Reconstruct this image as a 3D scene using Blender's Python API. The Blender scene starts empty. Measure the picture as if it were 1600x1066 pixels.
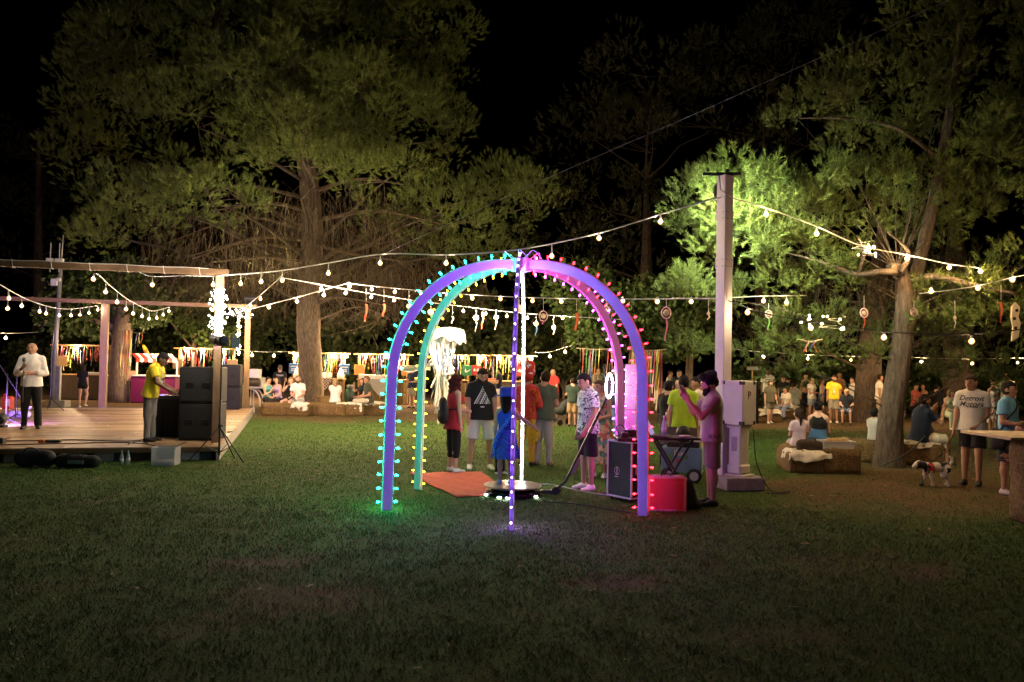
import bpy, math, random
import numpy as np
from mathutils import Vector, Matrix, Euler

# ---------------------------------------------------------------- camera, world, exposure
scene = bpy.context.scene
COL = scene.collection
CAM_H = 1.87
FPX = 1244.4                      # focal length in photo pixels (28 mm on a 1600 px wide frame)
PITCH = math.radians(1.428)
ROLL = math.radians(1.0)
cam_data = bpy.data.cameras.new("camera")
cam_data.sensor_width = 36.0
cam_data.lens = 28.0
cam_data.clip_start = 0.1
cam_data.clip_end = 1500.0
cam = bpy.data.objects.new("camera", cam_data)
COL.objects.link(cam)
CAM_R = Matrix.Rotation(math.pi / 2 + PITCH, 3, 'X') @ Matrix.Rotation(ROLL, 3, 'Z')
cam.matrix_world = Matrix.Translation((0, 0, CAM_H)) @ CAM_R.to_4x4()
scene.camera = cam

world = bpy.data.worlds.new("World")
scene.world = world
world.use_nodes = True
wn = world.node_tree
bg = wn.nodes["Background"]
sky = wn.nodes.new("ShaderNodeTexSky")
sky.sky_type = 'NISHITA'
sky.sun_disc = False
sky.sun_elevation = math.radians(-4)
sky.sun_rotation = math.radians(200)
wn.links.new(sky.outputs[0], bg.inputs[0])
bg.inputs[1].default_value = 0.004

faint_fill_d = bpy.data.lights.new("faint_fill", 'SUN')  # dim sun lamp added as faint night fill
faint_fill_d.energy = 0.006
faint_fill_d.angle = math.radians(0.5)
faint_fill_d.color = (0.85, 0.9, 1.0)
faint_fill = bpy.data.objects.new("faint_fill", faint_fill_d)
faint_fill.rotation_euler = (math.radians(38), 0, math.radians(-25))
COL.objects.link(faint_fill)

scene.view_settings.view_transform = 'Standard'
scene.view_settings.look = 'None'
scene.view_settings.exposure = 0.0
scene.view_settings.gamma = 1.0
scene.view_settings.use_curve_mapping = False
scene.render.engine = 'CYCLES'
cy = scene.cycles
cy.use_denoising = True
cy.use_light_tree = True
cy.max_bounces = 4
cy.diffuse_bounces = 1
cy.glossy_bounces = 2
cy.transmission_bounces = 4
cy.transparent_max_bounces = 8
cy.sample_clamp_indirect = 4.0
cy.sample_clamp_direct = 0.0
cy.caustics_reflective = False
cy.caustics_refractive = False
cy.use_adaptive_sampling = True
cy.adaptive_threshold = 0.03

RNG = np.random.default_rng(7)
random.seed(7)
PI = math.pi


def ray(px, py):
    return CAM_R @ Vector(((px - 800) / FPX, (533 - py) / FPX, -1.0))


def G(px, py, z=0.0):
    """world point on the horizontal plane z that the photo shows at this pixel"""
    r = ray(px, py)
    t = (z - CAM_H) / r.z
    return Vector((r.x * t, r.y * t, z))


def D(px, py, Y):
    """world point at distance Y in front of the camera"""
    r = ray(px, py)
    t = Y / r.y
    return Vector((r.x * t, Y, CAM_H + r.z * t))


# ---------------------------------------------------------------- noise
_tab = np.random.default_rng(3).random((256, 256))


def vnoise(x, y):
    x = np.asarray(x, float); y = np.asarray(y, float)
    xi = np.floor(x).astype(int); yi = np.floor(y).astype(int)
    fx = x - xi; fy = y - yi
    fx = fx * fx * (3 - 2 * fx); fy = fy * fy * (3 - 2 * fy)
    a = _tab[xi & 255, yi & 255]; b = _tab[(xi + 1) & 255, yi & 255]
    c = _tab[xi & 255, (yi + 1) & 255]; d = _tab[(xi + 1) & 255, (yi + 1) & 255]
    return (a * (1 - fx) + b * fx) * (1 - fy) + (c * (1 - fx) + d * fx) * fy


def fbm(x, y, o=4):
    s = 0; a = .5
    for i in range(o):
        s = s + a * vnoise(x * 2 ** i + 17 * i, y * 2 ** i + 31 * i); a *= .5
    return s / (1 - .5 ** o)


def sstep(a, b, x):
    t = np.clip((x - a) / (b - a), 0, 1)
    return t * t * (3 - 2 * t)


# ---------------------------------------------------------------- materials
_mats = {}


def M(name, col=(.5, .5, .5), rough=.6, var=.12, scale=9.0, bump=0.0, bscale=None, metal=0.0, emit=None,
      estr=0.0, spec=.4, alpha=1.0, trans=0.0, stretch=(1, 1, 1), sheen=0.0, col2=None):
    if name in _mats:
        return _mats[name]
    m = bpy.data.materials.new(name); m.use_nodes = True
    nt = m.node_tree; N = nt.nodes; L = nt.links
    p = N["Principled BSDF"]
    p.inputs["Roughness"].default_value = rough
    p.inputs["Metallic"].default_value = metal
    p.inputs["Specular IOR Level"].default_value = spec
    p.inputs["Alpha"].default_value = alpha
    p.inputs["Transmission Weight"].default_value = trans
    p.inputs["Sheen Weight"].default_value = sheen
    tc = N.new("ShaderNodeTexCoord"); mp = N.new("ShaderNodeMapping")
    mp.inputs["Scale"].default_value = stretch
    L.new(tc.outputs["Object"], mp.inputs["Vector"])
    nz = N.new("ShaderNodeTexNoise"); nz.inputs["Scale"].default_value = scale
    nz.inputs["Detail"].default_value = 5.0; nz.inputs["Roughness"].default_value = .65
    L.new(mp.outputs[0], nz.inputs["Vector"])
    rp = N.new("ShaderNodeValToRGB")
    c2 = col2 if col2 else tuple(min(1, c * (1 + var)) for c in col)
    c1 = col if col2 else tuple(c * (1 - var) for c in col)
    rp.color_ramp.elements[0].position = .32; rp.color_ramp.elements[1].position = .68
    rp.color_ramp.elements[0].color = (*c1, 1); rp.color_ramp.elements[1].color = (*c2, 1)
    L.new(nz.outputs[0], rp.inputs[0]); L.new(rp.outputs[0], p.inputs["Base Color"])
    if bump > 0:
        bz = N.new("ShaderNodeTexNoise"); bz.inputs["Scale"].default_value = bscale or scale * 4
        bz.inputs["Detail"].default_value = 6.0
        L.new(mp.outputs[0], bz.inputs["Vector"])
        b = N.new("ShaderNodeBump"); b.inputs["Strength"].default_value = bump
        b.inputs["Distance"].default_value = .02
        L.new(bz.outputs[0], b.inputs["Height"]); L.new(b.outputs[0], p.inputs["Normal"])
    if emit:
        p.inputs["Emission Color"].default_value = (*emit, 1)
        p.inputs["Emission Strength"].default_value = estr
    _mats[name] = m
    return m


def EM(name, col, strength):
    """a lit lamp surface"""
    if name in _mats:
        return _mats[name]
    m = bpy.data.materials.new(name); m.use_nodes = True
    nt = m.node_tree; nt.nodes.clear()
    e = nt.nodes.new("ShaderNodeEmission"); o = nt.nodes.new("ShaderNodeOutputMaterial")
    e.inputs[0].default_value = (*col, 1); e.inputs[1].default_value = strength
    nt.links.new(e.outputs[0], o.inputs[0])
    _mats[name] = m
    return m


# ---------------------------------------------------------------- mesh helpers
def mesh_np(name, V, F, mat=None, smooth=False):
    """V (n,3) array; F (m,k) int array of one polygon size, or list of faces"""
    me = bpy.data.meshes.new(name)
    V = np.asarray(V, np.float32)
    if isinstance(F, np.ndarray):
        k = F.shape[1]; m = F.shape[0]
        me.vertices.add(len(V)); me.vertices.foreach_set("co", V.ravel())
        me.loops.add(m * k); me.loops.foreach_set("vertex_index", F.astype(np.int32).ravel())
        me.polygons.add(m)
        me.polygons.foreach_set("loop_start", np.arange(0, m * k, k, dtype=np.int32))
        me.update(calc_edges=True)
    else:
        me.from_pydata([tuple(v) for v in V], [], F); me.update()
    if smooth:
        me.polygons.foreach_set("use_smooth", np.ones(len(me.polygons), bool))
    if mat:
        for mm in (mat if isinstance(mat, (list, tuple)) else [mat]):
            me.materials.append(mm)
    return me


def link(name, me, parent=None, loc=None):
    o = bpy.data.objects.new(name, me)
    COL.objects.link(o)
    if parent is not None:
        o.parent = parent
    if loc is not None:
        o.location = loc
    return o


def empty(name, loc=(0, 0, 0), rz=0.0, parent=None):
    o = bpy.data.objects.new(name, None); COL.objects.link(o)
    o.location = loc; o.rotation_euler = (0, 0, rz); o.empty_display_size = .2
    if parent is not None:
        o.parent = parent
    return o


def T(o, label=None, cat=None, group=None, kind=None):
    if label: o["label"] = label
    if cat: o["category"] = cat
    if group: o["group"] = group
    if kind: o["kind"] = kind
    return o


class B:
    """collects shapes for ONE mesh"""
    def __init__(s):
        s.v = []; s.f = []; s.mi = []; s.cur = 0

    def add(s, V, F):
        n = len(s.v)
        s.v.extend([tuple(v) for v in V]); s.f.extend([tuple(i + n for i in f) for f in F])
        s.mi.extend([s.cur] * len(F))
        return s

    def box(s, c, size, rz=0.0, R=None, bev=0.0):
        c = Vector(c); hx, hy, hz = size[0] / 2, size[1] / 2, size[2] / 2
        R = R or Matrix.Rotation(rz, 3, 'Z')
        b = min(bev, hx * .9, hy * .9, hz * .9)
        if b <= 0:
            V = [c + R @ Vector((x * hx, y * hy, z * hz)) for x in (-1, 1) for y in (-1, 1) for z in (-1, 1)]
            F = [(0, 1, 3, 2), (4, 6, 7, 5), (0, 4, 5, 1), (2, 3, 7, 6), (0, 2, 6, 4), (1, 5, 7, 3)]
            return s.add(V, F)
        V = []; idx = {}
        for x in (-1, 1):
            for y in (-1, 1):
                for z in (-1, 1):
                    for a in range(3):
                        p = [x * (hx - b), y * (hy - b), z * (hz - b)]
                        p[a] += (x, y, z)[a] * b
                        idx[(x, y, z, a)] = len(V); V.append(c + R @ Vector(p))
        F = []
        for a in range(3):
            o = [i for i in range(3) if i != a]
            for sg in (-1, 1):
                q = []
                for u, w in ((-1, -1), (1, -1), (1, 1), (-1, 1)):
                    k = [0, 0, 0]; k[a] = sg; k[o[0]] = u; k[o[1]] = w
                    q.append(idx[(*k, a)])
                F.append(tuple(q if (sg > 0) ^ (a == 1) else q[::-1]))
        for a in range(3):
            o = [i for i in range(3) if i != a]
            for u in (-1, 1):
                for w in (-1, 1):
                    q = []
                    for sg, ax in ((-1, o[0]), (1, o[0]), (1, o[1]), (-1, o[1])):
                        k = [0, 0, 0]; k[a] = sg; k[o[0]] = u; k[o[1]] = w
                        q.append(idx[(*k, ax)])
                    F.append(tuple(q))
        for x in (-1, 1):
            for y in (-1, 1):
                for z in (-1, 1):
                    F.append(tuple(idx[(x, y, z, a)] for a in range(3)))
        return s.add(V, F)

    def tube(s, pts, r, n=8, cap=True):
        pts = [Vector(p) for p in pts]
        if not hasattr(r, '__len__'):
            r = [r] * len(pts)
        V = []; F = []
        t0 = (pts[1] - pts[0]).normalized()
        up = Vector((0, 0, 1)) if abs(t0.z) < .9 else Vector((1, 0, 0))
        nrm = t0.cross(up).normalized()
        for i, p in enumerate(pts):
            t = (pts[min(i + 1, len(pts) - 1)] - pts[max(i - 1, 0)]).normalized()
            nrm = (nrm - t * nrm.dot(t))
            nrm = nrm.normalized() if nrm.length > 1e-6 else t.orthogonal().normalized()
            bn = t.cross(nrm)
            for k in range(n):
                a = 2 * PI * k / n
                V.append(p + (nrm * math.cos(a) + bn * math.sin(a)) * r[i])
        for i in range(len(pts) - 1):
            for k in range(n):
                a = i * n + k; b = i * n + (k + 1) % n
                F.append((a, b, b + n, a + n))
        if cap:
            F.append(tuple(range(n))[::-1]); F.append(tuple(range(len(V) - n, len(V))))
        return s.add(V, F)

    def lathe(s, prof, c=(0, 0, 0), n=16, R=None, sy=1.0):
        c = Vector(c); V = []; F = []
        for (r, z) in prof:
            for k in range(n):
                a = 2 * PI * k / n
                p = Vector((r * math.cos(a), r * math.sin(a) * sy, z))
                V.append(c + (R @ p if R else p))
        m = len(prof)
        for i in range(m - 1):
            for k in range(n):
                a = i * n + k; b = i * n + (k + 1) % n
                F.append((a, b, b + n, a + n))
        F.append(tuple(range(n))[::-1]); F.append(tuple(range((m - 1) * n, m * n)))
        return s.add(V, F)

    def prism(s, poly, h, org=(0, 0, 0), X=(1, 0, 0), Y=(0, 0, 1), Z=None):
        """poly in the X,Y plane, extruded by h along Z = X x Y"""
        X = Vector(X); Y = Vector(Y); Zv = Vector(Z) if Z else X.cross(Y); o = Vector(org); n = len(poly)
        V = [o + X * a + Y * b for a, b in poly] + [o + X * a + Y * b + Zv * h for a, b in poly]
        F = [tuple(range(n))[::-1], tuple(range(n, 2 * n))]
        F += [(i, (i + 1) % n, (i + 1) % n + n, i + n) for i in range(n)]
        return s.add(V, F)

    def grid(s, fn, nu, nv):
        V = [fn(u / nu, v / nv) for u in range(nu + 1) for v in range(nv + 1)]
        F = [(u * (nv + 1) + v, (u + 1) * (nv + 1) + v, (u + 1) * (nv + 1) + v + 1, u * (nv + 1) + v + 1)
             for u in range(nu) for v in range(nv)]
        return s.add(V, F)

    def mesh(s, name, mat, smooth=False):
        me = mesh_np(name, np.array([tuple(v) for v in s.v]), s.f, mat, smooth)
        if len(me.materials) > 1:
            me.polygons.foreach_set("material_index", np.array(s.mi, np.int32))
        return me

    def obj(s, name, mat, parent=None, smooth=False, loc=None):
        return link(name, s.mesh(name, mat, smooth), parent, loc)


def catmull(P, n=6):
    P = [Vector(p) for p in P]
    if len(P) < 3:
        return [P[0].lerp(P[-1], i / n) for i in range(n + 1)]
    Q = [P[0] * 2 - P[1]] + P + [P[-1] * 2 - P[-2]]
    out = []
    for i in range(1, len(Q) - 2):
        for k in range(n):
            t = k / n; a, b, c, d = Q[i - 1], Q[i], Q[i + 1], Q[i + 2]
            out.append(.5 * ((2 * b) + (c - a) * t + (2 * a - 5 * b + 4 * c - d) * t * t + (3 * b - a - 3 * c + d) * t ** 3))
    out.append(P[-1])
    return out


def rotz(v, a):
    return Matrix.Rotation(a, 3, 'Z') @ Vector(v)


def text_mesh(s, size, bold=False, shear=0.0, extrude=0.002):
    cu = bpy.data.curves.new("lettering", 'FONT'); cu.body = s; cu.size = size; cu.shear = shear
    cu.align_x = 'CENTER'; cu.align_y = 'CENTER'; cu.extrude = extrude; cu.resolution_u = 3
    if bold:
        cu.offset = size * .009
    ob = bpy.data.objects.new("lettering", cu); COL.objects.link(ob)
    dg = bpy.context.evaluated_depsgraph_get()
    me = bpy.data.meshes.new_from_object(ob.evaluated_get(dg))
    bpy.data.objects.remove(ob); bpy.data.curves.remove(cu)
    me.name = "lettering"
    return me


def text_obj(s, size, loc, rot, mat, parent=None, **k):
    me = text_mesh(s, size, **k); me.materials.clear(); me.materials.append(mat)
    o = link("lettering", me, parent, loc); o.rotation_euler = rot
    return o

# ================================================================ SETTING: ground, grass
PATCH = [(G(455, 935), 1.0, .38), (G(960, 915), .5, .2), (G(1370, 885), .9, .35), (G(700, 1040), .7, .12),
         (G(1180, 985), .8, .2), (G(300, 990), .5, .15), (G(430, 880), .5, .15)]


def dirt(x, y):
    """0 = green lawn, 1 = bare earth"""
    x = np.asarray(x, float); y = np.asarray(y, float)
    n = fbm(x * .55, y * .55, 4); n2 = fbm(x * 2.3 + 9, y * 2.3, 3)
    d = sstep(22.5, 26.0, y + 5 * (n - .5)) * .95
    r = x / np.maximum(y, 1.0)
    right = sstep(.30, .44, r + .25 * (n - .5)) * (.30 + .55 * n2) * sstep(8.5, 11.5, y)
    strip = np.exp(-((y - 21.0) / 2.2) ** 2) * .75
    d = np.maximum(d, right * (1 - strip))
    for c, rx, ry in PATCH:
        e = ((x - c.x) / rx) ** 2 + ((y - c.y) / ry) ** 2
        d = np.maximum(d, .6 * sstep(1.3, .2, e + 2.2 * (n2 - .5)))
    d = np.maximum(d, .25 * sstep(.62, .76, n2) * sstep(3, 5, y))
    return np.clip(d, 0, 1)


def build_ground():
    xs = np.concatenate([[-600, -250, -120, -60], np.arange(-34, 34.1, .45), [60, 120, 250, 600]])
    ys = np.concatenate([[-60, -20, -5], np.arange(1, 46.1, .45), [60, 90, 150, 300, 900]])
    X, Y = np.meshgrid(xs, ys, indexing='ij')
    V = np.stack([X, Y, np.zeros_like(X)], -1).reshape(-1, 3)
    nx, ny = len(xs), len(ys)
    i = np.arange(nx - 1)[:, None] * ny + np.arange(ny - 1)[None]
    F = np.stack([i, i + ny, i + ny + 1, i + 1], -1).reshape(-1, 4)
    m = bpy.data.materials.new("ground_earth_and_turf"); m.use_nodes = True
    nt = m.node_tree; N = nt.nodes; L = nt.links; p = N["Principled BSDF"]
    at = N.new("ShaderNodeAttribute"); at.attribute_name = "earth"
    tc = N.new("ShaderNodeTexCoord")
    n1 = N.new("ShaderNodeTexNoise"); n1.inputs["Scale"].default_value = 7; n1.inputs["Detail"].default_value = 8
    n1.inputs["Roughness"].default_value = .75
    n2 = N.new("ShaderNodeTexNoise"); n2.inputs["Scale"].default_value = 55; n2.inputs["Detail"].default_value = 6
    for q in (n1, n2):
        L.new(tc.outputs["Object"], q.inputs["Vector"])
    add = N.new("ShaderNodeMath"); add.operation = 'MULTIPLY_ADD'
    L.new(n1.outputs[0], add.inputs[0]); add.inputs[1].default_value = .9
    L.new(at.outputs["Fac"], add.inputs[2])
    mr = N.new("ShaderNodeMapRange"); mr.inputs[1].default_value = .55; mr.inputs[2].default_value = 1.05
    L.new(add.outputs[0], mr.inputs[0])
    r1 = N.new("ShaderNodeValToRGB")
    r1.color_ramp.elements[0].color = (.028, .058, .010, 1); r1.color_ramp.elements[1].color = (.065, .115, .022, 1)
    r2 = N.new("ShaderNodeValToRGB")
    r2.color_ramp.elements[0].color = (.065, .040, .022, 1); r2.color_ramp.elements[1].color = (.16, .105, .06, 1)
    r2.color_ramp.elements[0].position = .3; r2.color_ramp.elements[1].position = .75
    L.new(n2.outputs[0], r1.inputs[0]); L.new(n2.outputs[0], r2.inputs[0])
    mx = N.new("ShaderNodeMixRGB"); L.new(mr.outputs[0], mx.inputs[0])
    L.new(r1.outputs[0], mx.inputs[1]); L.new(r2.outputs[0], mx.inputs[2])
    L.new(mx.outputs[0], p.inputs["Base Color"]); p.inputs["Roughness"].default_value = .95
    p.inputs["Specular IOR Level"].default_value = .1
    b = N.new("ShaderNodeBump"); b.inputs["Strength"].default_value = .6; b.inputs["Distance"].default_value = .03
    L.new(n2.outputs[0], b.inputs["Height"]); L.new(b.outputs[0], p.inputs["Normal"])
    me = mesh_np("ground", V, F, m)
    a = me.attributes.new("earth", 'FLOAT', 'POINT')
    a.data.foreach_set("value", dirt(V[:, 0], V[:, 1]).astype(np.float32))
    T(link("ground", me), "lawn and bare trodden earth under the party", kind="structure")


build_ground()


def build_grass():
    rng = np.random.default_rng(11)
    pts = []
    # blades are spread over the lawn in view, denser towards the camera
    for (y0, y1, dens, h, w, kind) in ((4.2, 7.0, 2000, .024, .0048, 0), (7.0, 10.5, 1250, .027, .0065, 0),
                                        (10.5, 16, 820, .025, .0075, 1), (16, 27, 230, .030, .013, 1)):
        half = .70
        area = (y1 - y0) * (y0 + y1) * half
        n = int(area * dens)
        y = np.sqrt(rng.random(n) * (y1 ** 2 - y0 ** 2) + y0 ** 2)
        x = (rng.random(n) * 2 - 1) * half * y
        keep = rng.random(n) > dirt(x, y) * .9
        tuft = fbm(x * 6, y * 6, 2)
        keep &= rng.random(n) < .6 + .6 * sstep(.3, .7, tuft)
        # no blades on the stage, the carpet or the booth base
        dx = x + 5.2; dy = y - 14.3
        u = -dx * math.cos(math.radians(15)) - dy * math.sin(math.radians(15))
        v = -dx * math.sin(math.radians(15)) + dy * math.cos(math.radians(15))
        keep &= ~((u > -.02) & (v > -.02))
        a_, b_, c_, d_ = G(636, 740), G(760, 738), G(806, 774), G(708, 781)
        ins = np.ones(n, bool)
        for p_, q_ in ((a_, b_), (b_, c_), (c_, d_), (d_, a_)):
            ins &= ((q_.x - p_.x) * (y - p_.y) - (q_.y - p_.y) * (x - p_.x)) < .0
        keep &= ~ins
        x, y, tuft = x[keep], y[keep], tuft[keep]
        pts.append((x, y, np.full(len(x), h) * (.55 + .6 * rng.random(len(x)) + .5 * tuft), np.full(len(x), w) * (.7 + .6 * rng.random(len(x)))))
    x, y, h, w = [np.concatenate(q) for q in zip(*pts)]
    n = len(x)
    th = rng.random(n) * 2 * PI; lean = rng.random(n) ** .6 * 1.1; la = rng.random(n) * 2 * PI
    cx, sx = np.cos(th) * w / 2, np.sin(th) * w / 2
    V = np.zeros((n, 5, 3), np.float32)
    for k, (zz, ww) in enumerate(((0, 1), (0, -1), (.55, .8), (.55, -.8), (1, 0))):
        off = lean * zz ** 1.6 * h
        V[:, k, 0] = x + cx * ww + np.cos(la) * off
        V[:, k, 1] = y + sx * ww + np.sin(la) * off
        V[:, k, 2] = zz * h * np.sqrt(np.maximum(.15, 1 - (lean * .55) ** 2)) - .002
    base = (np.arange(n) * 5)[:, None]
    F = np.concatenate([base + np.array([0, 1, 3]), base + np.array([0, 3, 2]), base + np.array([2, 3, 4])])
    m = bpy.data.materials.new("grass_blade"); m.use_nodes = True
    nt = m.node_tree; p = nt.nodes["Principled BSDF"]
    at = nt.nodes.new("ShaderNodeAttribute"); at.attribute_name = "tint"
    rp = nt.nodes.new("ShaderNodeValToRGB")
    rp.color_ramp.elements[0].color = (.045, .105, .015, 1); rp.color_ramp.elements[1].color = (.13, .105, .045, 1)
    e = rp.color_ramp.elements.new(.55); e.color = (.085, .165, .028, 1)
    nt.links.new(at.outputs["Fac"], rp.inputs[0]); nt.links.new(rp.outputs[0], p.inputs["Base Color"])
    p.inputs["Roughness"].default_value = .6; p.inputs["Specular IOR Level"].default_value = .2
    me = mesh_np("lawn_grass", V.reshape(-1, 3), F, m)
    tint = np.clip(.08 + rng.random(n) * .30 + .45 * (fbm(x * .7 + 5, y * .7, 3) - .4) + .5 * (rng.random(n) < .05 + .7 * dirt(x, y)), 0, 1)
    a = me.attributes.new("tint", 'FLOAT', 'POINT')
    a.data.foreach_set("value", np.repeat(tint, 5).astype(np.float32))
    T(link("lawn_grass", me), "short green lawn grass with dry blades", "grass", kind="stuff")
    # straw, dry needles and leaves lying about
    n = 12000
    y = np.sqrt(rng.random(n) * (30 ** 2 - 16) + 16); x = (rng.random(n) * 2 - 1) * .68 * y
    k = (rng.random(n) < .12 + .88 * dirt(x, y)) & ((y > 9) | (rng.random(n) < .6))
    dx = x + 5.2; dy = y - 14.3
    k &= ~((-dx * .966 - dy * .259 > -.05) & (-dx * .259 + dy * .966 > -.05))
    x, y = x[k], y[k]; n = len(x)
    th = rng.random(n) * 2 * PI; ln = .03 + .08 * rng.random(n); ww = .003 + .004 * rng.random(n) + (rng.random(n) < .2) * .018
    V = np.zeros((n, 4, 3), np.float32)
    for q, (a, b) in enumerate(((-1, -1), (1, -1), (1, 1), (-1, 1))):
        V[:, q, 0] = x + np.cos(th) * ln * a / 2 - np.sin(th) * ww * b / 2
        V[:, q, 1] = y + np.sin(th) * ln * a / 2 + np.cos(th) * ww * b / 2
        V[:, q, 2] = .006 + .012 * rng.random(n)
    F = np.arange(n * 4).reshape(-1, 4)
    T(link("straw_litter", mesh_np("straw_litter", V.reshape(-1, 3), F, M("litter_straw", (.22, .15, .07), .8, .4, 30))),
      "scattered straw and dry pine needles on the earth", "straw", kind="stuff")


build_grass()

# ================================================================ STAGE
ST_A = math.radians(15)
ST_C = Vector((-5.2, 14.3, 0))
ST_U = Vector((-math.cos(ST_A), -math.sin(ST_A), 0))      # along the front edge, to the left
ST_V = Vector((-math.sin(ST_A), math.cos(ST_A), 0))       # towards the back
ST_Z = .25
ST_RZ = ST_A
ST_W, ST_D = 9.5, 11.0


def S(u, v, z=ST_Z):
    return ST_C + ST_U * u + ST_V * v + Vector((0, 0, z))


wood_tile = [M("stage_plank_tan", (.29, .18, .095), .45, .18, 3, bump=.15, bscale=30, stretch=(1, 9, 9)),
             M("stage_plank_light", (.36, .235, .13), .45, .18, 3, bump=.15, bscale=30, stretch=(1, 9, 9)),
             M("stage_plank_dark", (.20, .12, .062), .45, .2, 3, bump=.15, bscale=30, stretch=(1, 9, 9))]
timber = M("raw_timber", (.21, .128, .068), .6, .22, 2.5, bump=.2, bscale=25, stretch=(6, 6, 1))
timber_h = M("raw_timber_beam", (.14, .082, .042), .6, .22, 2.5, bump=.2, bscale=25, stretch=(1, 6, 6))
black_pl = M("black_plastic", (.016, .016, .017), .42, .3, 20, bump=.05)
black_mt = M("black_powder_coat", (.02, .02, .022), .5, .2, 12)
concrete = M("rough_concrete", (.30, .28, .25), .9, .2, 12, bump=.35, bscale=60)


def build_stage():
    st = empty("stage", S(0, 0, 0))
    T(st, "low wooden plank stage at the left with the pergola on it", "stage")
    def L(u, v, z):
        return S(u, v, z) - ST_C
    b = B()
    b.box(L(ST_W / 2, ST_D / 2, .105), (ST_W - .3, ST_D - .3, .2), ST_RZ)
    b.obj("base", M("dark_stage_base", (.05, .045, .04), .9, .3, 6), st)
    # side cladding and front fascia board
    f = B(); f.box(L(ST_W / 2, .02, ST_Z - .055), (ST_W, .05, .085), ST_RZ, bev=.006)
    f.obj("fascia_board", timber_h, st)
    sd = B(); sd.box(L(.03, ST_D / 2, .115), (.06, ST_D - .06, .22), ST_RZ)
    sd.obj("side_wall", concrete, st)
    # blocks the deck stands on
    for k in range(7):
        q = B(); q.box(L(.5 + k * 1.4, .18, .08), (.30, .2, .155), ST_RZ, bev=.01)
        q.obj("support_block", concrete, st)
    # planks: rows run along the front edge, staggered joints
    rw = .37; pl = 1.85
    rng = random.Random(5)
    me_cache = {}
    nrow = int(ST_D / rw)
    for r in range(nrow):
        v0 = r * ST_D / nrow; vw = ST_D / nrow
        u0 = -rng.random() * pl
        u = u0
        while u < ST_W:
            a, e = max(u, 0), min(u + pl, ST_W)
            u += pl
            if e - a < .15:
                continue
            ln = round(e - a, 2)
            mi = rng.randrange(3)
            key = (ln, mi)
            if key not in me_cache:
                me_cache[key] = B().box((0, 0, 0), (ln - .014, vw - .016, .03), bev=.003).mesh("plank", wood_tile[mi])
            o = link("plank", me_cache[key], st, L((a + e) / 2, v0 + vw / 2, ST_Z - .0175 + rng.uniform(-.0012, .0012)))
            o.rotation_euler = (0, 0, ST_RZ)
    # back kerb
    k = B(); k.box(L(ST_W / 2, ST_D + .02, .13), (ST_W, .05, .25), ST_RZ); k.obj("back_edge", concrete, st)


build_stage()


def build_pergola():
    z1 = 3.38
    base = D(338, 690, 14.75)
    # post positions in stage coordinates
    def uv(p):
        d = Vector((p.x, p.y, 0)) - ST_C
        return d.dot(ST_U), d.dot(ST_V)
    uF, vF = uv(G(337, 691, ST_Z)); uB, vB = uv(G(160, 637, ST_Z))
    uF = max(uF, .12)
    pg = empty("pergola", S(uF, vF)); org = S(uF, vF)
    T(pg, "timber post and beam pergola over the stage strung with bulbs", "pergola")
    def L(u, v, z):
        return S(u, v, z) - org
    h = z1 - ST_Z
    for (u, v, w) in ((uF, vF, .145), (uB, vB, .20), (uF + .1, vB, .16), (ST_W - .3, vF, .16), (ST_W - .3, vB, .16)):
        p = B(); p.box(L(u, v, ST_Z + h / 2 + .001), (w, w, h), ST_RZ, bev=.008); p.obj("post", timber, pg)
    f = B(); f.box(L((uF + ST_W - .3) / 2, vF, z1 + .064), (ST_W - .3 - uF + .3, .10, .125), ST_RZ, bev=.008)
    f.obj("front_beam", timber_h, pg)
    k = B(); k.box(L((uF + ST_W - .3) / 2, vB, z1 + .0615), (ST_W - .3 - uF + .3, .10, .12), ST_RZ, bev=.008)
    k.obj("back_beam", timber_h, pg)
    # white cable wrapped round the front beam
    c = B()
    for i in range(13):
        u = uF + .35 + i * .62
        q = [L(u, vF - .055, z1), L(u + .02, vF - .055, z1 + .13), L(u + .02, vF + .055, z1 + .132), L(u, vF + .055, z1 - .003), L(u, vF - .055, z1 - .003)]
        c.tube(q, .006, 5)
    c.tube([L(uF + .2 + i * .4, vF - .056, z1 + .118 + .008 * math.sin(i * 2.1)) for i in range(21)], .006, 5)
    c.obj("cable_wrap", M("white_cable", (.6, .58, .53), .5), pg)
    return uF, vF, uB, vB, z1


PG_UF, PG_VF, PG_UB, PG_VB, PG_Z = build_pergola()

# ================================================================ TREES
bark = M("pine_bark", (.135, .097, .066), .9, .55, 8, bump=1.0, bscale=16, stretch=(2.6, 2.6, .6))
bark_r = M("pine_bark_grey", (.072, .052, .038), .9, .6, 10, bump=1.0, bscale=20, stretch=(2.6, 2.6, .5))
twig_dry = M("dry_twig", (.155, .11, .07), .9, .3, 20)


def foliage_mat(name, c1, c2, rough=.65):
    m = bpy.data.materials.new(name); m.use_nodes = True
    nt = m.node_tree; p = nt.nodes["Principled BSDF"]
    at = nt.nodes.new("ShaderNodeAttribute"); at.attribute_name = "tint"
    rp = nt.nodes.new("ShaderNodeValToRGB")
    rp.color_ramp.elements[0].color = (*c1, 1); rp.color_ramp.elements[1].color = (*c2, 1)
    nt.links.new(at.outputs["Fac"], rp.inputs[0]); nt.links.new(rp.outputs[0], p.inputs["Base Color"])
    p.inputs["Roughness"].default_value = rough; p.inputs["Specular IOR Level"].default_value = .25
    return m


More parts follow.
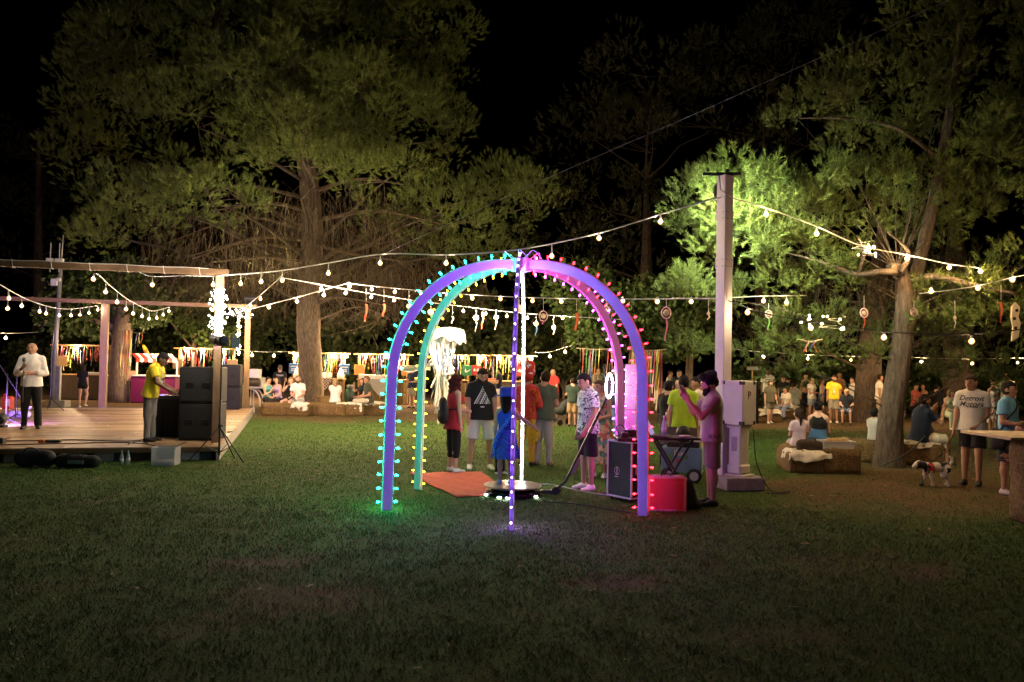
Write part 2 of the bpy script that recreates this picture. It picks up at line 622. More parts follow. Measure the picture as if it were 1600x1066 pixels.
needle_green = foliage_mat("pine_needles", (.036, .050, .010), (.105, .138, .026))
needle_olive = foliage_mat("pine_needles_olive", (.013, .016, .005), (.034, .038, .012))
needle_brown = foliage_mat("dry_needle_curtain", (.028, .020, .010), (.075, .052, .026))
leaf_dark = foliage_mat("hedge_leaves", (.012, .02, .005), (.038, .052, .013))
leaf_green = foliage_mat("broad_leaves", (.022, .042, .008), (.07, .105, .022))


def sprig(n, ln, nl, w, rng, spread=.75):
    """a shoot along +z with n needles; returns (n*3,3) triangle vertices"""
    t = rng.random(n) ** .8 * ln
    a = rng.random(n) * 2 * PI
    sp = spread * (.55 + .6 * rng.random(n))
    d = np.stack([np.cos(a) * np.sin(sp), np.sin(a) * np.sin(sp), np.cos(sp)], 1)
    L = nl * (.7 + .5 * rng.random(n))
    p0 = np.stack([np.zeros(n), np.zeros(n), t], 1)
    side = np.cross(d, rng.normal(size=(n, 3))); side /= np.linalg.norm(side, axis=1)[:, None] + 1e-9
    V = np.stack([p0 + side * w / 2, p0 - side * w / 2, p0 + d * L[:, None]], 1)
    return V.reshape(-1, 3)


def frames(dirs, rng):
    z = dirs / (np.linalg.norm(dirs, axis=1)[:, None] + 1e-9)
    r = rng.normal(size=z.shape); x = np.cross(r, z); x /= np.linalg.norm(x, axis=1)[:, None] + 1e-9
    y = np.cross(z, x)
    return np.stack([x, y, z], 2)      # columns


def scatter(variants, P, Dv, sc, tint, rng):
    """place shoot variants at P pointing along Dv; returns V, F, tint per vertex"""
    R = frames(Dv, rng); V = []; TT = []
    pick = rng.integers(0, len(variants), len(P))
    for k, base in enumerate(variants):
        i = np.where(pick == k)[0]
        if not len(i):
            continue
        v = np.einsum('nij,mj->nmi', R[i], base) * sc[i][:, None, None] + P[i][:, None, :]
        V.append(v.reshape(-1, 3)); TT.append(np.repeat(tint[i], len(base)))
    V = np.concatenate(V); TT = np.concatenate(TT)
    F = np.arange(len(V)).reshape(-1, 3)
    return V, F, TT


def foliage_obj(name, V, F, tint, mat, parent):
    me = mesh_np(name, V - np.array(parent.location)[None], F, mat)
    a = me.attributes.new("tint", 'FLOAT', 'POINT')
    a.data.foreach_set("value", tint.astype(np.float32))
    return link(name, me, parent)


def trunk_obj(paths, mat, parent, name="trunk", knob=.06, sides=14, st=7):
    b = B(); o = parent.location
    for pts, rad in paths:
        big = knob > 0 and rad[0] > .1
        P = catmull(pts, 16 if big else st); n = len(P); sd = 40 if big else (sides if rad[0] > .08 else min(sides, 5))
        rr = np.interp(np.linspace(0, len(rad) - 1, n), np.arange(len(rad)), rad)
        i0 = len(b.v); b.tube([p - o for p in P], list(rr), sd)
        if big:                       # bark plates and fissures
            a = np.tile(np.arange(sd) * 2 * PI / sd, n); z = np.repeat([p.z for p in P], sd); C = np.repeat(np.array([tuple(p - o) for p in P]), sd, 0)
            V = np.array(b.v[i0:]); r = 1 + .20 * (np.abs(fbm(np.cos(a) * 7 + 9, np.sin(a) * 7 + z * 1.1, 3) - .5) * 2 - .25) + .10 * (fbm(np.cos(a) * 2 + 3, np.sin(a) * 2 + z * .5, 2) - .5)
            V = C + (V - C) * r[:, None]; b.v[i0:] = [tuple(v) for v in V]
    return b.obj(name, mat, parent, smooth=True)


def limb(a, c, sag, rng, n=5):
    a = Vector(a); c = Vector(c); out = []
    for i in range(n):
        t = i / (n - 1); p = a.lerp(c, t); p.z += sag * math.sin(t * PI)
        j = .05 * (c - a).length * math.sin(t * PI)
        out.append(p + Vector((rng.normal(), rng.normal(), rng.normal() * .5)) * j * .6)
    return out


def pine(label, base, trunk, clumps, tips_per, shoots, sp_len, sp_needles, nl, w, mat, bmat, seed, curtain=None, tip_r=.5,
         group=None, limb_r=.09, up=.6, cw=1.0, cl_=1.0, front=False):
    """clumps: (centre, (rx,ry,rz), density)"""
    rng = np.random.default_rng(seed)
    root = empty("pine_tree", base)
    T(root, label, "tree", group)
    paths = [trunk] if isinstance(trunk, tuple) else list(trunk)
    P0 = catmull(paths[0][0], 10)
    tz = np.array([p.z for p in P0])
    tipsP, tipsD, dens = [], [], []
    twigs = []
    for c, rad, dn in clumps:
        c = np.array(c); rad = np.array(rad)
        n = max(3, int(tips_per * dn))
        d = rng.normal(size=(n, 3)); d[:, 2] = d[:, 2] * .9 + .25
        d /= np.linalg.norm(d, axis=1)[:, None]
        q = c + d * rad * (.72 + .33 * rng.random(n)[:, None])
        if front:
            k_ = (d[:, 1] < .3) | (rng.random(n) < .35); d = d[k_]; q = q[k_]; n = len(d)
        tipsP.append(q)
        dd = d * np.array([1, 1, .7]) + np.array([0, 0, up]); tipsD.append(dd)
        # limb from the trunk into the clump
        zt = min(max(c[2] - .35 * math.hypot(c[0] - base[0], c[1] - base[1]), tz.min() + .22 * (tz.max() - tz.min())), tz.max())
        a = P0[int(np.argmin(abs(tz - zt)))]
        lp = limb(a, c, .05 * (Vector(c) - a).length, rng)
        L = (Vector(c) - a).length
        twigs.append((lp, [limb_r * (.6 + .05 * L), limb_r * .55, limb_r * .2]))
        for k in range(0, n, max(1, n // 5)):
            twigs.append((limb(Vector(c), Vector(q[k]), .02, rng, 4), [limb_r * .2, limb_r * .06]))
    tips = np.concatenate(tipsP); tD = np.concatenate(tipsD)
    # shoots round every tip
    N = len(tips) * shoots
    idx = np.repeat(np.arange(len(tips)), shoots)
    # a rounded tuft: shoots stand on the surface of a small ball round each tip
    off = rng.normal(size=(N, 3)); off[:, 2] = off[:, 2] * .8 + .25; off /= np.linalg.norm(off, axis=1)[:, None]
    tr_ = tip_r * (.65 + .7 * rng.random(len(tips)))[idx]
    P = tips[idx] + off * (tr_ * (.35 + .65 * rng.random(N) ** .5))[:, None] * np.array([1, 1, .8])
    dv = off * .9 + tD[idx] * .35 + rng.normal(size=(N, 3)) * .25 + np.array([0, 0, up])
    var = [sprig(sp_needles, sp_len, nl, w, rng) for _ in range(4)]
    tt = rng.random(len(tips))
    tint = np.clip(tt[idx] * .6 + rng.random(N) * .45, 0, 1)
    V, F, TT = scatter(var, P, dv, .7 + .6 * rng.random(N), tint, rng)
    trunk_obj(paths, bmat, root)
    lb = trunk_obj(twigs, M("limb_bark", (.055, .041, .029), .9, .4, 9, bump=.6), root, "limbs", knob=.0, sides=6, st=2)
    T(lb, kind="stuff")
    cr = foliage_obj("crown", V, F, TT, mat, root)
    T(cr, kind="stuff")
    if curtain is not None:
        # thin dead twigs and dry needles hanging under the crown
        C = []
        for (c, rad, n) in curtain:
            q = np.array(c) + (rng.random((n, 3)) * 2 - 1) * np.array(rad); C.append(q)
        C = np.concatenate(C); n = len(C)
        ln = (.35 + .9 * rng.random(n)) * cl_
        a = rng.random(n) * 2 * PI; bow = (.1 + 1.1 * rng.random(n)) * ln
        V = []
        t = np.linspace(0, 1, 5)
        X = np.zeros((n, 5, 3))
        for k, q in enumerate(t):
            X[:, k, 0] = C[:, 0] + np.cos(a) * bow * q
            X[:, k, 1] = C[:, 1] + np.sin(a) * bow * q * .6
            X[:, k, 2] = C[:, 2] - ln * q ** 1.4
        ww = (.0025 + .006 * rng.random(n)) * cw
        sd = np.stack([np.cos(a + 1.57), np.sin(a + 1.57), np.zeros(n)], 1)
        VV = np.zeros((n, 5, 2, 3))
        VV[:, :, 0] = X + sd[:, None] * ww[:, None, None] * (1.05 - t)[None, :, None]
        VV[:, :, 1] = X - sd[:, None] * ww[:, None, None] * (1.05 - t)[None, :, None]
        b0 = (np.arange(n) * 10)[:, None]
        F = np.concatenate([b0 + np.array([2 * k, 2 * k + 1, 2 * k + 3, 2 * k + 2]) for k in range(4)])
        TT = np.repeat(rng.random(n), 10)
        o = foliage_obj("dry_twig_curtain", VV.reshape(-1, 3), F, TT, needle_brown, root)
        T(o, kind="stuff")
    return root


def px_clump(cx, cy, rx, ry, Y, dn=1.0, rd=None):
    c = D(cx, cy, Y); s = Y / FPX
    return (tuple(c), (rx * s, (rd if rd else (rx + ry) / 2 * s), ry * s), dn * (rx * ry) / 5000.0)


# ---- the big pine behind the stage
TY = 31.6
tb = G(487, 632); tb = Vector((tb.x, TY, 0))
def tp(px, py): return D(px, py, TY)
lt_trunk = ([tb + Vector((0, 0, -.1)), tb + Vector((0, 0, .35)), tp(484, 560), tp(482, 470), tp(488, 390), tp(484, 300), tp(470, 180), tp(462, 60), tp(455, -60)],
            [.62, .50, .44, .43, .42, .38, .3, .2, .06])
lc = [(250, 90, 120, 90, 0), (400, 50, 120, 100, -2), (540, 90, 115, 100, 1), (655, 60, 85, 85, 0), (610, 190, 95, 65, -2),
      (470, 195, 100, 60, -3), (310, 200, 105, 70, -2), (190, 150, 80, 80, 1), (450, -50, 190, 70, 0), (620, -40, 110, 70, 1), (270, -30, 120, 60, 1),
      (225, 320, 90, 45, -3), (170, 300, 50, 40, -1), (330, 315, 80, 40, -4), (200, 375, 65, 32, -1), (130, 230, 50, 50, 2),
      (480, 262, 85, 36, -5), (600, 285, 65, 40, -4), (690, 335, 80, 45, -3), (800, 300, 62, 45, -1), (640, 372, 70, 38, 0),
      (825, 325, 48, 32, -2), (740, 395, 80, 30, -1), (560, 240, 60, 40, 2), (690, 140, 45, 60, 2), (700, 220, 40, 50, 1), (478, 212, 60, 42, -5), (470, 130, 75, 55, -5), (480, 55, 75, 55, -4), (400, 130, 60, 50, -4), (570, 150, 55, 50, -4)]
clA = [px_clump(cx, cy, rx, ry, TY + dy, 1.15, rd=2.6) for cx, cy, rx, ry, dy in lc]
cur = []
for (cx, cy, rx, ry, dy, n) in ((360, 390, 110, 60, -2, 1900), (500, 370, 120, 70, -3, 2200), (600, 400, 100, 50, -1, 1700),
                                (300, 420, 90, 50, -1, 800), (660, 440, 100, 40, 0, 900), (420, 450, 110, 40, 1, 800), (560, 450, 60, 40, -2, 700)):
    s = TY / FPX
    cur.append((tuple(D(cx, cy, TY + dy)), (rx * s, 2.2, ry * s), n))
pt = pine("huge pine with a thick trunk and hanging dry twigs behind the stage", tb, lt_trunk, clA, 40, 27, .22, 24, .14, .0165,
          needle_green, bark, 21, curtain=cur, tip_r=.62, limb_r=.10, cw=1.5, up=.6, front=True)
# bare lower boughs of that pine
bb = []
rngb = np.random.default_rng(4)
for (x0, y0, x1, y1, x2, y2, dy, r) in ((480, 375, 400, 372, 300, 405, -2, .10), (482, 330, 420, 318, 330, 330, -3, .09), (482, 420, 420, 402, 330, 410, -3, .1),
                                        (490, 380, 540, 395, 640, 410, -2, .09), (487, 345, 590, 330, 690, 350, -2, .10), (484, 392, 380, 380, 290, 402, -1, .07),
                                        (498, 468, 530, 465, 556, 468, -2, .06), (480, 360, 380, 340, 260, 380, 1, .08), (488, 300, 560, 280, 640, 290, -1, .09),
                                        (480, 440, 440, 405, 410, 405, -3, .07), (495, 500, 560, 480, 610, 500, 1, .05), (480, 310, 380, 290, 300, 310, 1, .09)):
    pth = [tp(x0, y0), D(x1, y1, TY + dy * .6), D(x2, y2, TY + dy)]
    bb.append((pth, [r, r * .7, r * .2]))
    for k in range(6):
        t = .3 + .7 * rngb.random(); a = catmull(pth, 10)[int(t * 19)]
        bb.append(([a, a + Vector((rngb.normal() * .5, rngb.normal() * .5, -.2 - .3 * rngb.random())), a + Vector((rngb.normal() * .9, rngb.normal() * .7, -.5 - .8 * rngb.random()))], [.02, .012, .004]))
T(trunk_obj(bb, M("bare_bough", (.105, .076, .05), .9, .3, 8, bump=.4), pt, "bare_boughs", knob=0, sides=7), kind="stuff")

# ---- the leaning pine on the right with the light in its branches
RY = 15.1
rb = Vector((G(1386, 728).x, RY, 0))
def rp_(px, py, dy=0): return D(px, py, RY + dy)
rt1 = ([rb + Vector((0, 0, -.1)), rb + Vector((.0, 0, .3)), rp_(1392, 650), rp_(1406, 560), rp_(1413, 480), rp_(1407, 425), rp_(1390, 418, -.3)],
       [.31, .245, .21, .185, .155, .115, .07])
rt2 = ([rp_(1412, 520, .1), rp_(1424, 480, .3), rp_(1436, 410, .4), rp_(1455, 330, .5), rp_(1480, 200, .8), rp_(1500, 60, 1), rp_(1510, -80, 1)], [.13, .13, .12, .11, .09, .07, .03])
rt3 = ([rp_(1407, 425), rp_(1375, 425, -.5), rp_(1335, 428, -.5), rp_(1285, 410, -.5), rp_(1230, 395, -.2)], [.08, .06, .045, .03, .012])
rt4 = ([rp_(1420, 440, .2), rp_(1460, 432, -.4), rp_(1520, 445, -.8), rp_(1590, 460, -1)], [.08, .06, .05, .03])
rt5 = ([rp_(1470, 250, .6), rp_(1400, 200, .2), rp_(1320, 185, 0), rp_(1250, 185, 0)], [.05, .04, .03, .01])
rt6 = ([rp_(1340, 428, -.5), rp_(1350, 395, -.8), rp_(1340, 370, -1.)], [.04, .03, .012])
rt7 = ([rp_(1407, 425, -.2), rp_(1420, 395, -.6), rp_(1385, 360, -1)], [.06, .04, .015])
rc_ = [(1090, 325, 40, 50, -.3, 1.6), (1122, 278, 34, 28, -.2, 1.5), (1168, 285, 38, 34, -.3, 1.5), (1150, 375, 60, 58, -.3, 1.6), (1205, 330, 52, 55, -.1, 1.5), (1260, 300, 52, 44, .1, 1.3),
       (1235, 410, 52, 52, 0, 1.3), (1078, 450, 30, 26, -.4, 1.4), (1090, 535, 30, 32, .2, 1.2), (1155, 470, 34, 38, .3, .9),
       (1300, 420, 45, 45, .4, .9), (1350, 320, 90, 55, .2, .9), (1450, 320, 100, 70, 1.4, .8), (1560, 320, 85, 80, 1.2, .8), (1500, 470, 70, 45, -.6, .7), (1560, 500, 65, 60, -.2, .9),
       (1440, 510, 60, 35, .9, .8), (1335, 530, 70, 45, .6, .9), (1250, 520, 60, 45, .3, .9), (1200, 565, 55, 32, 1, .9), (1500, 570, 60, 25, 1, .8), (1590, 420, 50, 40, -.6, .8), (1590, 570, 40, 40, .5, .8),
       (1290, 170, 65, 36, 0, .8), (1245, 185, 30, 22, 0, 1.), (1390, 140, 100, 75, 1.2, .75), (1530, 100, 110, 110, .9, .75), (1480, 220, 110, 70, .4, .75), (1590, 220, 70, 80, .7, .7), (1470, 10, 90, 60, 1, .7), (1560, -30, 100, 60, 1, .6), (1340, 230, 70, 35, .6, .7)]
clR = [px_clump(cx, cy, rx, ry, RY + dy, dn, rd=1.0) for cx, cy, rx, ry, dy, dn in rc_]
curR = []
for (cx, cy, rx, ry, dy, n) in ((1350, 470, 90, 40, .4, 700), (1480, 520, 100, 40, .6, 700), (1250, 490, 80, 40, .5, 350), (1420, 430, 90, 40, .8, 400), (1560, 430, 60, 40, .5, 300)):
    s = RY / FPX
    curR.append((tuple(D(cx, cy, RY + dy)), (rx * s, 1.0, ry * s), n))
pr = pine("leaning pine with bulbs in its branches beside the seated man in navy", rb, [rt1, rt2, rt3, rt4, rt5, rt6, rt7], clR, 30, 20, .17, 32, .095, .0105,
          needle_green, bark_r, 33, curtain=curR, tip_r=.24, limb_r=.016, up=.6, cw=.5, cl_=.5)

# ---- further pines
def bg_pine(label, px, py, Y, top, clumps, seed, mat, r=.35, lean=0, needle=.22, dens=24):
    b0 = G(px, py); b0 = Vector((D(px, py, Y).x, Y, 0))
    tr = ([b0 + Vector((0, 0, -.1)), D(px + lean * .4, 540, Y), D(px + lean, 420, Y), D(px + lean * 1.5, top, Y)], [r * 1.15, r, r * .8, r * .2])
    cl = [px_clump(cx, cy, rx, ry, Y + dy, 1.0, rd=2.2) for cx, cy, rx, ry, dy in clumps]
    return pine(label, b0, tr, cl, dens * .5, 22, .35, 16, .2, .03, mat, bark_r, seed, tip_r=.8, limb_r=.07)


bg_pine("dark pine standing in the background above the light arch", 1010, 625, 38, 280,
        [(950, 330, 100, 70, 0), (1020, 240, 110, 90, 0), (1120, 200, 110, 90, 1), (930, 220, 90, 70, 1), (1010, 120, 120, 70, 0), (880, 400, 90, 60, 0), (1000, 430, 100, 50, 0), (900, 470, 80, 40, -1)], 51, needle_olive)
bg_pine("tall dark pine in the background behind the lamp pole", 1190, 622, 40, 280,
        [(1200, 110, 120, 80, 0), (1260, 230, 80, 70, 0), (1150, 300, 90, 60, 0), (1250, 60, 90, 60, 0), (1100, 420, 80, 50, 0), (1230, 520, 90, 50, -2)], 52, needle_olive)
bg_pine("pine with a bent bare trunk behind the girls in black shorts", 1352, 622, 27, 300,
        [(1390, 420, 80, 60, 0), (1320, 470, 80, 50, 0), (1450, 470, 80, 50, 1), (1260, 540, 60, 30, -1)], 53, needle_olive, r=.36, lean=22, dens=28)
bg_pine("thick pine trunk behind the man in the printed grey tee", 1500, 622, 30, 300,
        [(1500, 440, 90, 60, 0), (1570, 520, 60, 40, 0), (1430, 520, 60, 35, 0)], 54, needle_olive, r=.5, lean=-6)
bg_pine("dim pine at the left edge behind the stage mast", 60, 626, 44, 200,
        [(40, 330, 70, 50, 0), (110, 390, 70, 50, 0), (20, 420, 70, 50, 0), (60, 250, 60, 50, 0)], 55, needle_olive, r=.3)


def broadleaf(label, px, Y, z0, z1, rx, n, seed, name="broadleaf_tree", cat="tree", lf=.13, group=None, trunk_r=.14, mat=None):
    rng = np.random.default_rng(seed)
    b0 = Vector((D(px, 600, Y).x, Y, 0)); root = empty(name, b0); T(root, label, cat, group)
    h = z1 - z0; lobes = []
    for k in range(9):
        a = rng.random() * 2 * PI; q = rng.random() ** .5
        lobes.append(((math.cos(a) * q * rx * .75, math.sin(a) * q * rx * .6, z0 + h * (.2 + .7 * rng.random())), rx * (.3 + .25 * rng.random())))
    V = []
    k = rng.integers(0, 9, n); d = rng.normal(size=(n, 3)); d /= np.linalg.norm(d, axis=1)[:, None]
    C = np.array([l[0] for l in lobes])[k]; R = np.array([l[1] for l in lobes])[k]
    P = C + d * (R * (.6 + .45 * rng.random(n)))[:, None] * np.array([1, 1, .8])
    P[:, 2] = np.clip(P[:, 2], z0 * .8 + .1 * rng.random(n), None)
    P += np.array(b0)
    quad = np.array([[0, 0, 0], [.35, .5, .05], [0, 1, 0], [-.35, .5, .05]]) * lf
    tri = quad[[0, 1, 2, 0, 2, 3]]
    Fr = frames(rng.normal(size=(n, 3)) + d * .6, rng)
    sc = .7 + .7 * rng.random(n)
    Q = np.einsum('nij,mj->nmi', Fr, tri[:, [0, 2, 1]]) * sc[:, None, None] + P[:, None, :]
    V = Q.reshape(-1, 3); F = np.arange(len(V)).reshape(-1, 3)
    tr = [([b0 + Vector((0, 0, -.05)), b0 + Vector((.05, 0, z0 + .3)), b0 + Vector((0, .1, z0 + h * .6))], [trunk_r, trunk_r * .8, trunk_r * .3])]
    for l in lobes[:5]:
        tr.append(([b0 + Vector((.05, 0, z0 + .2)), b0 + Vector(l[0])], [trunk_r * .4, trunk_r * .12]))
    trunk_obj(tr, bark, root, "trunk" if cat == "tree" else "stems", knob=0, sides=8)
    T(foliage_obj("crown" if cat == "tree" else "leaves", V, F, np.repeat(rng.random(n), 6), mat or leaf_green, root), kind="stuff")
    return root


broadleaf("dark leafy tree behind the right side of the arch", 985, 25.5, 2.0, 4.5, 2.3, 9000, 61, lf=.17)
broadleaf("dark leafy tree beside the lamp pole in the background", 1075, 27, 2.3, 4.6, 1.8, 5000, 62, lf=.17)
broadleaf("leafy tree with a ribbon tied trunk behind the stage", 186, 31, 2.6, 5.2, 2.6, 8000, 63, trunk_r=.42, lf=.2)
broadleaf("leafy green tree between the stage and the big pine", 300, 36, 1.9, 5.0, 2.4, 6000, 64, lf=.22)
hl = ["dark hedge shrub at the far left behind the first stall", "dark hedge shrub behind the striped awning stall", "dark hedge shrub left of the big pine trunk",
      "dark hedge shrub just right of the big pine trunk", "dark hedge shrub behind the stall with orange signs", "dark hedge shrub behind the jellyfish costume",
      "dark hedge shrub behind the stall with the green sign", "dark hedge shrub behind the man in the red polo"]
for k, px in enumerate((90, 235, 400, 530, 620, 700, 790, 880)):
    broadleaf(hl[k], px, 40, .1, 4.2 + .5 * ((k * 7) % 3), 2.5, 3800, 70 + k, "hedge_shrub", "shrub", .26, "hedge behind the stalls", .1, leaf_dark)
hl2 = ["low green shrub behind the boy in the yellow tee", "low green shrub left of the leaning pine trunk", "low green shrub right of the leaning pine trunk",
       "low green shrub left of the thick pine trunk", "low green shrub at the right edge behind the bald man", "low green shrub behind the white cabinet"]
for k, px in enumerate((1300, 1345, 1430, 1470, 1575, 1200)):
    broadleaf(hl2[k], px, 33, .1, 1.7 + .2 * (k % 2), 1.9, 2200, 90 + k, "low_shrub", "shrub", .2, "shrubs behind the seating", .07)

# ================================================================ LAMP POLE, STRING LIGHTS, LED ARCH
WARM = (1.0, .71, .43)
cable_m = M("string_cable_white", (.55, .53, .48), .5)
cable_k = M("string_cable_black", (.02, .02, .02), .5)
socket_m = M("bulb_socket", (.45, .43, .4), .4)
bulb_m = EM("lit_warm_bulb", WARM, 1100)
bulb_mid = EM("lit_warm_bulb_bright", WARM, 8500)
bulb_slope = EM("lit_slope_bulb", WARM, 14000)
bulb_near = EM("lit_near_bulb", (1.0, .66, .36), 1000)
bulb_s = EM("lit_small_warm_bulb", WARM, 24000)
bulb_st = EM("lit_stage_bulb", (1.0, .80, .60), 1300)
bulb_far = EM("lit_stall_bulb", (1.0, .66, .34), 9500)
fairy_m = EM("lit_fairy_light", (1.0, .66, .30), 900)
bright_fairy = EM("lit_fairy_bright", (1, .86, .68), 640)


def glow_glass():
    """clear bulb glass with a warm emission standing in for the halo"""
    m = bpy.data.materials.new("halo_bulb_glass"); m.use_nodes = True; nt = m.node_tree; nt.nodes.clear()
    o = nt.nodes.new("ShaderNodeOutputMaterial"); t = nt.nodes.new("ShaderNodeBsdfTransparent"); e = nt.nodes.new("ShaderNodeEmission"); a = nt.nodes.new("ShaderNodeAddShader")
    e.inputs[0].default_value = (1.0, .50, .14, 1); e.inputs[1].default_value = .9  # glow put into the glass to imitate a halo round each bulb
    nt.links.new(t.outputs[0], a.inputs[0]); nt.links.new(e.outputs[0], a.inputs[1]); nt.links.new(a.outputs[0], o.inputs[0])
    m.cycles.emission_sampling = 'NONE'
    return m


bulb_glass = glow_glass()


def bulb_mesh(r, mat):
    b = B(); b.cur = 0; R = r * 1.2
    c = r * .5
    b.lathe([(.0, -r * 1.1 - c), (c * .75, -r * 1.1 - c * .7), (c, -r * 1.1), (c * .75, -r * 1.1 + c * .7), (.0, -r * 1.1 + c)], n=7)
    b.cur = 2
    b.lathe([(.0, -r * 1.15 - R), (R * .6, -r * 1.1 - R * .8), (R, -r * 1.1 - R * .1), (R * .8, -r * .45), (r * .45, -r * .05)], n=10)
    b.cur = 1
    b.lathe([(r * .46, -r * .05), (r * .5, 0), (r * .5, r * .9), (r * .2, r * 1.1)], n=8)
    return b.mesh("bulb", [mat, socket_m, bulb_glass], True)


_bm = {}


def string_light(label, way, bulbs, r=.036, mat=None, dim_from=None, cab=None, drop=None, cr=.007, name="string_light"):
    mat = mat or bulb_m
    P = catmull([D(*w) for w in way], 8)
    root = empty(name, P[0]); T(root, label, "string lights")
    pxs = [w[0] for w in way]; Ys = [w[2] for w in way]
    o = P[0]
    b = B(); b.tube([p - o for p in P], cr, 5)
    key = (r, mat.name)
    if key not in _bm:
        _bm[key] = bulb_mesh(r, mat)
    order = np.argsort(pxs)
    for (bx, by) in bulbs:
        Y = float(np.interp(bx, np.array(pxs)[order], np.array(Ys)[order]))
        c = D(bx, by, Y)
        q = min(P, key=lambda p: (p - c).length)
        top = c + Vector((0, 0, r * 2.1))
        if q.z > top.z - .02:
            b.tube([top - o, Vector((top.x, top.y, max(q.z, top.z + .01))) - o, q - o], cr * .7, 4)
        k2 = key
        if dim_from and bx > dim_from:           # weaker bulbs towards one end of the string
            k2 = (r, bulb_m.name)
            if k2 not in _bm: _bm[k2] = bulb_mesh(r, bulb_m)
        link("bulb", _bm[k2], root, c + Vector((0, 0, r)) - o)
    b.obj("cable", cab or cable_m, root, True)
    return root


# ---- pole
POLE_Y = 12.2
PB = Vector((D(1128, 745, POLE_Y).x, POLE_Y, 0)); PTOP = D(1128, 275, POLE_Y).z


def build_pole():
    w = .178; rz = math.radians(33)
    root = empty("lamp_pole", PB)
    T(root, "tall white square pole carrying the string lights and a floodlight bracket", "pole")
    pm = M("pole_white_paint", (.76, .74, .72), .55, .08, 3, bump=.06, bscale=40)
    b = B(); b.box((0, 0, PTOP / 2 - .05), (w, w, PTOP + .1), rz, bev=.008); b.obj("shaft", pm, root)
    for z in (PTOP - .62, PTOP - 1.35):
        q = B(); q.box((0, 0, z), (w + .012, w + .012, .17), rz, bev=.004); q.obj("clamp_plate", pm, root)
        qb = B()
        for sx in (-.06, .06):
            for sz in (-.05, .05):
                c = rotz((sx, -w / 2 - .008, z + sz), rz); qb.box(c, (.016, .012, .016), rz)
                c = rotz((-w / 2 - .008, sx, z + sz), rz); qb.box(c, (.012, .016, .016), rz)
        qb.obj("bolt", M("steel", (.35, .34, .33), .4, metal=.8), root)
    k = B(); k.box((-.05, .02, PTOP + .03), (.58, .07, .045), math.radians(-6), bev=.004)
    k.box((-.28, -.03, PTOP + .075), (.05, .05, .05)); k.box((.02, -.02, PTOP + .075), (.05, .05, .05))
    k.obj("bracket", black_mt, root)
    w_ = B(); w_.tube([(-.12, -.1, PTOP - .02), (-.10, -.12, PTOP - .25), (0.1, -.11, PTOP - .36), (.13, .02, PTOP - .33), (0, .14, PTOP - .34), (-.14, .02, PTOP - .36), (-.1, -.1, PTOP - .36)], .012, 5)
    w_.obj("cable_loop", cable_m, root, True)
    # floodlight behind the head of the pole, aimed at the pine
    fl = B(); fp = Vector((.03, .24, PTOP - .20)); R = Euler((math.radians(62), 0, math.radians(-8))).to_matrix() @ Matrix.Rotation(0, 3, 'X')
    aim = (D(1155, 390, 15.0) - (PB + fp)).normalized()
    Rq = aim.to_track_quat('-Z', 'Y').to_matrix()
    fl.box(fp - aim * .045, (.26, .19, .07), R=Rq, bev=.01); fl.tube([fp - aim * .08, Vector((.02, .05, PTOP + .0))], .015, 6)
    f = fl.obj("floodlight", black_mt, root)
    em = B(); em.box(fp - aim * .006, (.22, .15, .006), R=Rq); em.obj("lens", EM("lit_floodlight", (.86, 1.0, .70), 8500), f)
    vz = B()  # plates added round the lens to keep its light off the outer crown
    for ox, oy, sx, sy in ((.135, 0, .008, .19), (-.135, 0, .008, .19), (0, .1, .27, .008), (0, -.1, .27, .008)):
        vz.box(fp + aim * .07 + Rq @ Vector((ox, oy, 0)), (sx, sy, .15), R=Rq)
    vz.obj("added_visor", black_mt, f)
    return root


build_pole()

# ---- strings
string_light("long bulb string from the stage corner post over the arch to the lamp pole",
             [(340, 431, 14.8), (430, 424, 14.6), (513, 411, 14.2), (600, 397, 13.6), (700, 398, 13.2), (810, 390, 12.9), (930, 366, 12.6), (1033, 335, 12.3), (1120, 309, 12.1)],
             [(376, 443), (408, 440), (441, 438), (513, 427), (594, 411), (697, 411), (862, 400), (936, 372), (1032, 346)], cr=.012)
string_light("bulb string running down from the lamp pole into the leaning pine",
             [(1136, 308, 12.15), (1200, 326, 12.8), (1276, 354, 13.5), (1345, 384, 14.0), (1415, 398, 14.5), (1480, 412, 14.1), (1530, 419, 13.8)],
             [(1197, 335), (1276, 365), (1357, 386), (1417, 404), (1483, 418), (1532, 424)], cr=.011, mat=EM("lit_tree_bulb", (1.0, .62, .26), 5200))
string_light("bulb string sloping up from the stage back post in front of the pine trunk",
             [(376, 487, 24.6), (420, 476, 23.6), (470, 463, 22.2), (546, 442, 20)], [(420, 480), (464, 471), (506, 461), (546, 447)], cr=.012, r=.045, mat=bulb_slope)
string_light("straight bulb string across the middle from the pine to the lamp pole",
             [(546, 443, 20), (600, 449, 18.8), (740, 461, 16.6), (900, 467, 14.4), (1060, 467, 12.7), (1120, 467, 12.2)],
             [(581, 452), (617, 456), (658, 459), (698, 463), (738, 466), (782, 467), (832, 470), (877, 471), (973, 470), (1027, 471)], cr=.009, mat=bulb_mid, dim_from=760)
string_light("short bulb string between the two stage corner posts",
             [(376, 488, 24.6), (392, 473, 22), (407, 461, 20), (440, 432, 15.5)], [(392, 478), (407, 467)], cr=.009)
string_light("low far bulb string with hanging hoops behind the arch",
             [(440, 434, 17), (502, 445, 19), (580, 459, 20.5), (650, 470, 21.5), (724, 479, 22), (792, 487, 22), (879, 494, 22), (985, 500, 22)],
             [(502, 451), (540, 458), (580, 464), (616, 469), (724, 486), (759, 490), (792, 494), (824, 497), (879, 497)], mat=bulb_s, cr=.009)
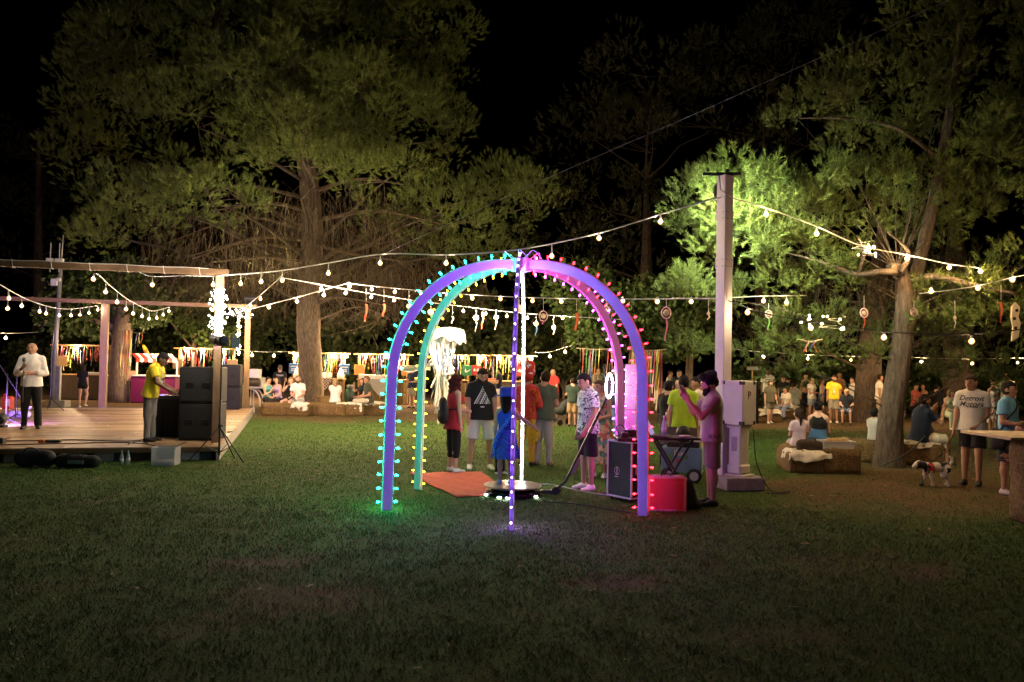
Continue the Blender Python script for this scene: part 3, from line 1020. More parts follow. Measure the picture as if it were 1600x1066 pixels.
string_light("near bulb string drooping from the lamp pole past the right edge",
             [(1138, 470, 12.1), (1200, 491, 11.8), (1290, 505, 11.5), (1381, 518, 11.2), (1480, 523, 11.0), (1560, 519, 10.8), (1640, 508, 10.6), (1720, 495, 10.4), (1900, 445, 8.6), (2150, 350, 6.8)],
             [(1168, 488), (1267, 512), (1381, 527), (1518, 533), (1660, 520), (1850, 470), (2080, 380)], cr=.009, cab=cable_k, mat=bulb_near)  # end bulbs hang out of view, added to light the right foreground
string_light("short bulb string behind the pole among low pine twigs",
             [(1050, 466, 13.2), (1120, 466, 13.3), (1193, 463, 14), (1260, 462, 15.5)], [(1080, 471), (1193, 470), (1229, 473)], cr=.008)
string_light("bulb string under the pine boughs near the right edge",
             [(1436, 459, 13.4), (1480, 454, 13.2), (1530, 446, 13.0), (1590, 432, 12.8), (1640, 425, 12.6)], [(1455, 455), (1528, 450), (1582, 437), (1608, 436)], cr=.008, mat=bulb_near)
string_light("bulb string swagged along the left half of the stage",
             [(-30, 425, 14.2), (0, 445, 15.5), (50, 471, 18), (100, 483, 21), (153, 478, 23.8)],
             [(14, 466), (12, 482), (34, 478), (62, 487), (72, 490), (93, 493), (111, 493), (125, 492), (139, 489), (153, 484)], mat=bulb_st, cr=.009)
string_light("bulb string swagged from the front beam to the back beam of the stage",
             [(153, 428, 13.9), (175, 449, 15), (200, 468, 17), (222, 480, 19.5), (240, 486, 21.5), (264, 480, 23.8)],
             [(146, 436), (165, 456), (183, 472), (197, 483), (208, 490), (222, 494), (233, 498), (245, 497), (255, 492), (264, 486)], mat=bulb_st, cr=.009)
string_light("pair of bulbs under the front beam beside the corner post",
             [(215, 424, 14.2), (238, 432, 14.3), (290, 431, 14.5), (336, 432, 14.7)], [(238, 445), (333, 445)], cr=.007, mat=bulb_st)
string_light("far bulb string left of the big pine trunk", [(372, 545, 34), (394, 549, 34), (428, 550, 34), (460, 549, 34)], [(394, 555), (428, 556)], r=.06, mat=bulb_far)
string_light("far bulb string right of the ribbon stalls", [(836, 551, 34), (859, 550, 33), (883, 543, 32), (930, 530, 31)], [(859, 557), (883, 550)], r=.055, mat=bulb_far)
string_light("lone far bulb string at the left edge behind the performer", [(-40, 515, 30), (9, 521, 30), (60, 519, 30)], [(9, 528)], r=.05, mat=bulb_far)

string_light("far bulb string over the seated crowd, most bulbs added", [(1140, 545, 24), (1193, 550, 24.5), (1300, 556, 25), (1400, 558, 25.5), (1519, 561, 26), (1640, 558, 26)], [(1193, 557), (1262, 560), (1330, 562), (1440, 565), (1519, 568), (1590, 567)], r=.045, mat=EM("lit_seating_bulb", (1.0, .62, .28), 6500))  # most of these bulbs are added to brighten the seated crowd
# bare steel wire rising to the upper right
wp = [D(600, 397, 13.6), D(840, 285, 13.0), D(1100, 172, 12.4), D(1500, -8, 11.5), D(1800, -140, 11)]
b = B(); b.tube([p - wp[0] for p in wp], .004, 5)
T(b.obj("guy_wire", M("steel_wire", (.16, .15, .2), .5, metal=.3), None, True, wp[0]), "thin steel wire rising to the upper right over the arch", "wire")


# ---- fairy light bundles
def fairy(label, px, py, Y, hw, hh, n, seed, mat=None, r=.009, strands=3):
    rng = np.random.default_rng(seed); c = D(px, py, Y); root = empty("fairy_light_bundle", c); T(root, label, "fairy lights")
    s = Y / FPX; b = B(); me = None
    for k in range(strands):
        pts = [Vector((rng.uniform(-hw, hw) * s, rng.uniform(-.12, .05), (1 - 2 * t) * hh * s)) for t in np.linspace(0, 1, 9)]
        b.tube(catmull(pts, 4), .003, 4)
    b.obj("cable", cable_m, root)
    e = B(); e.lathe([(r * .3, -r * 1.6), (r, -r * .6), (r, r * .8), (r * .4, r * 1.4)], n=6); me = e.mesh("fairy_bulb", mat or fairy_m)
    for k in range(n):
        link("fairy_bulb", me, root, (rng.uniform(-1, 1) * hw * s, rng.uniform(-.12, .04), rng.uniform(-1, 1) * hh * s))


fairy("dense bundle of white fairy lights hung on the stage corner post", 342, 488, 14.5, 13, 36, 60, 1, bright_fairy, r=.009)
fairy("knot of fairy lights on top of the stage back post", 376, 489, 24.4, 20, 8, 16, 2, bright_fairy, r=.014)
fairy("strand of white fairy lights down the stage back post", 373, 525, 24.4, 3, 30, 24, 3, r=.012)
fairy("wreath of fairy lights under the pine boughs right of the pole", 1284, 505, 13.2, 34, 12, 12, 4, fairy_m, r=.008, strands=1)
fairy("small knot of fairy lights in the fork of the leaning pine", 1352, 388, 13.6, 22, 12, 7, 5, r=.008, strands=1)

# ---- LED arch
ARCH_LEG = {'front': (G(799, 828), (.30, .10, 1.0), 900), 'front_left': (G(604, 797), (.002, 1.0, .55), 300), 'back_left': (G(653, 765), (1.0, .62, .016), 26),
            'back': (G(815, 757), (.80, .93, 1.0), 230), 'back_right': (G(968, 775), (1.0, .03, .95), 85), 'front_right': (G(1005, 806), (1.0, .004, .008), 110)}
HUB = Vector((.10, 10.35, 3.12))


def build_arch():
    root = empty("light_arch", (HUB.x, HUB.y, 0))
    T(root, "open dome of six white ribs edged with coloured lights", "light arch")
    o = Vector((HUB.x, HUB.y, 0))
    paint = M("arch_white_paint", (.78, .78, .78), .55, .04, 5, bump=.03)
    h = B(); h.lathe([(.13, -.085), (.135, -.08), (.135, .08), (.13, .085)], (0, 0, HUB.z), n=6)
    hub = h.obj("hub", paint, root)
    c = B()
    for a in (0, 1, 2.2, 3.3, 4.4, 5.2):
        q = [Vector((math.cos(a) * .12, math.sin(a) * .12, HUB.z + .08)), Vector((math.cos(a + .2) * .24, math.sin(a + .2) * .24, HUB.z + .17)), Vector((math.cos(a + .6) * .3, math.sin(a + .6) * .3, HUB.z + .06))]
        c.tube(catmull(q, 5), .006, 5)
    c.obj("cable", cable_m, hub)
    for nm, (leg, col, st) in ARCH_LEG.items():
        d = Vector((leg.x - HUB.x, leg.y - HUB.y, 0)); R = d.length; d.normalize(); tg = Vector((-d.y, d.x, 0))
        z1 = 1.62; path = []
        for i in range(9):
            t = i / 8; path.append((R - .03 * t, z1 * t))
        for i in range(1, 31):
            a = i / 30 * PI / 2
            path.append((.12 + (R - .03 - .12) * math.cos(a) ** .93, z1 + (HUB.z - z1) * math.sin(a) ** 1.0))
        P = [d * r + Vector((0, 0, z)) for r, z in path]
        n = len(P); Nn = []
        for i in range(n):
            t = (P[min(i + 1, n - 1)] - P[max(i - 1, 0)]).normalized()
            Nn.append(t.cross(tg).normalized())
        # make normals point outward
        if Nn[0].dot(d) < 0: Nn = [-q for q in Nn]
        b = B(); V = []; F = []
        for i in range(n):
            for a, t in ((.058, .024), (.058, -.024), (-.058, -.024), (-.058, .024)):
                V.append(P[i] + Nn[i] * a + tg * t)
        for i in range(n - 1):
            for k in range(4):
                F.append((i * 4 + k, i * 4 + (k + 1) % 4, i * 4 + 4 + (k + 1) % 4, i * 4 + 4 + k))
        F += [(0, 3, 2, 1), (4 * n - 4, 4 * n - 3, 4 * n - 2, 4 * n - 1)]
        b.add(V, F); rib = b.obj("rib", paint, root)
        # light cable along both edges
        cb = B()
        for sg in (1, -1):
            cb.tube([P[i] + Nn[i] * sg * .0635 + tg * .008 * math.sin(i * 1.7) for i in range(n)], .005, 4)
        cb.obj("light_cable", cable_m, rib)
        # leds
        e = B(); e.cur = 0
        e.lathe([(.006, 0), (.008, .004), (.008, .03), (.006, .034)], n=6)
        e.cur = 1
        er = .0098
        if nm == 'front':          # shaded body, only the tip glows outward
            e.cur = 0; e.lathe([(er, .034), (er, .06), (er * .9, .0605)], n=6); e.cur = 1; er = .0072
            e.lathe([(er, .061), (er * .9, .067), (er * .5, .072), (.001, .074)], n=8); om = e.mesh("led", [cable_m, EM("lit_led_front_outer", (.30, .10, 1.0), 700)], True)
            e = B(); e.lathe([(.006, 0), (.008, .004), (.008, .03), (.006, .034)], n=6); e.cur = 1
            e.lathe([(.007, .034), (.0098, .038), (.0098, .056), (.007, .066), (.002, .070)], n=6)
        else:
            e.lathe([(er * .7, .034), (er, .038), (er, .056), (er * .7, .066), (.002, .070)], n=6)
        lm = e.mesh("led", [cable_m, EM("lit_led_" + nm, col, st)], True)
        L = [0]
        for i in range(1, n): L.append(L[-1] + (P[i] - P[i - 1]).length)
        s = .10
        while s < L[-1] - .06:
            i = max(k for k in range(n - 1) if L[k] <= s); t = (s - L[i]) / (L[i + 1] - L[i])
            p = P[i].lerp(P[i + 1], t); nn = Nn[i].lerp(Nn[i + 1], t).normalized()
            for sg in (1, -1):
                if nm == 'back' and sg > 0:
                    continue
                ob = link("led", om if nm == 'front' and sg > 0 else lm, rib, p + nn * sg * .059)
                ob.rotation_euler = (nn * sg + Vector((0, 0, random.uniform(-.12, .12)))).to_track_quat('Z', 'Y').to_euler()
            s += .166


build_arch()

# ---- photo booth: round platform with a swinging arm and ring light
def build_booth():
    c = G(801, 774)
    root = empty("photo_booth_platform", c); T(root, "round black photo booth platform with swinging arm and ring light", "photo booth")
    mm = M("glossy_black_shell", (.012, .012, .013), .12, .2, 6)
    b = B(); b.lathe([(.36, .0), (.385, .012), (.39, .05), (.37, .075), (.30, .085)], n=48); b.obj("base", mm, root, True)
    b = B(); b.lathe([(.26, .08), (.30, .085), (.30, .12), (.26, .125)], n=40); b.obj("turntable", mm, root, True)
    b = B(); b.lathe([(.38, .125), (.405, .13), (.405, .145), (.398, .15), (.05, .151)], n=56); b.obj("top_plate", M("brushed_steel_top", (.32, .29, .25), .28, .25, 5, metal=.85, bump=.1, bscale=50), root)
    em = EM("lit_white_led", (.75, .88, 1.0), 160)
    for a in (-2.05, -1.75, -.62, 2.4, 3.5):
        e = B(); e.box((math.cos(a) * .392, math.sin(a) * .392, .025), (.05, .012, .014), a + PI / 2); e.obj("base_led", em, root)
    # arm: knuckle, angled foot, long pole
    def W(px, py, Y): return D(px, py, Y) - c
    Y = c.y
    b = B(); b.box((.50, .03, .055), (.22, .09, .05), 0, bev=.008); b.lathe([(.055, -.04), (.06, -.03), (.06, .03), (.055, .04)], (.60, .03, .07), n=18, R=Matrix.Rotation(PI / 2, 3, 'X'))
    b.obj("knuckle", black_pl, root)
    p = [Vector((.60, .03, .075)), W(884, 752, Y), W(889, 742, Y), W(950, 616, Y + .1)]
    b = B()
    for i in range(3):
        a, e = p[i], p[i + 1]; q = (e - a); m_ = (a + e) / 2
        b.box(m_, (.035, .05, q.length + .02), R=q.to_track_quat('Z', 'X').to_matrix(), bev=.004)
    arm = b.obj("arm", black_mt, root)
    b = B(); q = p[3] - p[2]; Rm = q.to_track_quat('Z', 'X').to_matrix(); b.box(p[2] + q * .12 + Rm @ Vector((-.03, 0, 0)), (.05, .07, .24), R=Rm, bev=.006)
    b.obj("counterweight", M("arm_grey", (.18, .22, .22), .35, metal=.4), arm)
    b = B(); b.box(p[2] + q * .56 - Vector((0, .03, 0)), (.045, .03, .10), R=Rm, bev=.004); b.box(p[2] + q * .8 - Vector((0, .03, 0)), (.04, .03, .05), R=Rm, bev=.004); b.obj("clamp", M("arm_grey", (.18, .22, .22)), arm)
    # ring light
    rc = W(952, 603, Y + .12); Rr = Euler((math.radians(90), math.radians(8), math.radians(62))).to_matrix()
    V = []; F = []; n1, n2 = 40, 10
    for i in range(n1):
        a = 2 * PI * i / n1
        for k in range(n2):
            t = 2 * PI * k / n2
            q = Vector((math.cos(a) * (.125 + .018 * math.cos(t)), math.sin(a) * (.165 + .018 * math.cos(t)), .012 * math.sin(t)))
            V.append(rc + Rr @ q)
    for i in range(n1):
        for k in range(n2):
            F.append((i * n2 + k, ((i + 1) % n1) * n2 + k, ((i + 1) % n1) * n2 + (k + 1) % n2, i * n2 + (k + 1) % n2))
    b = B(); b.add(V, F); b.obj("ring_light", EM("lit_ring", (1.0, .95, .97), 22), arm, True)
    b = B(); b.box(rc + Vector((0, .02, 0)), (.08, .012, .15), math.radians(28), bev=.004); b.tube([rc + Vector((0, .02, -.07)), p[3]], .012, 6); b.obj("phone_holder", black_pl, arm)


build_booth()

# ================================================================ SIGNED-DISTANCE MODELLING (people, dog, soft goods)
def v3(*a):
    return np.array(a, float)


def nrm(a):
    a = np.asarray(a, float); return a / (np.linalg.norm(a) + 1e-9)


class Sdf:
    """smooth union of tapered capsules and ellipsoids"""
    def __init__(s, k=.01):
        s.p = []; s.k = k; s.cuts = []; s.sub = []; s.nz = None; s.mg = .07

    def cap(s, a, b, ra, rb, flat=None, sc=1.0, k=None):
        s.p.append(('c', np.asarray(a, float), np.asarray(b, float), ra, rb, flat, sc, k)); return s

    def ell(s, c, r, R=None, k=None):
        s.p.append(('e', np.asarray(c, float), np.asarray(r, float), R, 0, 0, 0, k)); return s

    def cut(s, pt, n):
        """remove everything on the side n points to"""
        s.cuts.append((np.asarray(pt, float), nrm(n))); return s

    def carve(s, c, r, k=.006):
        s.sub.append((np.asarray(c, float), r, k)); return s

    def prim(s, q, P):
        if q[0] == 'c':
            _, a, b, ra, rb, flat, sc, _k = q
            ba = b - a; L2 = ba @ ba + 1e-12
            pa = P - a; t = np.clip(pa @ ba / L2, 0, 1)
            off = pa - t[:, None] * ba
            if flat is not None:
                cm = off @ flat; off = off + np.outer(cm * (1 / sc - 1), flat)
                return (np.linalg.norm(off, axis=1) - (ra + (rb - ra) * t)) * (.4 + .6 * sc)
            return np.linalg.norm(off, axis=1) - (ra + (rb - ra) * t)
        _, c, r, R, *_ = q
        d = P - c
        if R is not None:
            d = d @ R
        k0 = np.linalg.norm(d / r, axis=1); k1 = np.linalg.norm(d / (r * r), axis=1)
        return k0 * (k0 - 1) / (k1 + 1e-9)

    def __call__(s, P):
        if len(P) < 4000 or s.mg <= 0:
            D_ = None
            for q in s.p:
                d = s.prim(q, P); k = q[7] or s.k
                if D_ is None:
                    D_ = d
                else:
                    h = np.clip(.5 + .5 * (D_ - d) / k, 0, 1)
                    D_ = D_ * (1 - h) + d * h - k * h * (1 - h)
        else:
            D_ = np.full(len(P), .5)
            for q in s.p:
                k = q[7] or s.k; mg = s.mg + k
                if q[0] == 'c':
                    lo = np.minimum(q[1] - q[3], q[2] - q[4]); hi = np.maximum(q[1] + q[3], q[2] + q[4])
                else:
                    r = np.max(q[2]) if q[3] is not None else q[2]; lo = q[1] - r; hi = q[1] + r
                lo = lo - mg; hi = hi + mg
                i = np.nonzero((P[:, 0] > lo[0]) & (P[:, 0] < hi[0]) & (P[:, 1] > lo[1]) & (P[:, 1] < hi[1]) & (P[:, 2] > lo[2]) & (P[:, 2] < hi[2]))[0]
                if not len(i):
                    continue
                d = s.prim(q, P[i]); c = D_[i]
                h = np.clip(.5 + .5 * (c - d) / k, 0, 1)
                D_[i] = c * (1 - h) + d * h - k * h * (1 - h)
        if s.nz is not None:
            D_ = D_ + s.nz(P)
        for c, r, k in s.sub:
            d = -(np.linalg.norm(P - c, axis=1) - r)
            h = np.clip(.5 - .5 * (D_ - d) / k, 0, 1)
            D_ = D_ * (1 - h) + d * h + k * h * (1 - h)
        for p, n in s.cuts:
            D_ = np.maximum(D_, (P - p) @ n)
        return D_

    def bounds(s):
        lo = np.full(3, 9e9); hi = -lo
        for q in s.p:
            if q[0] == 'c':
                for c, r in ((q[1], q[3]), (q[2], q[4])):
                    lo = np.minimum(lo, c - r); hi = np.maximum(hi, c + r)
            else:
                r = np.max(q[2]) if q[3] is not None else q[2]
                lo = np.minimum(lo, q[1] - r); hi = np.maximum(hi, q[1] + r)
        return lo, hi


class Multi(Sdf):
    '''smooth union of whole Sdfs, each with its own cuts'''
    def __init__(s, a, subs, k, nz=None):
        Sdf.__init__(s, k); s.a = a; s.subs = subs; s.p = list(a.p) + [q for b in subs for q in b.p]; s.nz_ = nz; s.post = None

    def __call__(s, P):
        d = s.a(P)
        for b in s.subs:
            e = b(P); h = np.clip(.5 + .5 * (d - e) / s.k, 0, 1); d = d * (1 - h) + e * h - s.k * h * (1 - h)
        if s.nz_ is not None:
            d = d + s.nz_(P)
        if s.post is not None:
            d = s.post(P, d)
        return d


def surfnet(f, lo, hi, h):
    lo = lo - 3 * h; hi = hi + 3 * h
    C = 4
    n = (np.ceil((hi - lo) / h / C).astype(int) + 1) * C
    nc = n // C
    ax = [lo[i] + (np.arange(nc[i]) * C + (C - 1) / 2) * h for i in range(3)]
    g = np.stack(np.meshgrid(*ax, indexing='ij'), -1).reshape(-1, 3)
    dc = f(g).reshape(nc)
    val = np.repeat(np.repeat(np.repeat(dc, C, 0), C, 1), C, 2).astype(np.float32)
    act = np.abs(dc) < h * C * 1.35
    am = np.repeat(np.repeat(np.repeat(act, C, 0), C, 1), C, 2)
    ii = np.argwhere(am)
    val[am] = f(lo + ii * h)
    ins = val < 0
    # cells
    cn = n - 1
    s = np.zeros(cn, np.int8)
    for dx in (0, 1):
        for dy in (0, 1):
            for dz in (0, 1):
                s += ins[dx:dx + cn[0], dy:dy + cn[1], dz:dz + cn[2]]
    ac = (s > 0) & (s < 8)
    cid = np.full(cn, -1, np.int64); ci = np.argwhere(ac); cid[ac] = np.arange(len(ci))
    if not len(ci):
        return np.zeros((0, 3)), np.zeros((0, 4), int)
    acc = np.zeros((len(ci), 3)); cnt = np.zeros(len(ci))
    corners = [(a, b, c) for a in (0, 1) for b in (0, 1) for c in (0, 1)]
    for a in corners:
        for x in range(3):
            if a[x]:
                continue
            b = list(a); b[x] = 1
            va = val[ci[:, 0] + a[0], ci[:, 1] + a[1], ci[:, 2] + a[2]]; vb = val[ci[:, 0] + b[0], ci[:, 1] + b[1], ci[:, 2] + b[2]]
            m = (va < 0) != (vb < 0)
            t = np.where(m, va / (va - vb + 1e-12), 0)
            p = np.repeat(np.array(a, float)[None], len(ci), 0); p[:, x] += t
            acc[m] += p[m]; cnt[m] += 1
    V = lo + (ci + acc / cnt[:, None]) * h
    Fs = []
    for x in range(3):
        sl0 = [slice(1, n[i] - 1) for i in range(3)]; sl0[x] = slice(0, n[x] - 1)
        sl1 = list(sl0); sl1[x] = slice(1, n[x])
        a = ins[tuple(sl0)]; b = ins[tuple(sl1)]
        e = np.argwhere(a != b); sg = a[a != b]
        if not len(e):
            continue
        base = e.copy()
        for i in range(3):
            if i != x:
                base[:, i] += 1
        y, z = (x + 1) % 3, (x + 2) % 3
        def c(dy, dz):
            q = base.copy(); q[:, y] -= dy; q[:, z] -= dz
            return cid[q[:, 0], q[:, 1], q[:, 2]]
        q = np.stack([c(0, 0), c(1, 0), c(1, 1), c(0, 1)], 1)
        q[~sg] = q[~sg][:, ::-1]
        Fs.append(q)
    F = np.concatenate(Fs); F = F[(F >= 0).all(1)]
    return V, F


def sdf_obj(name, f, h, mat, parent, loc=None, extra=0.0):
    lo, hi = f.bounds()
    V, F = surfnet(f, lo - extra, hi + extra, h)
    if not len(F):
        return None
    return link(name, mesh_np(name, V, F, mat, True), parent, loc)


def fold_noise(amp, fr, seed=0, axis=(1, .2, .5)):
    r = np.random.default_rng(seed); K = r.normal(size=(5, 3)) * fr * np.array([1, 1, .45]); ph = r.random(5) * 6.28
    return lambda P: amp * sum(np.sin(P @ K[i] + ph[i]) for i in range(5)) / 2.2


def curl_noise(amp, fr, seed=0):
    r = np.random.default_rng(seed); K = r.normal(size=(7, 3)) * fr; ph = r.random(7) * 6.28
    return lambda P: amp * sum(np.sin(P @ K[i] + ph[i]) for i in range(7)) / 2.4


# ---------------------------------------------------------------- people
SKIN = {}


def skin(t):
    c = {'fair': (.56, .34, .25), 'mid': (.45, .255, .17), 'tan': (.36, .195, .12), 'dark': (.17, .085, .05)}[t]
    return M("skin_" + t, c, .5, .07, 14, spec=.35)


def cloth(col, rough=.85):
    k = "cloth_%d_%d_%d" % tuple(int(c * 999) for c in col)
    return M(k, col, rough, .14, 6, bump=.55, bscale=11, spec=.2, sheen=.1, stretch=(1.3, 1.3, .6))


def hairm(col):
    k = "hair_%d_%d_%d" % tuple(int(c * 999) for c in col)
    return M(k, col, .75, .35, 30, bump=.5, bscale=90, spec=.12, stretch=(2, 2, .5))


BLK = (.012, .012, .013); DKBR = (.022, .014, .010); BRN = (.06, .034, .018); BLOND = (.32, .22, .11); WHT = (.78, .77, .74)
ARMS = {'down': ((.16, .02, -1), (.05, -.14, -1)), 'bent': ((.14, -.05, -1), (-.25, -1, -.12)), 'belly': ((.22, -.12, -1), (-.85, -.75, -.1)),
        'phone': ((.12, -.75, -.65), (-.35, -.75, .75)), 'face': ((.12, -.8, -.55), (-.3, -.25, 1)), 'fwd': ((.12, -.6, -.8), (-.05, -1, .0)),
        'hip': ((.65, .12, -.8), (-.6, -.25, -.75)), 'lap': ((.12, -.3, -1), (-.45, -.85, -.25)), 'out': ((.8, -.15, -.6), (.4, -.6, -.35)),
        'knee': ((.12, -.45, -.85), (-.25, -.85, -.45)), 'back': ((.2, .25, -1), (-.2, .1, -1)), 'low': ((.18, -.12, -1), (.0, -.45, -.9)), 'side': ((1, -.1, .1), (1, -.1, .12))}
LEGS = {'stand': ((.03, 0, -1), (.02, .02, -1)), 'fwd': ((.03, -.22, -1), (.02, .06, -1)), 'rear': ((.03, .14, -1), (.02, .30, -1)), 'wide': ((.12, 0, -1), (.07, 0, -1)),
        'sit': ((.10, -1, -.05), (.02, .0, -1)), 'sitout': ((.14, -1, -.10), (.0, -.45, -1)), 'sitdown': ((.16, -1, -.35), (-.05, .35, -1)), 'bendk': ((.05, -.4, -1), (.02, .35, -1)), 'cross': ((-.12, -1, .05), (-.35, -.35, -1))}
PEOPLE = []


def person(label, pos, H, yaw, arms=('down', 'down'), legs=('stand', 'stand'), top=None, bottom=None, shoes=None, hair=('short', BLK), sk='mid', fem=False,
           lean=(0, 0), head=(0, 0), seat=None, beard=None, build=1.0, group=None, res=None, face=None, extra=None, child=False, prints=None):
    """arms = (right, left); legs = (right, left); local forward is -y; yaw 0 faces the camera, +90 faces viewer's right"""
    pos = Vector(pos); dist = pos.y
    h = res or max(.0098, min(.031, dist * .00118))
    fine = h < .0168
    if face is None:
        face = fine and abs(((yaw + head[0] + 180) % 360) - 180) < 115
    root = empty("person", pos, math.radians(yaw) - math.atan2(pos.x, pos.y)); T(root, label, "person", group or "people at the party")
    hs = 1.28 if child else 1.0                      # children have larger heads
    # ---- skeleton
    w = nrm((lean[0], -lean[1], 1.0)); u = nrm(np.cross(np.cross(w, (1, 0, 0)), w)); f = np.cross(u, w); f = f if f[1] < 0 else -f
    bw = build
    leg_l = .24 if not child else .225
    shw = (.094 if not fem else .085) * (bw * .4 + .6)
    P0 = v3(0, 0, 0); hipw = .048 * bw
    sh = {s: P0 + w * .254 + u * shw * s for s in (-1, 1)}
    Nk = P0 + w * .292; hp = {s: P0 + u * hipw * s - w * .015 for s in (-1, 1)}
    J = {}
    for s, a, l in ((-1, arms[0], legs[0]), (1, arms[1], legs[1])):
        a = ARMS[a] if isinstance(a, str) else a; l = LEGS[l] if isinstance(l, str) else l
        def dv(q): return nrm((q[0] * s, q[1], q[2]))
        # arms follow the torso frame, legs the world
        def td(q):
            q = dv(q); return nrm(u * q[0] - f * q[1] + w * q[2])
        e = sh[s] + td(a[0]) * .162; wr = e + td(a[1]) * .145
        kn = hp[s] + dv(l[0]) * leg_l; an = kn + dv(l[1]) * leg_l
        J[s] = dict(e=e, wr=wr, kn=kn, an=an, ad=td(a[1]), ld=dv(l[1]))
    ft = {s: nrm((.12 * s, -1, 0)) for s in (-1, 1)}
    low = min(J[s]['an'][2] for s in (-1, 1)) - .038
    sc = H
    if seat is not None:
        shift = v3(0, 0, seat / sc + .055)
    else:
        shift = v3(0, 0, -low)
    def X(p): return (p + shift) * sc
    hy, hp_ = math.radians(head[0]), math.radians(head[1])
    hw = nrm(w * .5 + v3(0, 0, .5)); fh0 = nrm(f - hw * (f @ hw)); uh0 = np.cross(hw, fh0); uh0 = uh0 if uh0[0] > 0 else -uh0
    fh = nrm(fh0 * math.cos(hy) + uh0 * math.sin(hy)); uh = nrm(uh0 * math.cos(hy) - fh0 * math.sin(hy))
    fh, hw = nrm(fh * math.cos(hp_) + hw * math.sin(hp_)), nrm(hw * math.cos(hp_) - fh * math.sin(hp_))
    Hc = Nk + hw * (.084 * (hs * .6 + .4)) + fh * .012
    q = hs
    # ---- body
    bd = Sdf(.012 * sc)
    def cap(S_, a, b, ra, rb, flat=None, s_=1.0, k=None): S_.cap(X(a), X(b), ra * sc, rb * sc, flat, s_, k)
    def ell(S_, c, r, R=None): S_.ell(X(c), np.array(r) * sc, R)
    RH = np.stack([uh, fh, hw], 1)
    ell(bd, Hc, (.047 * q, .057 * q, .060 * q), RH)
    cap(bd, Hc + fh * .022 * q - hw * .028 * q, Hc + fh * .032 * q - hw * .050 * q, .032 * q, .020 * q)
    cap(bd, Nk - w * .03, Hc - hw * .03 - fh * .008, .033 * (bw * .5 + .5), .030)
    if fine:
        cap(bd, Hc + fh * .053 * q + hw * .004 * q, Hc + fh * .064 * q - hw * .017 * q, .006 * q, .0085 * q, k=.005 * sc)
        cap(bd, Hc + fh * .050 * q + uh * .018 * q + hw * .014 * q, Hc + fh * .050 * q - uh * .018 * q + hw * .014 * q, .008 * q, .008 * q, k=.006 * sc)
        cap(bd, Hc + fh * .046 * q + uh * .010 * q - hw * .034 * q, Hc + fh * .046 * q - uh * .010 * q - hw * .034 * q, .0075 * q, .0075 * q, k=.004 * sc)
        for s in (-1, 1):
            bd.carve(X(Hc + fh * .060 * q + uh * .021 * q * s + hw * .002 * q), .011 * q * sc)
    for s in (-1, 1):
        ell(bd, Hc + uh * .048 * q * s - hw * .004 * q, (.009 * q, .014 * q, .020 * q), RH)
    wa, hi_, ch = ((.070, .093, .088) if fem else (.076, .086, .097))
    wa *= bw; hi_ *= (bw * .7 + .3); ch *= (bw * .6 + .4)
    cap(bd, P0 - w * .01, P0 + w * .085, hi_, wa, f, .70)
    cap(bd, P0 + w * .085, P0 + w * .20, wa, ch, f, .66)
    cap(bd, P0 + w * .20, P0 + w * .25, ch, ch * .72, f, .62)
    cap(bd, sh[-1] * .86 + sh[1] * .14, sh[1] * .86 + sh[-1] * .14, .034, .034)
    for s in (-1, 1): cap(bd, sh[s] * .8 + Nk * .2, Nk + w * .012, .026, .026)
    if fem:
        for s in (-1, 1):
            ell(bd, P0 + w * .20 + f * .052 + u * .038 * s, (.036, .034, .036))
    if bw > 1.15:
        ell(bd, P0 + w * .07 + f * .03, (.075 * bw, .062 * bw, .075))
    fa = .8 if child or fem else 1.0
    for s in (-1, 1):
        j = J[s]
        cap(bd, sh[s], j['e'], .033 * fa * (bw * .5 + .5), .025 * fa); cap(bd, j['e'], j['wr'], .026 * fa, .0165 * fa)
        hd = j['ad']; ax = nrm(np.cross(hd, (0, 0, 1)) if abs(hd[2]) < .8 else np.cross(hd, (0, 1, 0)))
        # palm faces inward when the arm hangs
        acr = nrm(np.cross(hd, ax)) if abs(hd[2]) < .8 else nrm(np.cross(hd, v3(1, 0, 0)))
        pn = nrm(np.cross(hd, acr))
        cap(bd, j['wr'] + hd * .012, j['wr'] + hd * .042, .019 * fa + .002, .021 * fa + .002, pn, .5)
        if fine:
            for i, (o_, L_) in enumerate(((-.016, .036), (-.0055, .042), (.0055, .040), (.0155, .031))):
                b0 = j['wr'] + hd * .052 + acr * o_
                md = b0 + nrm(hd + pn * .25) * L_ * .55; en = md + nrm(hd + pn * .8) * L_ * .5
                cap(bd, b0, md, .0058, .0052, k=.003 * sc); cap(bd, md, en, .0052, .0045, k=.003 * sc)
            b0 = j['wr'] + hd * .018 - acr * .017
            md = b0 + nrm(hd - acr * .8 + pn * .2) * .024
            cap(bd, b0, md, .0075, .006, k=.004 * sc); cap(bd, md, md + nrm(hd + pn * .3) * .02, .006, .005, k=.003 * sc)
        else:
            cap(bd, j['wr'] + hd * .045, j['wr'] + hd * .085, .017 * fa, .010 * fa, pn, .5)
            cap(bd, j['wr'] + hd * .02 - acr * .016, j['wr'] + hd * .05 - acr * .03, .008, .006)
        th = (.050 if not fem else .052) * (bw * .6 + .4)
        cap(bd, hp[s], j['kn'], th, .031); cap(bd, j['kn'], j['an'], .030, .0195)
        cal = j['kn'] + (j['an'] - j['kn']) * .3 + v3(0, .009, 0)
        ell(bd, cal, (.028, .030, .055) if abs(j['ld'][2]) > .6 else (.028, .034, .03))
        fd = ft[s]; an = j['an']
        cap(bd, an + v3(0, 0, -.006), an + fd * .02 + v3(0, 0, -.018), .022, .018)
        cap(bd, an + v3(0, .012, -.022), an + fd * .085 + v3(0, 0, -.026), .018, .014, v3(0, 0, 1), .8)
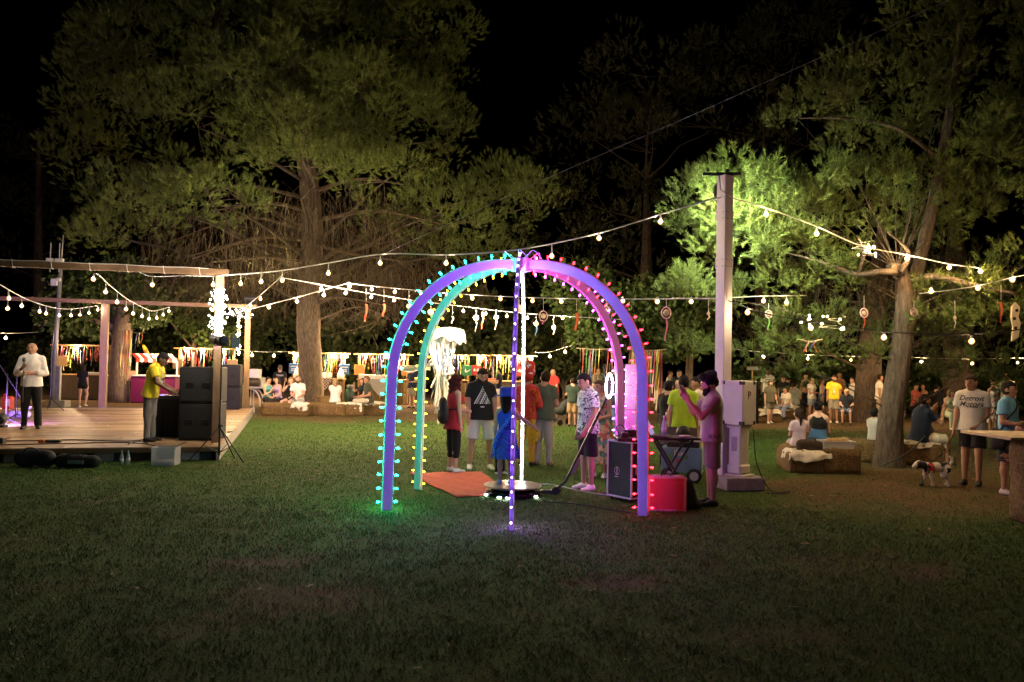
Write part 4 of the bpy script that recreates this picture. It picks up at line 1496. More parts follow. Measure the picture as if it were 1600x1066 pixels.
    bob = sdf_obj("body", bd, h, skin(sk), root)
    # ---- clothes
    hold = {}
    def garment(name, S_, mat, hh=None):
        o_ = sdf_obj(name, S_, hh or h, mat, root); hold[name] = (S_, o_); return o_
    INF = .010
    if bottom:
        kind, colr = bottom[0], bottom[1]; m = bottom[2] if len(bottom) > 2 else cloth(colr)
        if kind in ('pants', 'shorts', 'bermuda', 'leggings', 'hotpants'):
            b_ = Sdf(.012 * sc); inf = .012 if kind == 'leggings' else (.008 if kind == 'hotpants' else INF)
            cap(b_, P0 - w * .015, P0 + w * .055, hi_ + min(inf, .004), wa + .004, f, .68); b_.cut(X(P0 + w * .062), w)
            frac = {'pants': 1.0, 'leggings': .62, 'shorts': .78, 'bermuda': .97, 'hotpants': .36}[kind]
            if kind in ('pants', 'leggings'):
                for s in (-1, 1):
                    j = J[s]
                    cap(b_, hp[s], j['kn'], th + .004, .034 + inf * .9)
                    e2 = j['kn'] + (j['an'] - j['kn']) * (.93 if kind == 'pants' else .45)
                    cap(b_, j['kn'], e2, .034 + inf * .8, (.031 if kind == 'pants' else .029) + inf * .5)
                b_.nz = fold_noise(.004 * sc if kind == 'pants' else .0008, 26 / sc, 6)
                garment("trousers" if kind == 'pants' else "leggings", b_, m)
            else:
                subs = []
                for s in (-1, 1):
                    e2 = hp[s] + (J[s]['kn'] - hp[s]) * frac; q_ = Sdf(.01)
                    cap(q_, hp[s], e2, th + .004, (.048 if kind != 'hotpants' else .052) + inf); q_.cut(X(e2), J[s]['kn'] - hp[s])
                    subs.append(q_)
                garment("shorts", Multi(b_, subs, .014 * sc, fold_noise(.0035 * sc, 30 / sc, 5)), m)
        elif kind in ('skirt', 'dress_skirt', 'long_skirt'):
            Lk = bottom[3] if len(bottom) > 3 else .24
            a = X(P0 + w * .07); e = X(P0 + w * .07 - v3(0, 0, Lk)); r0, r1 = (wa + .012) * sc, (hi_ + .028 + Lk * .12) * sc
            fl = fold_noise(.006 * sc, 10 / sc, 3)
            class Sk(Sdf):
                def __call__(s_, P):
                    t = np.clip((a[2] - P[:, 2]) / (a[2] - e[2]), 0, 1); c = a + np.outer(t, e - a)
                    dx = P[:, 0] - c[:, 0]; dy = (P[:, 1] - c[:, 1]) / .78
                    an_ = np.arctan2(dy, dx); r = r0 + (r1 - r0) * t ** .7
                    r = r + sc * .012 * t * np.sin(an_ * 9 + 1.3 * np.sin(an_ * 2)) + sc * .006 * t * np.sin(an_ * 17 + 2)
                    d = (np.hypot(dx, dy) - r) * .75
                    inner = -(np.hypot(dx, dy) - (r - .012 * sc)) * .75
                    d = np.where(t > .25, np.maximum(d, inner), d)
                    return np.maximum(d, np.maximum(P[:, 2] - a[2], e[2] - P[:, 2]))
                def bounds(s_):
                    r = r1 + .03 * sc; return np.minimum(a, e) - v3(r, r, 0), np.maximum(a, e) + v3(r, r, 0)
            garment("skirt", Sk(), m)
        elif kind == 'sit_skirt':
            b_ = Sdf(.05 * sc); cap(b_, P0 - w * .02, P0 + w * .06, hi_ + .02, wa + .012, f, .8)
            for s in (-1, 1):
                cap(b_, hp[s], J[s]['kn'], th + .014, .045); cap(b_, J[s]['kn'], J[s]['kn'] + (J[s]['an'] - J[s]['kn']) * .5, .045, .05)
            b_.nz = fold_noise(.006 * sc, 24 / sc, 8); garment("skirt", b_, m)
    if top:
        kind, colr = top[0], top[1]; m = top[2] if len(top) > 2 else cloth(colr)
        t_ = Sdf(.014 * sc)
        inf = INF if kind not in ('tank', 'crop', 'cami') else .006
        hemz = -.055 if kind in ('tee', 'polo', 'shirt', 'long') else (-.03 if kind == 'tank' else (-.10 if kind == 'tunic' else (.12 if kind == 'crop' else .02)))
        loose = .012 if kind in ('tee', 'shirt', 'polo', 'long') else .0
        if kind != 'crop':
            cap(t_, P0 + w * hemz, P0 + w * .085, hi_ + inf + loose * 2.0 + (.03 if kind == 'tunic' else 0), wa + inf + loose, f, .74)
        cap(t_, P0 + w * (.085 if kind != 'crop' else .13), P0 + w * .20, wa + inf + loose, ch + inf, f, .70)
        cap(t_, P0 + w * .20, P0 + w * .25, ch + inf, ch * .74 + inf, f, .66)
        if bw > 1.15:
            ell(t_, P0 + w * .07 + f * .03, (.075 * bw + inf, .062 * bw + inf, .085))
        if fem:
            for s in (-1, 1):
                ell(t_, P0 + w * .20 + f * .052 + u * .038 * s, (.036 + inf, .034 + inf, .036 + inf))
        if kind in ('tee', 'polo', 'shirt', 'long', 'crop_tee'):
            cap(t_, sh[-1] * .9 + sh[1] * .1, sh[1] * .9 + sh[-1] * .1, .034 + inf * .7, .034 + inf * .7)
            for s in (-1, 1): cap(t_, sh[s] * .8 + Nk * .2, Nk + w * .006, .027 + inf * .5, .026 + inf * .5)
        elif kind in ('tank', 'tunic', 'crop', 'cami'):
            for s in (-1, 1):
                cap(t_, P0 + w * .23 + u * .05 * s + f * .02, P0 + w * .29 + u * .055 * s, .022, .014)
        slv = {'tee': .62, 'polo': .6, 'shirt': 1.0, 'long': 1.0, 'crop_tee': .5}.get(kind, 0)
        subs = []
        if slv:
            for s in (-1, 1):
                j = J[s]
                if slv < 1:
                    e2 = sh[s] + (j['e'] - sh[s]) * slv
                    q_ = Sdf(.01); cap(q_, sh[s], e2, .034 + inf * .8, .037 * fa + inf * .9); q_.cut(X(e2), j['e'] - sh[s]); subs.append(q_)
                else:
                    e2 = j['e'] + (j['wr'] - j['e']) * (.55 if kind == 'shirt' else .95)
                    q_ = Sdf(.008 * sc); cap(q_, sh[s], j['e'], .034 + inf * .8, .030 + inf); cap(q_, j['e'], e2, .030 + inf, .024 + inf * .8)
                    q2 = Sdf(.01); q2.cut(X(e2), j['wr'] - j['e']); subs.append(q_)
        hz = X(P0 + w * hemz); nw = -w
        nkp = X(Nk + w * .004 - f * .004)
        t_.cut(hz, nw)
        def post(P, d):
            if kind in ('tank', 'cami', 'crop', 'tunic'):
                return np.maximum(d, .052 * sc - np.linalg.norm((P - nkp), axis=1))
            return np.maximum(d, .040 * sc - np.linalg.norm((P - nkp) * np.array([1, 1, .8]), axis=1))
        tt = Multi(t_, subs, .016 * sc, fold_noise(.0045 * sc if slv else .002 * sc, 24 / sc, len(label) * 7 % 97)); tt.post = post
        to = garment({'tee': 't_shirt', 'polo': 'polo_shirt', 'shirt': 'shirt', 'long': 'sweater'}.get(kind, 'top'), tt, m)
        if kind in ('polo', 'shirt'):
            c_ = Sdf(.01); cap(c_, Nk - w * .012 - f * .01, Nk + w * .008 - f * .012, .043, .040); c_.cut(X(Nk + w * .014), w); c_.cut(X(Nk + w * -.02 + f * .04), nrm(f - w * .4))
            garment("collar", c_, m)
        hold['top'] = tt
    if shoes:
        m = M("shoe_%d_%d" % (int(shoes[0] * 999), int(shoes[2] * 999)), shoes, .6, .15, 20, bump=.1)
        for s in (-1, 1):
            an = J[s]['an']; fd = ft[s]; S_ = Sdf(.012 * sc)
            cap(S_, an + v3(0, .010, -.020), an + fd * .088 + v3(0, 0, -.026), .027, .020, v3(0, 0, 1), .85)
            cap(S_, an + v3(0, .004, -.004), an + fd * .03 + v3(0, 0, -.014), .025, .022)
            S_.cut(X(an + v3(0, 0, -.0378)), (0, 0, -1)); S_.cut(X(an + v3(0, 0, .012)), (0, 0, 1))
            so = sdf_obj("shoe", S_, h, m, root)
    # ---- hair
    hk, hc = hair[0], hair[1]
    if hk != 'bald':
        S_ = Sdf(.012 * sc); hm = hairm(hc)
        rr = .0048 * q
        if hk == 'curly':
            ell(S_, Hc + hw * .030 * q - fh * .008 * q, (.070 * q, .076 * q, .070 * q), RH); S_.nz = curl_noise(.008 * sc, 70 / sc, 2)
        else:
            ell(S_, Hc + hw * .006 * q - fh * .004 * q, (.047 * q + rr, .057 * q + rr, .060 * q + rr), RH)
            if hk == 'short': ell(S_, Hc + hw * .032 * q + fh * .004 * q, (.042 * q, .052 * q, .040 * q), RH)
            S_.nz = curl_noise(.0022 * sc, 60 / sc, 3)
        long_ = hk in ('long', 'longcurly', 'pony', 'bun', 'bob')
        if hk in ('long', 'longcurly', 'bob'):
            Lh = {'long': .19, 'longcurly': .15, 'bob': .085}[hk]; wd = {'long': .042, 'longcurly': .058, 'bob': .045}[hk]
            cap(S_, Hc - fh * .022 * q + hw * .0, Hc - fh * .035 - w * Lh, wd * q + .006, wd * .8)
            for s in (-1, 1):
                cap(S_, Hc - fh * .008 * q + uh * .036 * q * s + hw * .02, Hc - fh * .005 + uh * .045 * s - w * Lh * .75, .022, .018)
            if hk == 'longcurly': S_.nz = curl_noise(.0055 * sc, 70 / sc, 4)
        if hk == 'pony':
            cap(S_, Hc - fh * .06 * q + hw * .025 * q, Hc - fh * .085 - w * .05, .020, .026); cap(S_, Hc - fh * .085 - w * .05, Hc - fh * .07 - w * .16, .026, .012)
        if hk == 'bun':
            ell(S_, Hc - fh * .062 * q + hw * .035 * q, (.028, .028, .028))
        # hairline: keep the face free
        fc = X(Hc + fh * (.054 if hk != 'curly' else .042) * q + hw * .020 * q); fn = nrm(fh * 1.0 - hw * .55)
        lowp = X(Hc - hw * .018 * q)
        class Hr(Sdf):
            def __call__(s_, P):
                d = Sdf.__call__(S_, P)
                d = np.where((P - X(Hc)) @ hw > -.002, np.maximum(d, (P - fc) @ fn), d)
                if hk in ('short', 'curly'):
                    # shorn at the neck, ears free
                    d = np.maximum(d, -((P - lowp) @ nrm(hw * 1.0 - fh * .45)) - ((.026 if hk == 'short' else .055) * sc))
                elif not long_:
                    pass
                if hk in ('pony', 'bun'):
                    b2 = -((P - lowp) @ nrm(hw - fh * .6)) - .008 * sc
                    near = np.linalg.norm(P - X(Hc), axis=1) < .074 * q * sc
                    d = np.where(near, np.maximum(d, b2), d)
                # never in front of the face
                x_ = (P - X(Hc)) @ uh; y_ = (P - X(Hc)) @ fh; z_ = (P - X(Hc)) @ hw
                d = np.maximum(d, np.minimum(np.minimum(y_ - .020 * q * sc, .029 * q * sc + .008 * sc * np.sin(x_ * 90 / sc) * .5 - z_), .06 * q * sc - np.abs(x_)))
                return d
        hh_ = Hr(S_.k); hh_.p = S_.p
        garment("hair", hh_, hm)
    if beard:
        S_ = Sdf(.012 * sc); cap(S_, Hc + fh * .022 * q - hw * .034 * q, Hc + fh * .036 * q - hw * .058 * q, .038 * q, .028 * q)
        for s in (-1, 1): cap(S_, Hc + uh * .041 * q * s + fh * .006 * q - hw * .015 * q, Hc + uh * .03 * q * s + fh * .026 * q - hw * .045 * q, .010, .018)
        S_.nz = curl_noise(.002 * sc, 80 / sc, 6)
        class Bd(Sdf):
            def __call__(s_, P):
                d = Sdf.__call__(S_, P); z_ = (P - X(Hc)) @ hw; y_ = (P - X(Hc)) @ fh
                d = np.maximum(d, np.minimum(z_ + .024 * q * sc, y_ - .02 * q * sc))
                return d
        bb_ = Bd(S_.k); bb_.p = S_.p; garment("beard", bb_, hairm(beard))
    if face:
        ew = M("eye_white", (.26, .24, .22), .25, .02); ed = M("eye_dark", (.015, .01, .008), .15, .1); bm_ = hairm(hc if hk != 'bald' else DKBR); lp = M("lips", (.34, .13, .10), .45, .1)
        for s in (-1, 1):
            c = X(Hc + fh * (.0520 if fine else .0535) * q + uh * .021 * q * s + hw * .001 * q); r = .0068 * q * sc
            b = B(); b.cur = 0; b.lathe([(r * .2, -r * .6), (r * .8, -r * .35), (r, 0), (r * .8, r * .35), (r * .2, r * .6)], c, 10, Matrix(RH.tolist()))
            b.cur = 1; Rz = Matrix(np.stack([uh, hw, fh], 1).tolist()); b.lathe([(r * .7, -.1 * r), (r * .62, r * .45), (r * .2, r * .6)], Vector(c) + Vector(fh) * r * .55, 8, Rz)
            b.obj("eye", [ew, ed], root, True)
            a = X(Hc + fh * .0555 * q + uh * .010 * q * s + hw * .0175 * q); e = X(Hc + fh * .047 * q + uh * .033 * q * s + hw * .0165 * q); m2 = (a + e) / 2 + hw * .0015 * q * sc + fh * .005 * sc
            b = B(); b.tube([a, m2, e], [.0030 * sc, .0034 * sc, .0018 * sc], 6); b.obj("eyebrow", bm_, root, True)
        a = X(Hc + fh * .0535 * q - uh * .014 * q - hw * .034 * q); e = X(Hc + fh * .0535 * q + uh * .014 * q - hw * .034 * q)
        b = B(); b.tube([a, (a + e) / 2 + fh * .004 * q * sc, e], [.002 * sc, .0042 * sc, .002 * sc], 6); b.obj("mouth", lp, root, True)
    # ---- flat prints on the chest
    for pr_ in (prints or []):
        me, mat_, cw, sidef = pr_                # mesh in its own xy plane, material, height along spine, +1 front / -1 back
        V = np.zeros(len(me.vertices) * 3); me.vertices.foreach_get("co", V); V = V.reshape(-1, 3)
        ax = u * (1 if sidef > 0 else -1); ff = f
        if sidef == 2:                           # on the wearer's left flank
            ax, ff, sidef = -f, u, 1
        dirv = -ff * sidef                       # travelling direction
        ctr = X(P0 + w * cw) + ff * sidef * .45 * sc
        Q = ctr + np.outer(V[:, 0], ax) + np.outer(V[:, 1], w)
        t = np.zeros(len(Q))
        for _ in range(60):
            t += np.clip(tt(Q + np.outer(t, dirv)), -.02, .1) * .8
        Q = Q + np.outer(t - .004, dirv)
        me.vertices.foreach_set("co", Q.astype(np.float32).ravel()); me.materials.clear(); me.materials.append(mat_); me.update()
        link("shirt_print", me, root)
    info = dict(root=root, X=X, J=J, P0=P0, w=w, u=u, f=f, Hc=Hc, fh=fh, uh=uh, hw=hw, sc=sc, Nk=Nk, sh=sh, h=h, top=hold.get('top'))
    PEOPLE.append(info)
    return info


def hand(info, s, fwd=.05):
    """hand centre in the person's local space; s=-1 right hand, +1 left hand"""
    j = info['J'][s]; return Vector(info['X'](j['wr'] + j['ad'] * fwd))


def snap(info, pts, off=.006):
    '''lay points onto the surface of the person's top'''
    P = np.array([tuple(p) for p in pts], float); F_ = info['top']
    for _ in range(25):
        d = F_(P) - off; g = np.stack([F_(P + np.eye(3)[i] * .004) - F_(P - np.eye(3)[i] * .004) for i in range(3)], 1)
        g /= np.linalg.norm(g, axis=1)[:, None] + 1e-6; P = P - g * np.clip(d, -.03, .03)[:, None]
    return [Vector(p) for p in P]


def to_world(info, p):
    r = info['root']; return Vector(r.location) + Matrix.Rotation(r.rotation_euler.z, 3, 'Z') @ Vector(p)


def subdiv_plane_print(polys, name="print"):
    b = B()
    for pl in polys:
        b.add([(x, y, 0) for x, y in pl], [tuple(range(len(pl)))])
    return b.mesh(name, None)

# ================================================================ HAY BALES AND CLOTHS
hay_m = M("hay_straw", (.17, .105, .042), .9, .6, 26, bump=1.0, bscale=55, stretch=(.6, 2, 2))
straw_m = M("loose_straw", (.30, .20, .085), .8, .35, 30)
white_cloth = M("white_table_cloth", (.70, .66, .58), .9, .08, 5, bump=.12, bscale=40)
_bale = []


def bale_meshes():
    rng = np.random.default_rng(9)
    for v in range(3):
        b = B(); nx, ny, nz = 14, 7, 6
        # rough box
        b.box((0, 0, 0), (1, .46, .38), bev=.035)
        for sgn in (-1, 1):
            pass
        V = []
        body = B()
        def face(o, X, Y, n1, n2):
            o, X, Y = Vector(o), Vector(X), Vector(Y); N_ = X.cross(Y).normalized()
            def fn(a, c):
                e = min(a, 1 - a, c, 1 - c); bulge = .02 * min(1, e * 8)
                p = o + X * a + Y * c
                k = .030 * (fbm(p.x * 11 + v * 5, p.y * 11 + p.z * 13, 3) - .5) * 2
                return p + N_ * (bulge + (k if e > .01 else 0) - .02 * (e < .01))
            body.grid(fn, n1, n2)
        x, y, z = .5, .23, .19
        face((-x, -y, -z), (2 * x, 0, 0), (0, 0, 2 * z), 18, 8); face((x, y, -z), (-2 * x, 0, 0), (0, 0, 2 * z), 18, 8)
        face((-x, y, -z), (0, -2 * y, 0), (0, 0, 2 * z), 9, 8); face((x, -y, -z), (0, 2 * y, 0), (0, 0, 2 * z), 9, 8)
        face((-x, -y, z), (2 * x, 0, 0), (0, 2 * y, 0), 18, 9); face((-x, y, -z), (2 * x, 0, 0), (0, -2 * y, 0), 4, 3)
        blk = body.mesh("bale_block", hay_m, True)
        # straw sticking out
        n = 1100; P = np.zeros((n, 3)); fsel = rng.random(n)
        P[:, 0] = rng.uniform(-x, x, n); P[:, 1] = np.where(fsel < .6, -y, rng.uniform(-y, y, n)); P[:, 2] = np.where(fsel < .6, rng.uniform(-z, z, n), z)
        i = fsel > .85; P[i, 0] = np.sign(rng.random(i.sum()) - .5) * x; P[i, 2] = rng.uniform(-z, z, i.sum())
        i = fsel > .95; P[i, 1] = y
        d = P / np.array([x, y, z]); d = np.where(np.abs(d) > .98, d, 0) + rng.normal(size=(n, 3)) * .75; d /= np.linalg.norm(d, axis=1)[:, None]
        ln = .04 + .13 * rng.random(n) ** 2; sd = np.cross(d, rng.normal(size=(n, 3))); sd /= np.linalg.norm(sd, axis=1)[:, None]
        T_ = np.stack([P - d * .02 + sd * .0022, P - d * .02 - sd * .0022, P + d * ln[:, None]], 1).reshape(-1, 3)
        st = mesh_np("loose_straw", T_, np.arange(n * 3).reshape(-1, 3), straw_m)
        tw = B()
        for xx in (-.22, .22):
            tw.tube([(xx, -y - .018, -z), (xx, -y - .024, 0), (xx, -y - .016, z + .012), (xx, 0, z + .024), (xx, y + .016, z + .012), (xx, y + .02, -z)], .004, 4)
        _bale.append((blk, st, tw.mesh("twine", M("bale_twine", (.35, .20, .08), .8))))


bale_meshes()


def hay_bale(label, pos, rz=0.0, size=(1, .46, .38), up=False, group="hay bales used as seats"):
    k = random.randrange(3); p = Vector(pos)
    r = empty("hay_bale", p, rz); T(r, label, "hay bale", group)
    sc = (size[0] / 1.0, size[1] / .46, size[2] / .38)
    for nm, me in zip(("bale_block", "loose_straw", "twine"), _bale[k]):
        o = link(nm, me, r, (0, 0, .19 * sc[2])); o.scale = sc
        if nm == "loose_straw": o["kind"] = "stuff"
        if up:
            o.rotation_euler = (0, -PI / 2, 0); o.location = (.19 * sc[2], 0, .5 * sc[0])
    return r


def drape(label, pos, w, d, drop, rz=0.0, seed=0, name="white_cloth", mat=None, group="white cloths on the hay bales", cat="cloth"):
    """cloth lying over a bale top at pos: flat centre, hanging wavy edges"""
    hw, hd = w / 2, d / 2
    def fn(a, c):
        x = (a - .5) * (w + 2 * drop); y = (c - .5) * (d + 2 * drop)
        ox = max(0, abs(x) - hw); oy = max(0, abs(y) - hd)
        wob = .03 * math.sin(x * 9 + seed) + .03 * math.sin(y * 11 + seed * 2) + .022 * math.sin(x * 31 + y * 9 + seed) + .016 * math.sin(y * 37 - x * 12 + seed)
        f_ = max(ox, oy); z = .012 + .01 * math.sin(x * 7 + seed) * math.sin(y * 8) - f_ * (.92 + .25 * math.sin(x * 6 + y * 5 + seed))
        X_ = math.copysign(min(abs(x), hw + .035 + ox * .12), x); Y_ = math.copysign(min(abs(y), hd + .035 + oy * .12), y)
        k = min(1, f_ / max(drop, .01))
        return Vector((X_ + wob * k * .5, Y_ + wob * k, z + wob * .28 + .01 * abs(math.sin(x * 19 + y * 13 + seed))))
    b = B(); b.grid(fn, 44, 32); o = b.obj(name, mat or white_cloth, None, True, pos); o.rotation_euler = (0, 0, rz)
    md = o.modifiers.new("thickness", 'SOLIDIFY'); md.thickness = .006
    T(o, label, cat, group)
    return o


def gb(px, py):     # ground point
    return G(px, py)


for lab, px, py, rz in (("hay bale under the two women chatting left of the pine", 428, 650, .05), ("hay bale under the blonde woman and the man in the white tee", 462, 651, -.05),
                        ("hay bale just right of the white tee man at the pine foot", 492, 650, .03), ("hay bale in front of the pine trunk, left of the white cloth", 517, 651, -.04),
                        ("hay bale holding the white cloth beside the woman in white", 545, 651, .06), ("hay bale under the man in the olive tee", 586, 649, -.05)):
    p = gb(px, py) + Vector((0, .3 + random.uniform(-.06, .1), 0)); hay_bale(lab, p, rz * 2.5, (random.uniform(.78, .98), .5, random.uniform(.34, .42)))
drape("rumpled white cloth on the bale beside the woman in white", gb(543, 651) + Vector((0, .30, .41)), .75, .4, .22, .1, 1)
drape("white cloth under the seated man in the olive tee", gb(584, 649) + Vector((0, .30, .41)), .95, .4, .14, 0, 2)
drape("white cloth under the man in the white tee at the pine", gb(466, 651) + Vector((0, .30, .41)), .4, .4, .22, 0, 3)

# bale with the white tub, right of the pole
pA = gb(1292, 741) + Vector((0, .28, 0))
hay_bale("rough hay bale in the foreground under the white tub", pA + Vector((.28, 0, 0)), .06, (.66, .5, .42))
hay_bale("hay bale with the brown bag and rumpled cloth on it", pA + Vector((-.30, .03, 0)), -.05, (.6, .5, .36))
hay_bale("hay bale behind the tub under the woman in the blue skirt", pA + Vector((.05, .58, 0)), .1, (1.1, .5, .40))
drape("rumpled white cloth under the brown bag in the foreground", pA + Vector((-.26, -.02, .365)), .62, .42, .15, -.05, 4)
# bale by the leaning pine
pN = gb(1436, 727) + Vector((0, .3, 0))
hay_bale("hay bale under the seated man in the navy polo", pN, .05, (1.0, .5, .42))
hay_bale("hay bale half hidden behind the leaning pine trunk", pN + Vector((-1.0, .3, 0)), -.3, (.8, .5, .40))
drape("white cloth on the bale under the man in navy", pN + Vector((.12, 0, .43)), .75, .44, .12, .05, 5)

FB = [(1222, 652, "far hay bale behind the boy in black, white cloth on it"), (1190, 660, "far hay bale half behind the white cabinet"), (1256, 640, "furthest hay bale left of the girl in the printed top"),
      (1288, 655, "far hay bale behind the girl in the denim skirt"), (1322, 657, "far hay bale under the blond boy eating"), (1345, 655, "far hay bale behind the girl in the white tee"), (1376, 654, "far hay bale just left of the leaning trunk"),
      (1420, 642, "far hay bale just right of the leaning trunk"), (1448, 640, "far hay bale in front of the couple in red"), (1480, 652, "far hay bale under the woman in mint green"), (1472, 640, "far hay bale behind the woman in mint green"),
      (1008, 640, "far hay bale seen through the arch's right ribs"), (1040, 636, "far hay bale left of the neon green tee")]
for i, (px, py, lab) in enumerate(FB):
    p = gb(px, py); hay_bale(lab, p, .1 * math.sin(i * 2.3), (1.1, .5, .40), group="far hay bales")
CL = [(1222, 652, "white cloth on the far bale behind the boy in black"), (1256, 640, "white cloth on the furthest bale near the shrubs"), (1322, 657, "white cloth on the blond boy's bale"),
      (1376, 654, "white cloth on the far bale left of the leaning trunk"), (1420, 642, "long white cloth just right of the leaning trunk"), (1448, 640, "white cloth in front of the couple in red"), (1480, 652, "white cloth under the woman in mint green"),
      (1190, 660, "white cloth half behind the white cabinet"), (1008, 640, "cream cloth on the bale seen through the arch")]
for i, (px, py, lab) in enumerate(CL):
    drape(lab, gb(px, py) + Vector((0, 0, .41)), 1.05, .44, .16, .1 * math.sin(i * 2.3), 10 + i, group="white cloths on the far bales")

# ---- bar table at the right edge: plank top on stacked upright bales
pT = gb(1630, 829) + Vector((0, .35, 0))
hay_bale("upright lower hay bale of the bar table at the right edge", pT, 0.0, (1.02, .62, .52), up=True, group="bales of the bar table")
hay_bale("upright hay bale at the back of the bar table", pT + Vector((.45, .5, 0)), .1, (1.02, .6, .5), up=True, group="bales of the bar table")
b = B(); b.box((.25, .2, 0), (1.25, 1.0, .035), .03, bev=.005); o = b.obj("table_top", M("ply_top", (.45, .31, .17), .5, .2, 4, stretch=(1, 8, 1)), None, False, pT + Vector((0, 0, 1.055)))
T(o, "plain wooden board on hay bales at the right edge", "table top")

# ---- white tub, bag and food on the foreground bale
tub = empty("food_tub", pA + Vector((.25, -.02, .425))); T(tub, "white plastic tub with bread on the foreground hay bale", "tub")
wp_ = M("white_plastic", (.72, .70, .66), .4, .04)
b = B()
for (c, s_) in (((0, 0, .006), (.50, .30, .012)), ((0, -.155, .065), (.53, .012, .13)), ((0, .155, .065), (.53, .012, .13)), ((-.262, 0, .065), (.012, .30, .13)), ((.262, 0, .065), (.012, .30, .13))):
    b.box(c, s_)
for c, s_ in (((0, -.168, .131), (.57, .03, .012)), ((0, .168, .131), (.57, .03, .012)), ((-.275, 0, .131), (.03, .31, .012)), ((.275, 0, .131), (.03, .31, .012))):
    b.box(c, s_)
b.obj("tub", wp_, tub)
for i, (x, y) in enumerate(((-.1, .02), (.04, -.03), (.15, .05), (.0, .08))):
    b = B(); b.lathe([(.02, 0), (.06, .02), (.075, .06), (.05, .10), (.015, .115)], (x, y, .06), 10, sy=.8); b.obj("bread_roll", M("bread_crust", (.42, .25, .11), .7, .25, 14), tub, True)
b = B(); b.lathe([(.045, 0), (.06, .005), (.062, .16), (.058, .165)], (.2, .08, .012), 12); b.obj("jar", M("cream_jar", (.5, .38, .22), .4), tub, True)

# ---- concrete block, cabinet marked P
cb = gb(1160, 768) + Vector((0, .28, 0))
b = B(); b.box((0, 0, .10), (.62, .56, .2), math.radians(12), bev=.015); T(b.obj("concrete_block", concrete, None, False, cb), "low concrete block under the white cabinet", "block")
cab = empty("cabinet", cb + Vector((.02, 0, .2)), math.radians(42)); T(cab, "white metal cabinet marked P on a pedestal beside the pole", "cabinet")
cw = M("cabinet_paint", (.74, .71, .65), .5, .08, 4, bump=.04)
b = B(); b.box((0, 0, .012), (.34, .34, .022), bev=.003); b.obj("base_plate", cw, cab)
b = B(); b.box((0, 0, .40), (.24, .20, .76), bev=.012); b.box((0, 0, .10), (.29, .25, .16), bev=.03); b.box((0, 0, .74), (.30, .26, .05), bev=.01); ped = b.obj("pedestal", cw, cab)
b = B(); b.box((-.122, 0, .48), (.006, .09, .22)); b.obj("vent_plate", M("vent_grey", (.32, .31, .3), .5), ped)
b = B(); b.box((0, 0, 1.10), (.40, .36, .66), bev=.008); hb = b.obj("housing", cw, cab)
b = B(); b.box((.196, -.01, 1.10), (.03, .385, .63), bev=.003); b.obj("edge_trim", black_pl, hb)
b = B()
for z in (.80, 1.40):
    for y in (-.15, .15):
        b.box((-.201, y, z), (.006, .055, .055)); 
    for x in (-.17, .12):
        b.box((x, -.1835, z), (.05, .006, .05))
b.obj("corner_guard", black_mt, hb)
text_obj("P", .17, (-.02, -.1825, 1.21), (PI / 2, 0, 0), M("dark_red_letter", (.10, .02, .015), .6), hb)
cb2 = catmull([cb + Vector((.20, -.12, .9)), cb + Vector((.24, -.18, .4)), cb + Vector((.42, -.25, .03)), cb + Vector((.62, -.45, .012)), cb + Vector((.3, -.5, .012)), cb + Vector((.7, -.3, .012))], 6)
b = B(); b.tube([p - cb for p in cb2], .009, 6); T(b.obj("power_cable", M("black_cable", (.015, .015, .015), .5), None, True, cb), "black cable falling from the white cabinet to the grass", "cable")

# ---- technician's corner
tt_ = empty("folding_stand_table", Vector((D(1050, 700, 10.75).x, 10.75, 0)), .06); T(tt_, "black folding cross-leg table with the laptop on it", "table")
b = B(); b.box((0, 0, .875), (.66, .42, .03), bev=.006); b.obj("table_top", black_mt, tt_)
for s in (-1, 1):
    b = B(); b.tube([(-.26, .15 * s, .03), (.24, .15 * s, .86)], .016, 8); b.obj("leg", black_mt, tt_, True)
    b = B(); b.tube([(.26, .11 * s, .03), (-.24, .11 * s, .86)], .016, 8); b.obj("leg", black_mt, tt_, True)
b = B(); b.tube([(-.26, -.15, .04), (-.26, .15, .04)], .012, 6); b.tube([(.26, -.11, .04), (.26, .11, .04)], .012, 6); b.obj("crossbar", black_mt, tt_)
tl = tt_.location
lp = empty("laptop", Vector(tl) + Vector((-.16, -.04, .892)), math.radians(70)); T(lp, "open black laptop seen from behind on the folding table", "laptop")
b = B(); b.box((0, 0, .009), (.34, .24, .018), bev=.004); b.obj("keyboard_base", M("laptop_shell", (.03, .03, .032), .35), lp)
b = B(); b.box((0, .165, .115), (.34, .012, .235), R=Matrix.Rotation(math.radians(-28), 3, 'X'), bev=.004); scn = b.obj("screen_lid", M("laptop_shell", (.03, .03, .032), .35), lp)
b = B(); b.box((0, .157, .115), (.31, .004, .20), R=Matrix.Rotation(math.radians(-28), 3, 'X')); b.obj("display", EM("lit_screen", (.5, .35, .7), .8), scn)
glass = M("bottle_glass", (.8, .85, .9), .08, .02, alpha=.45, spec=.6)
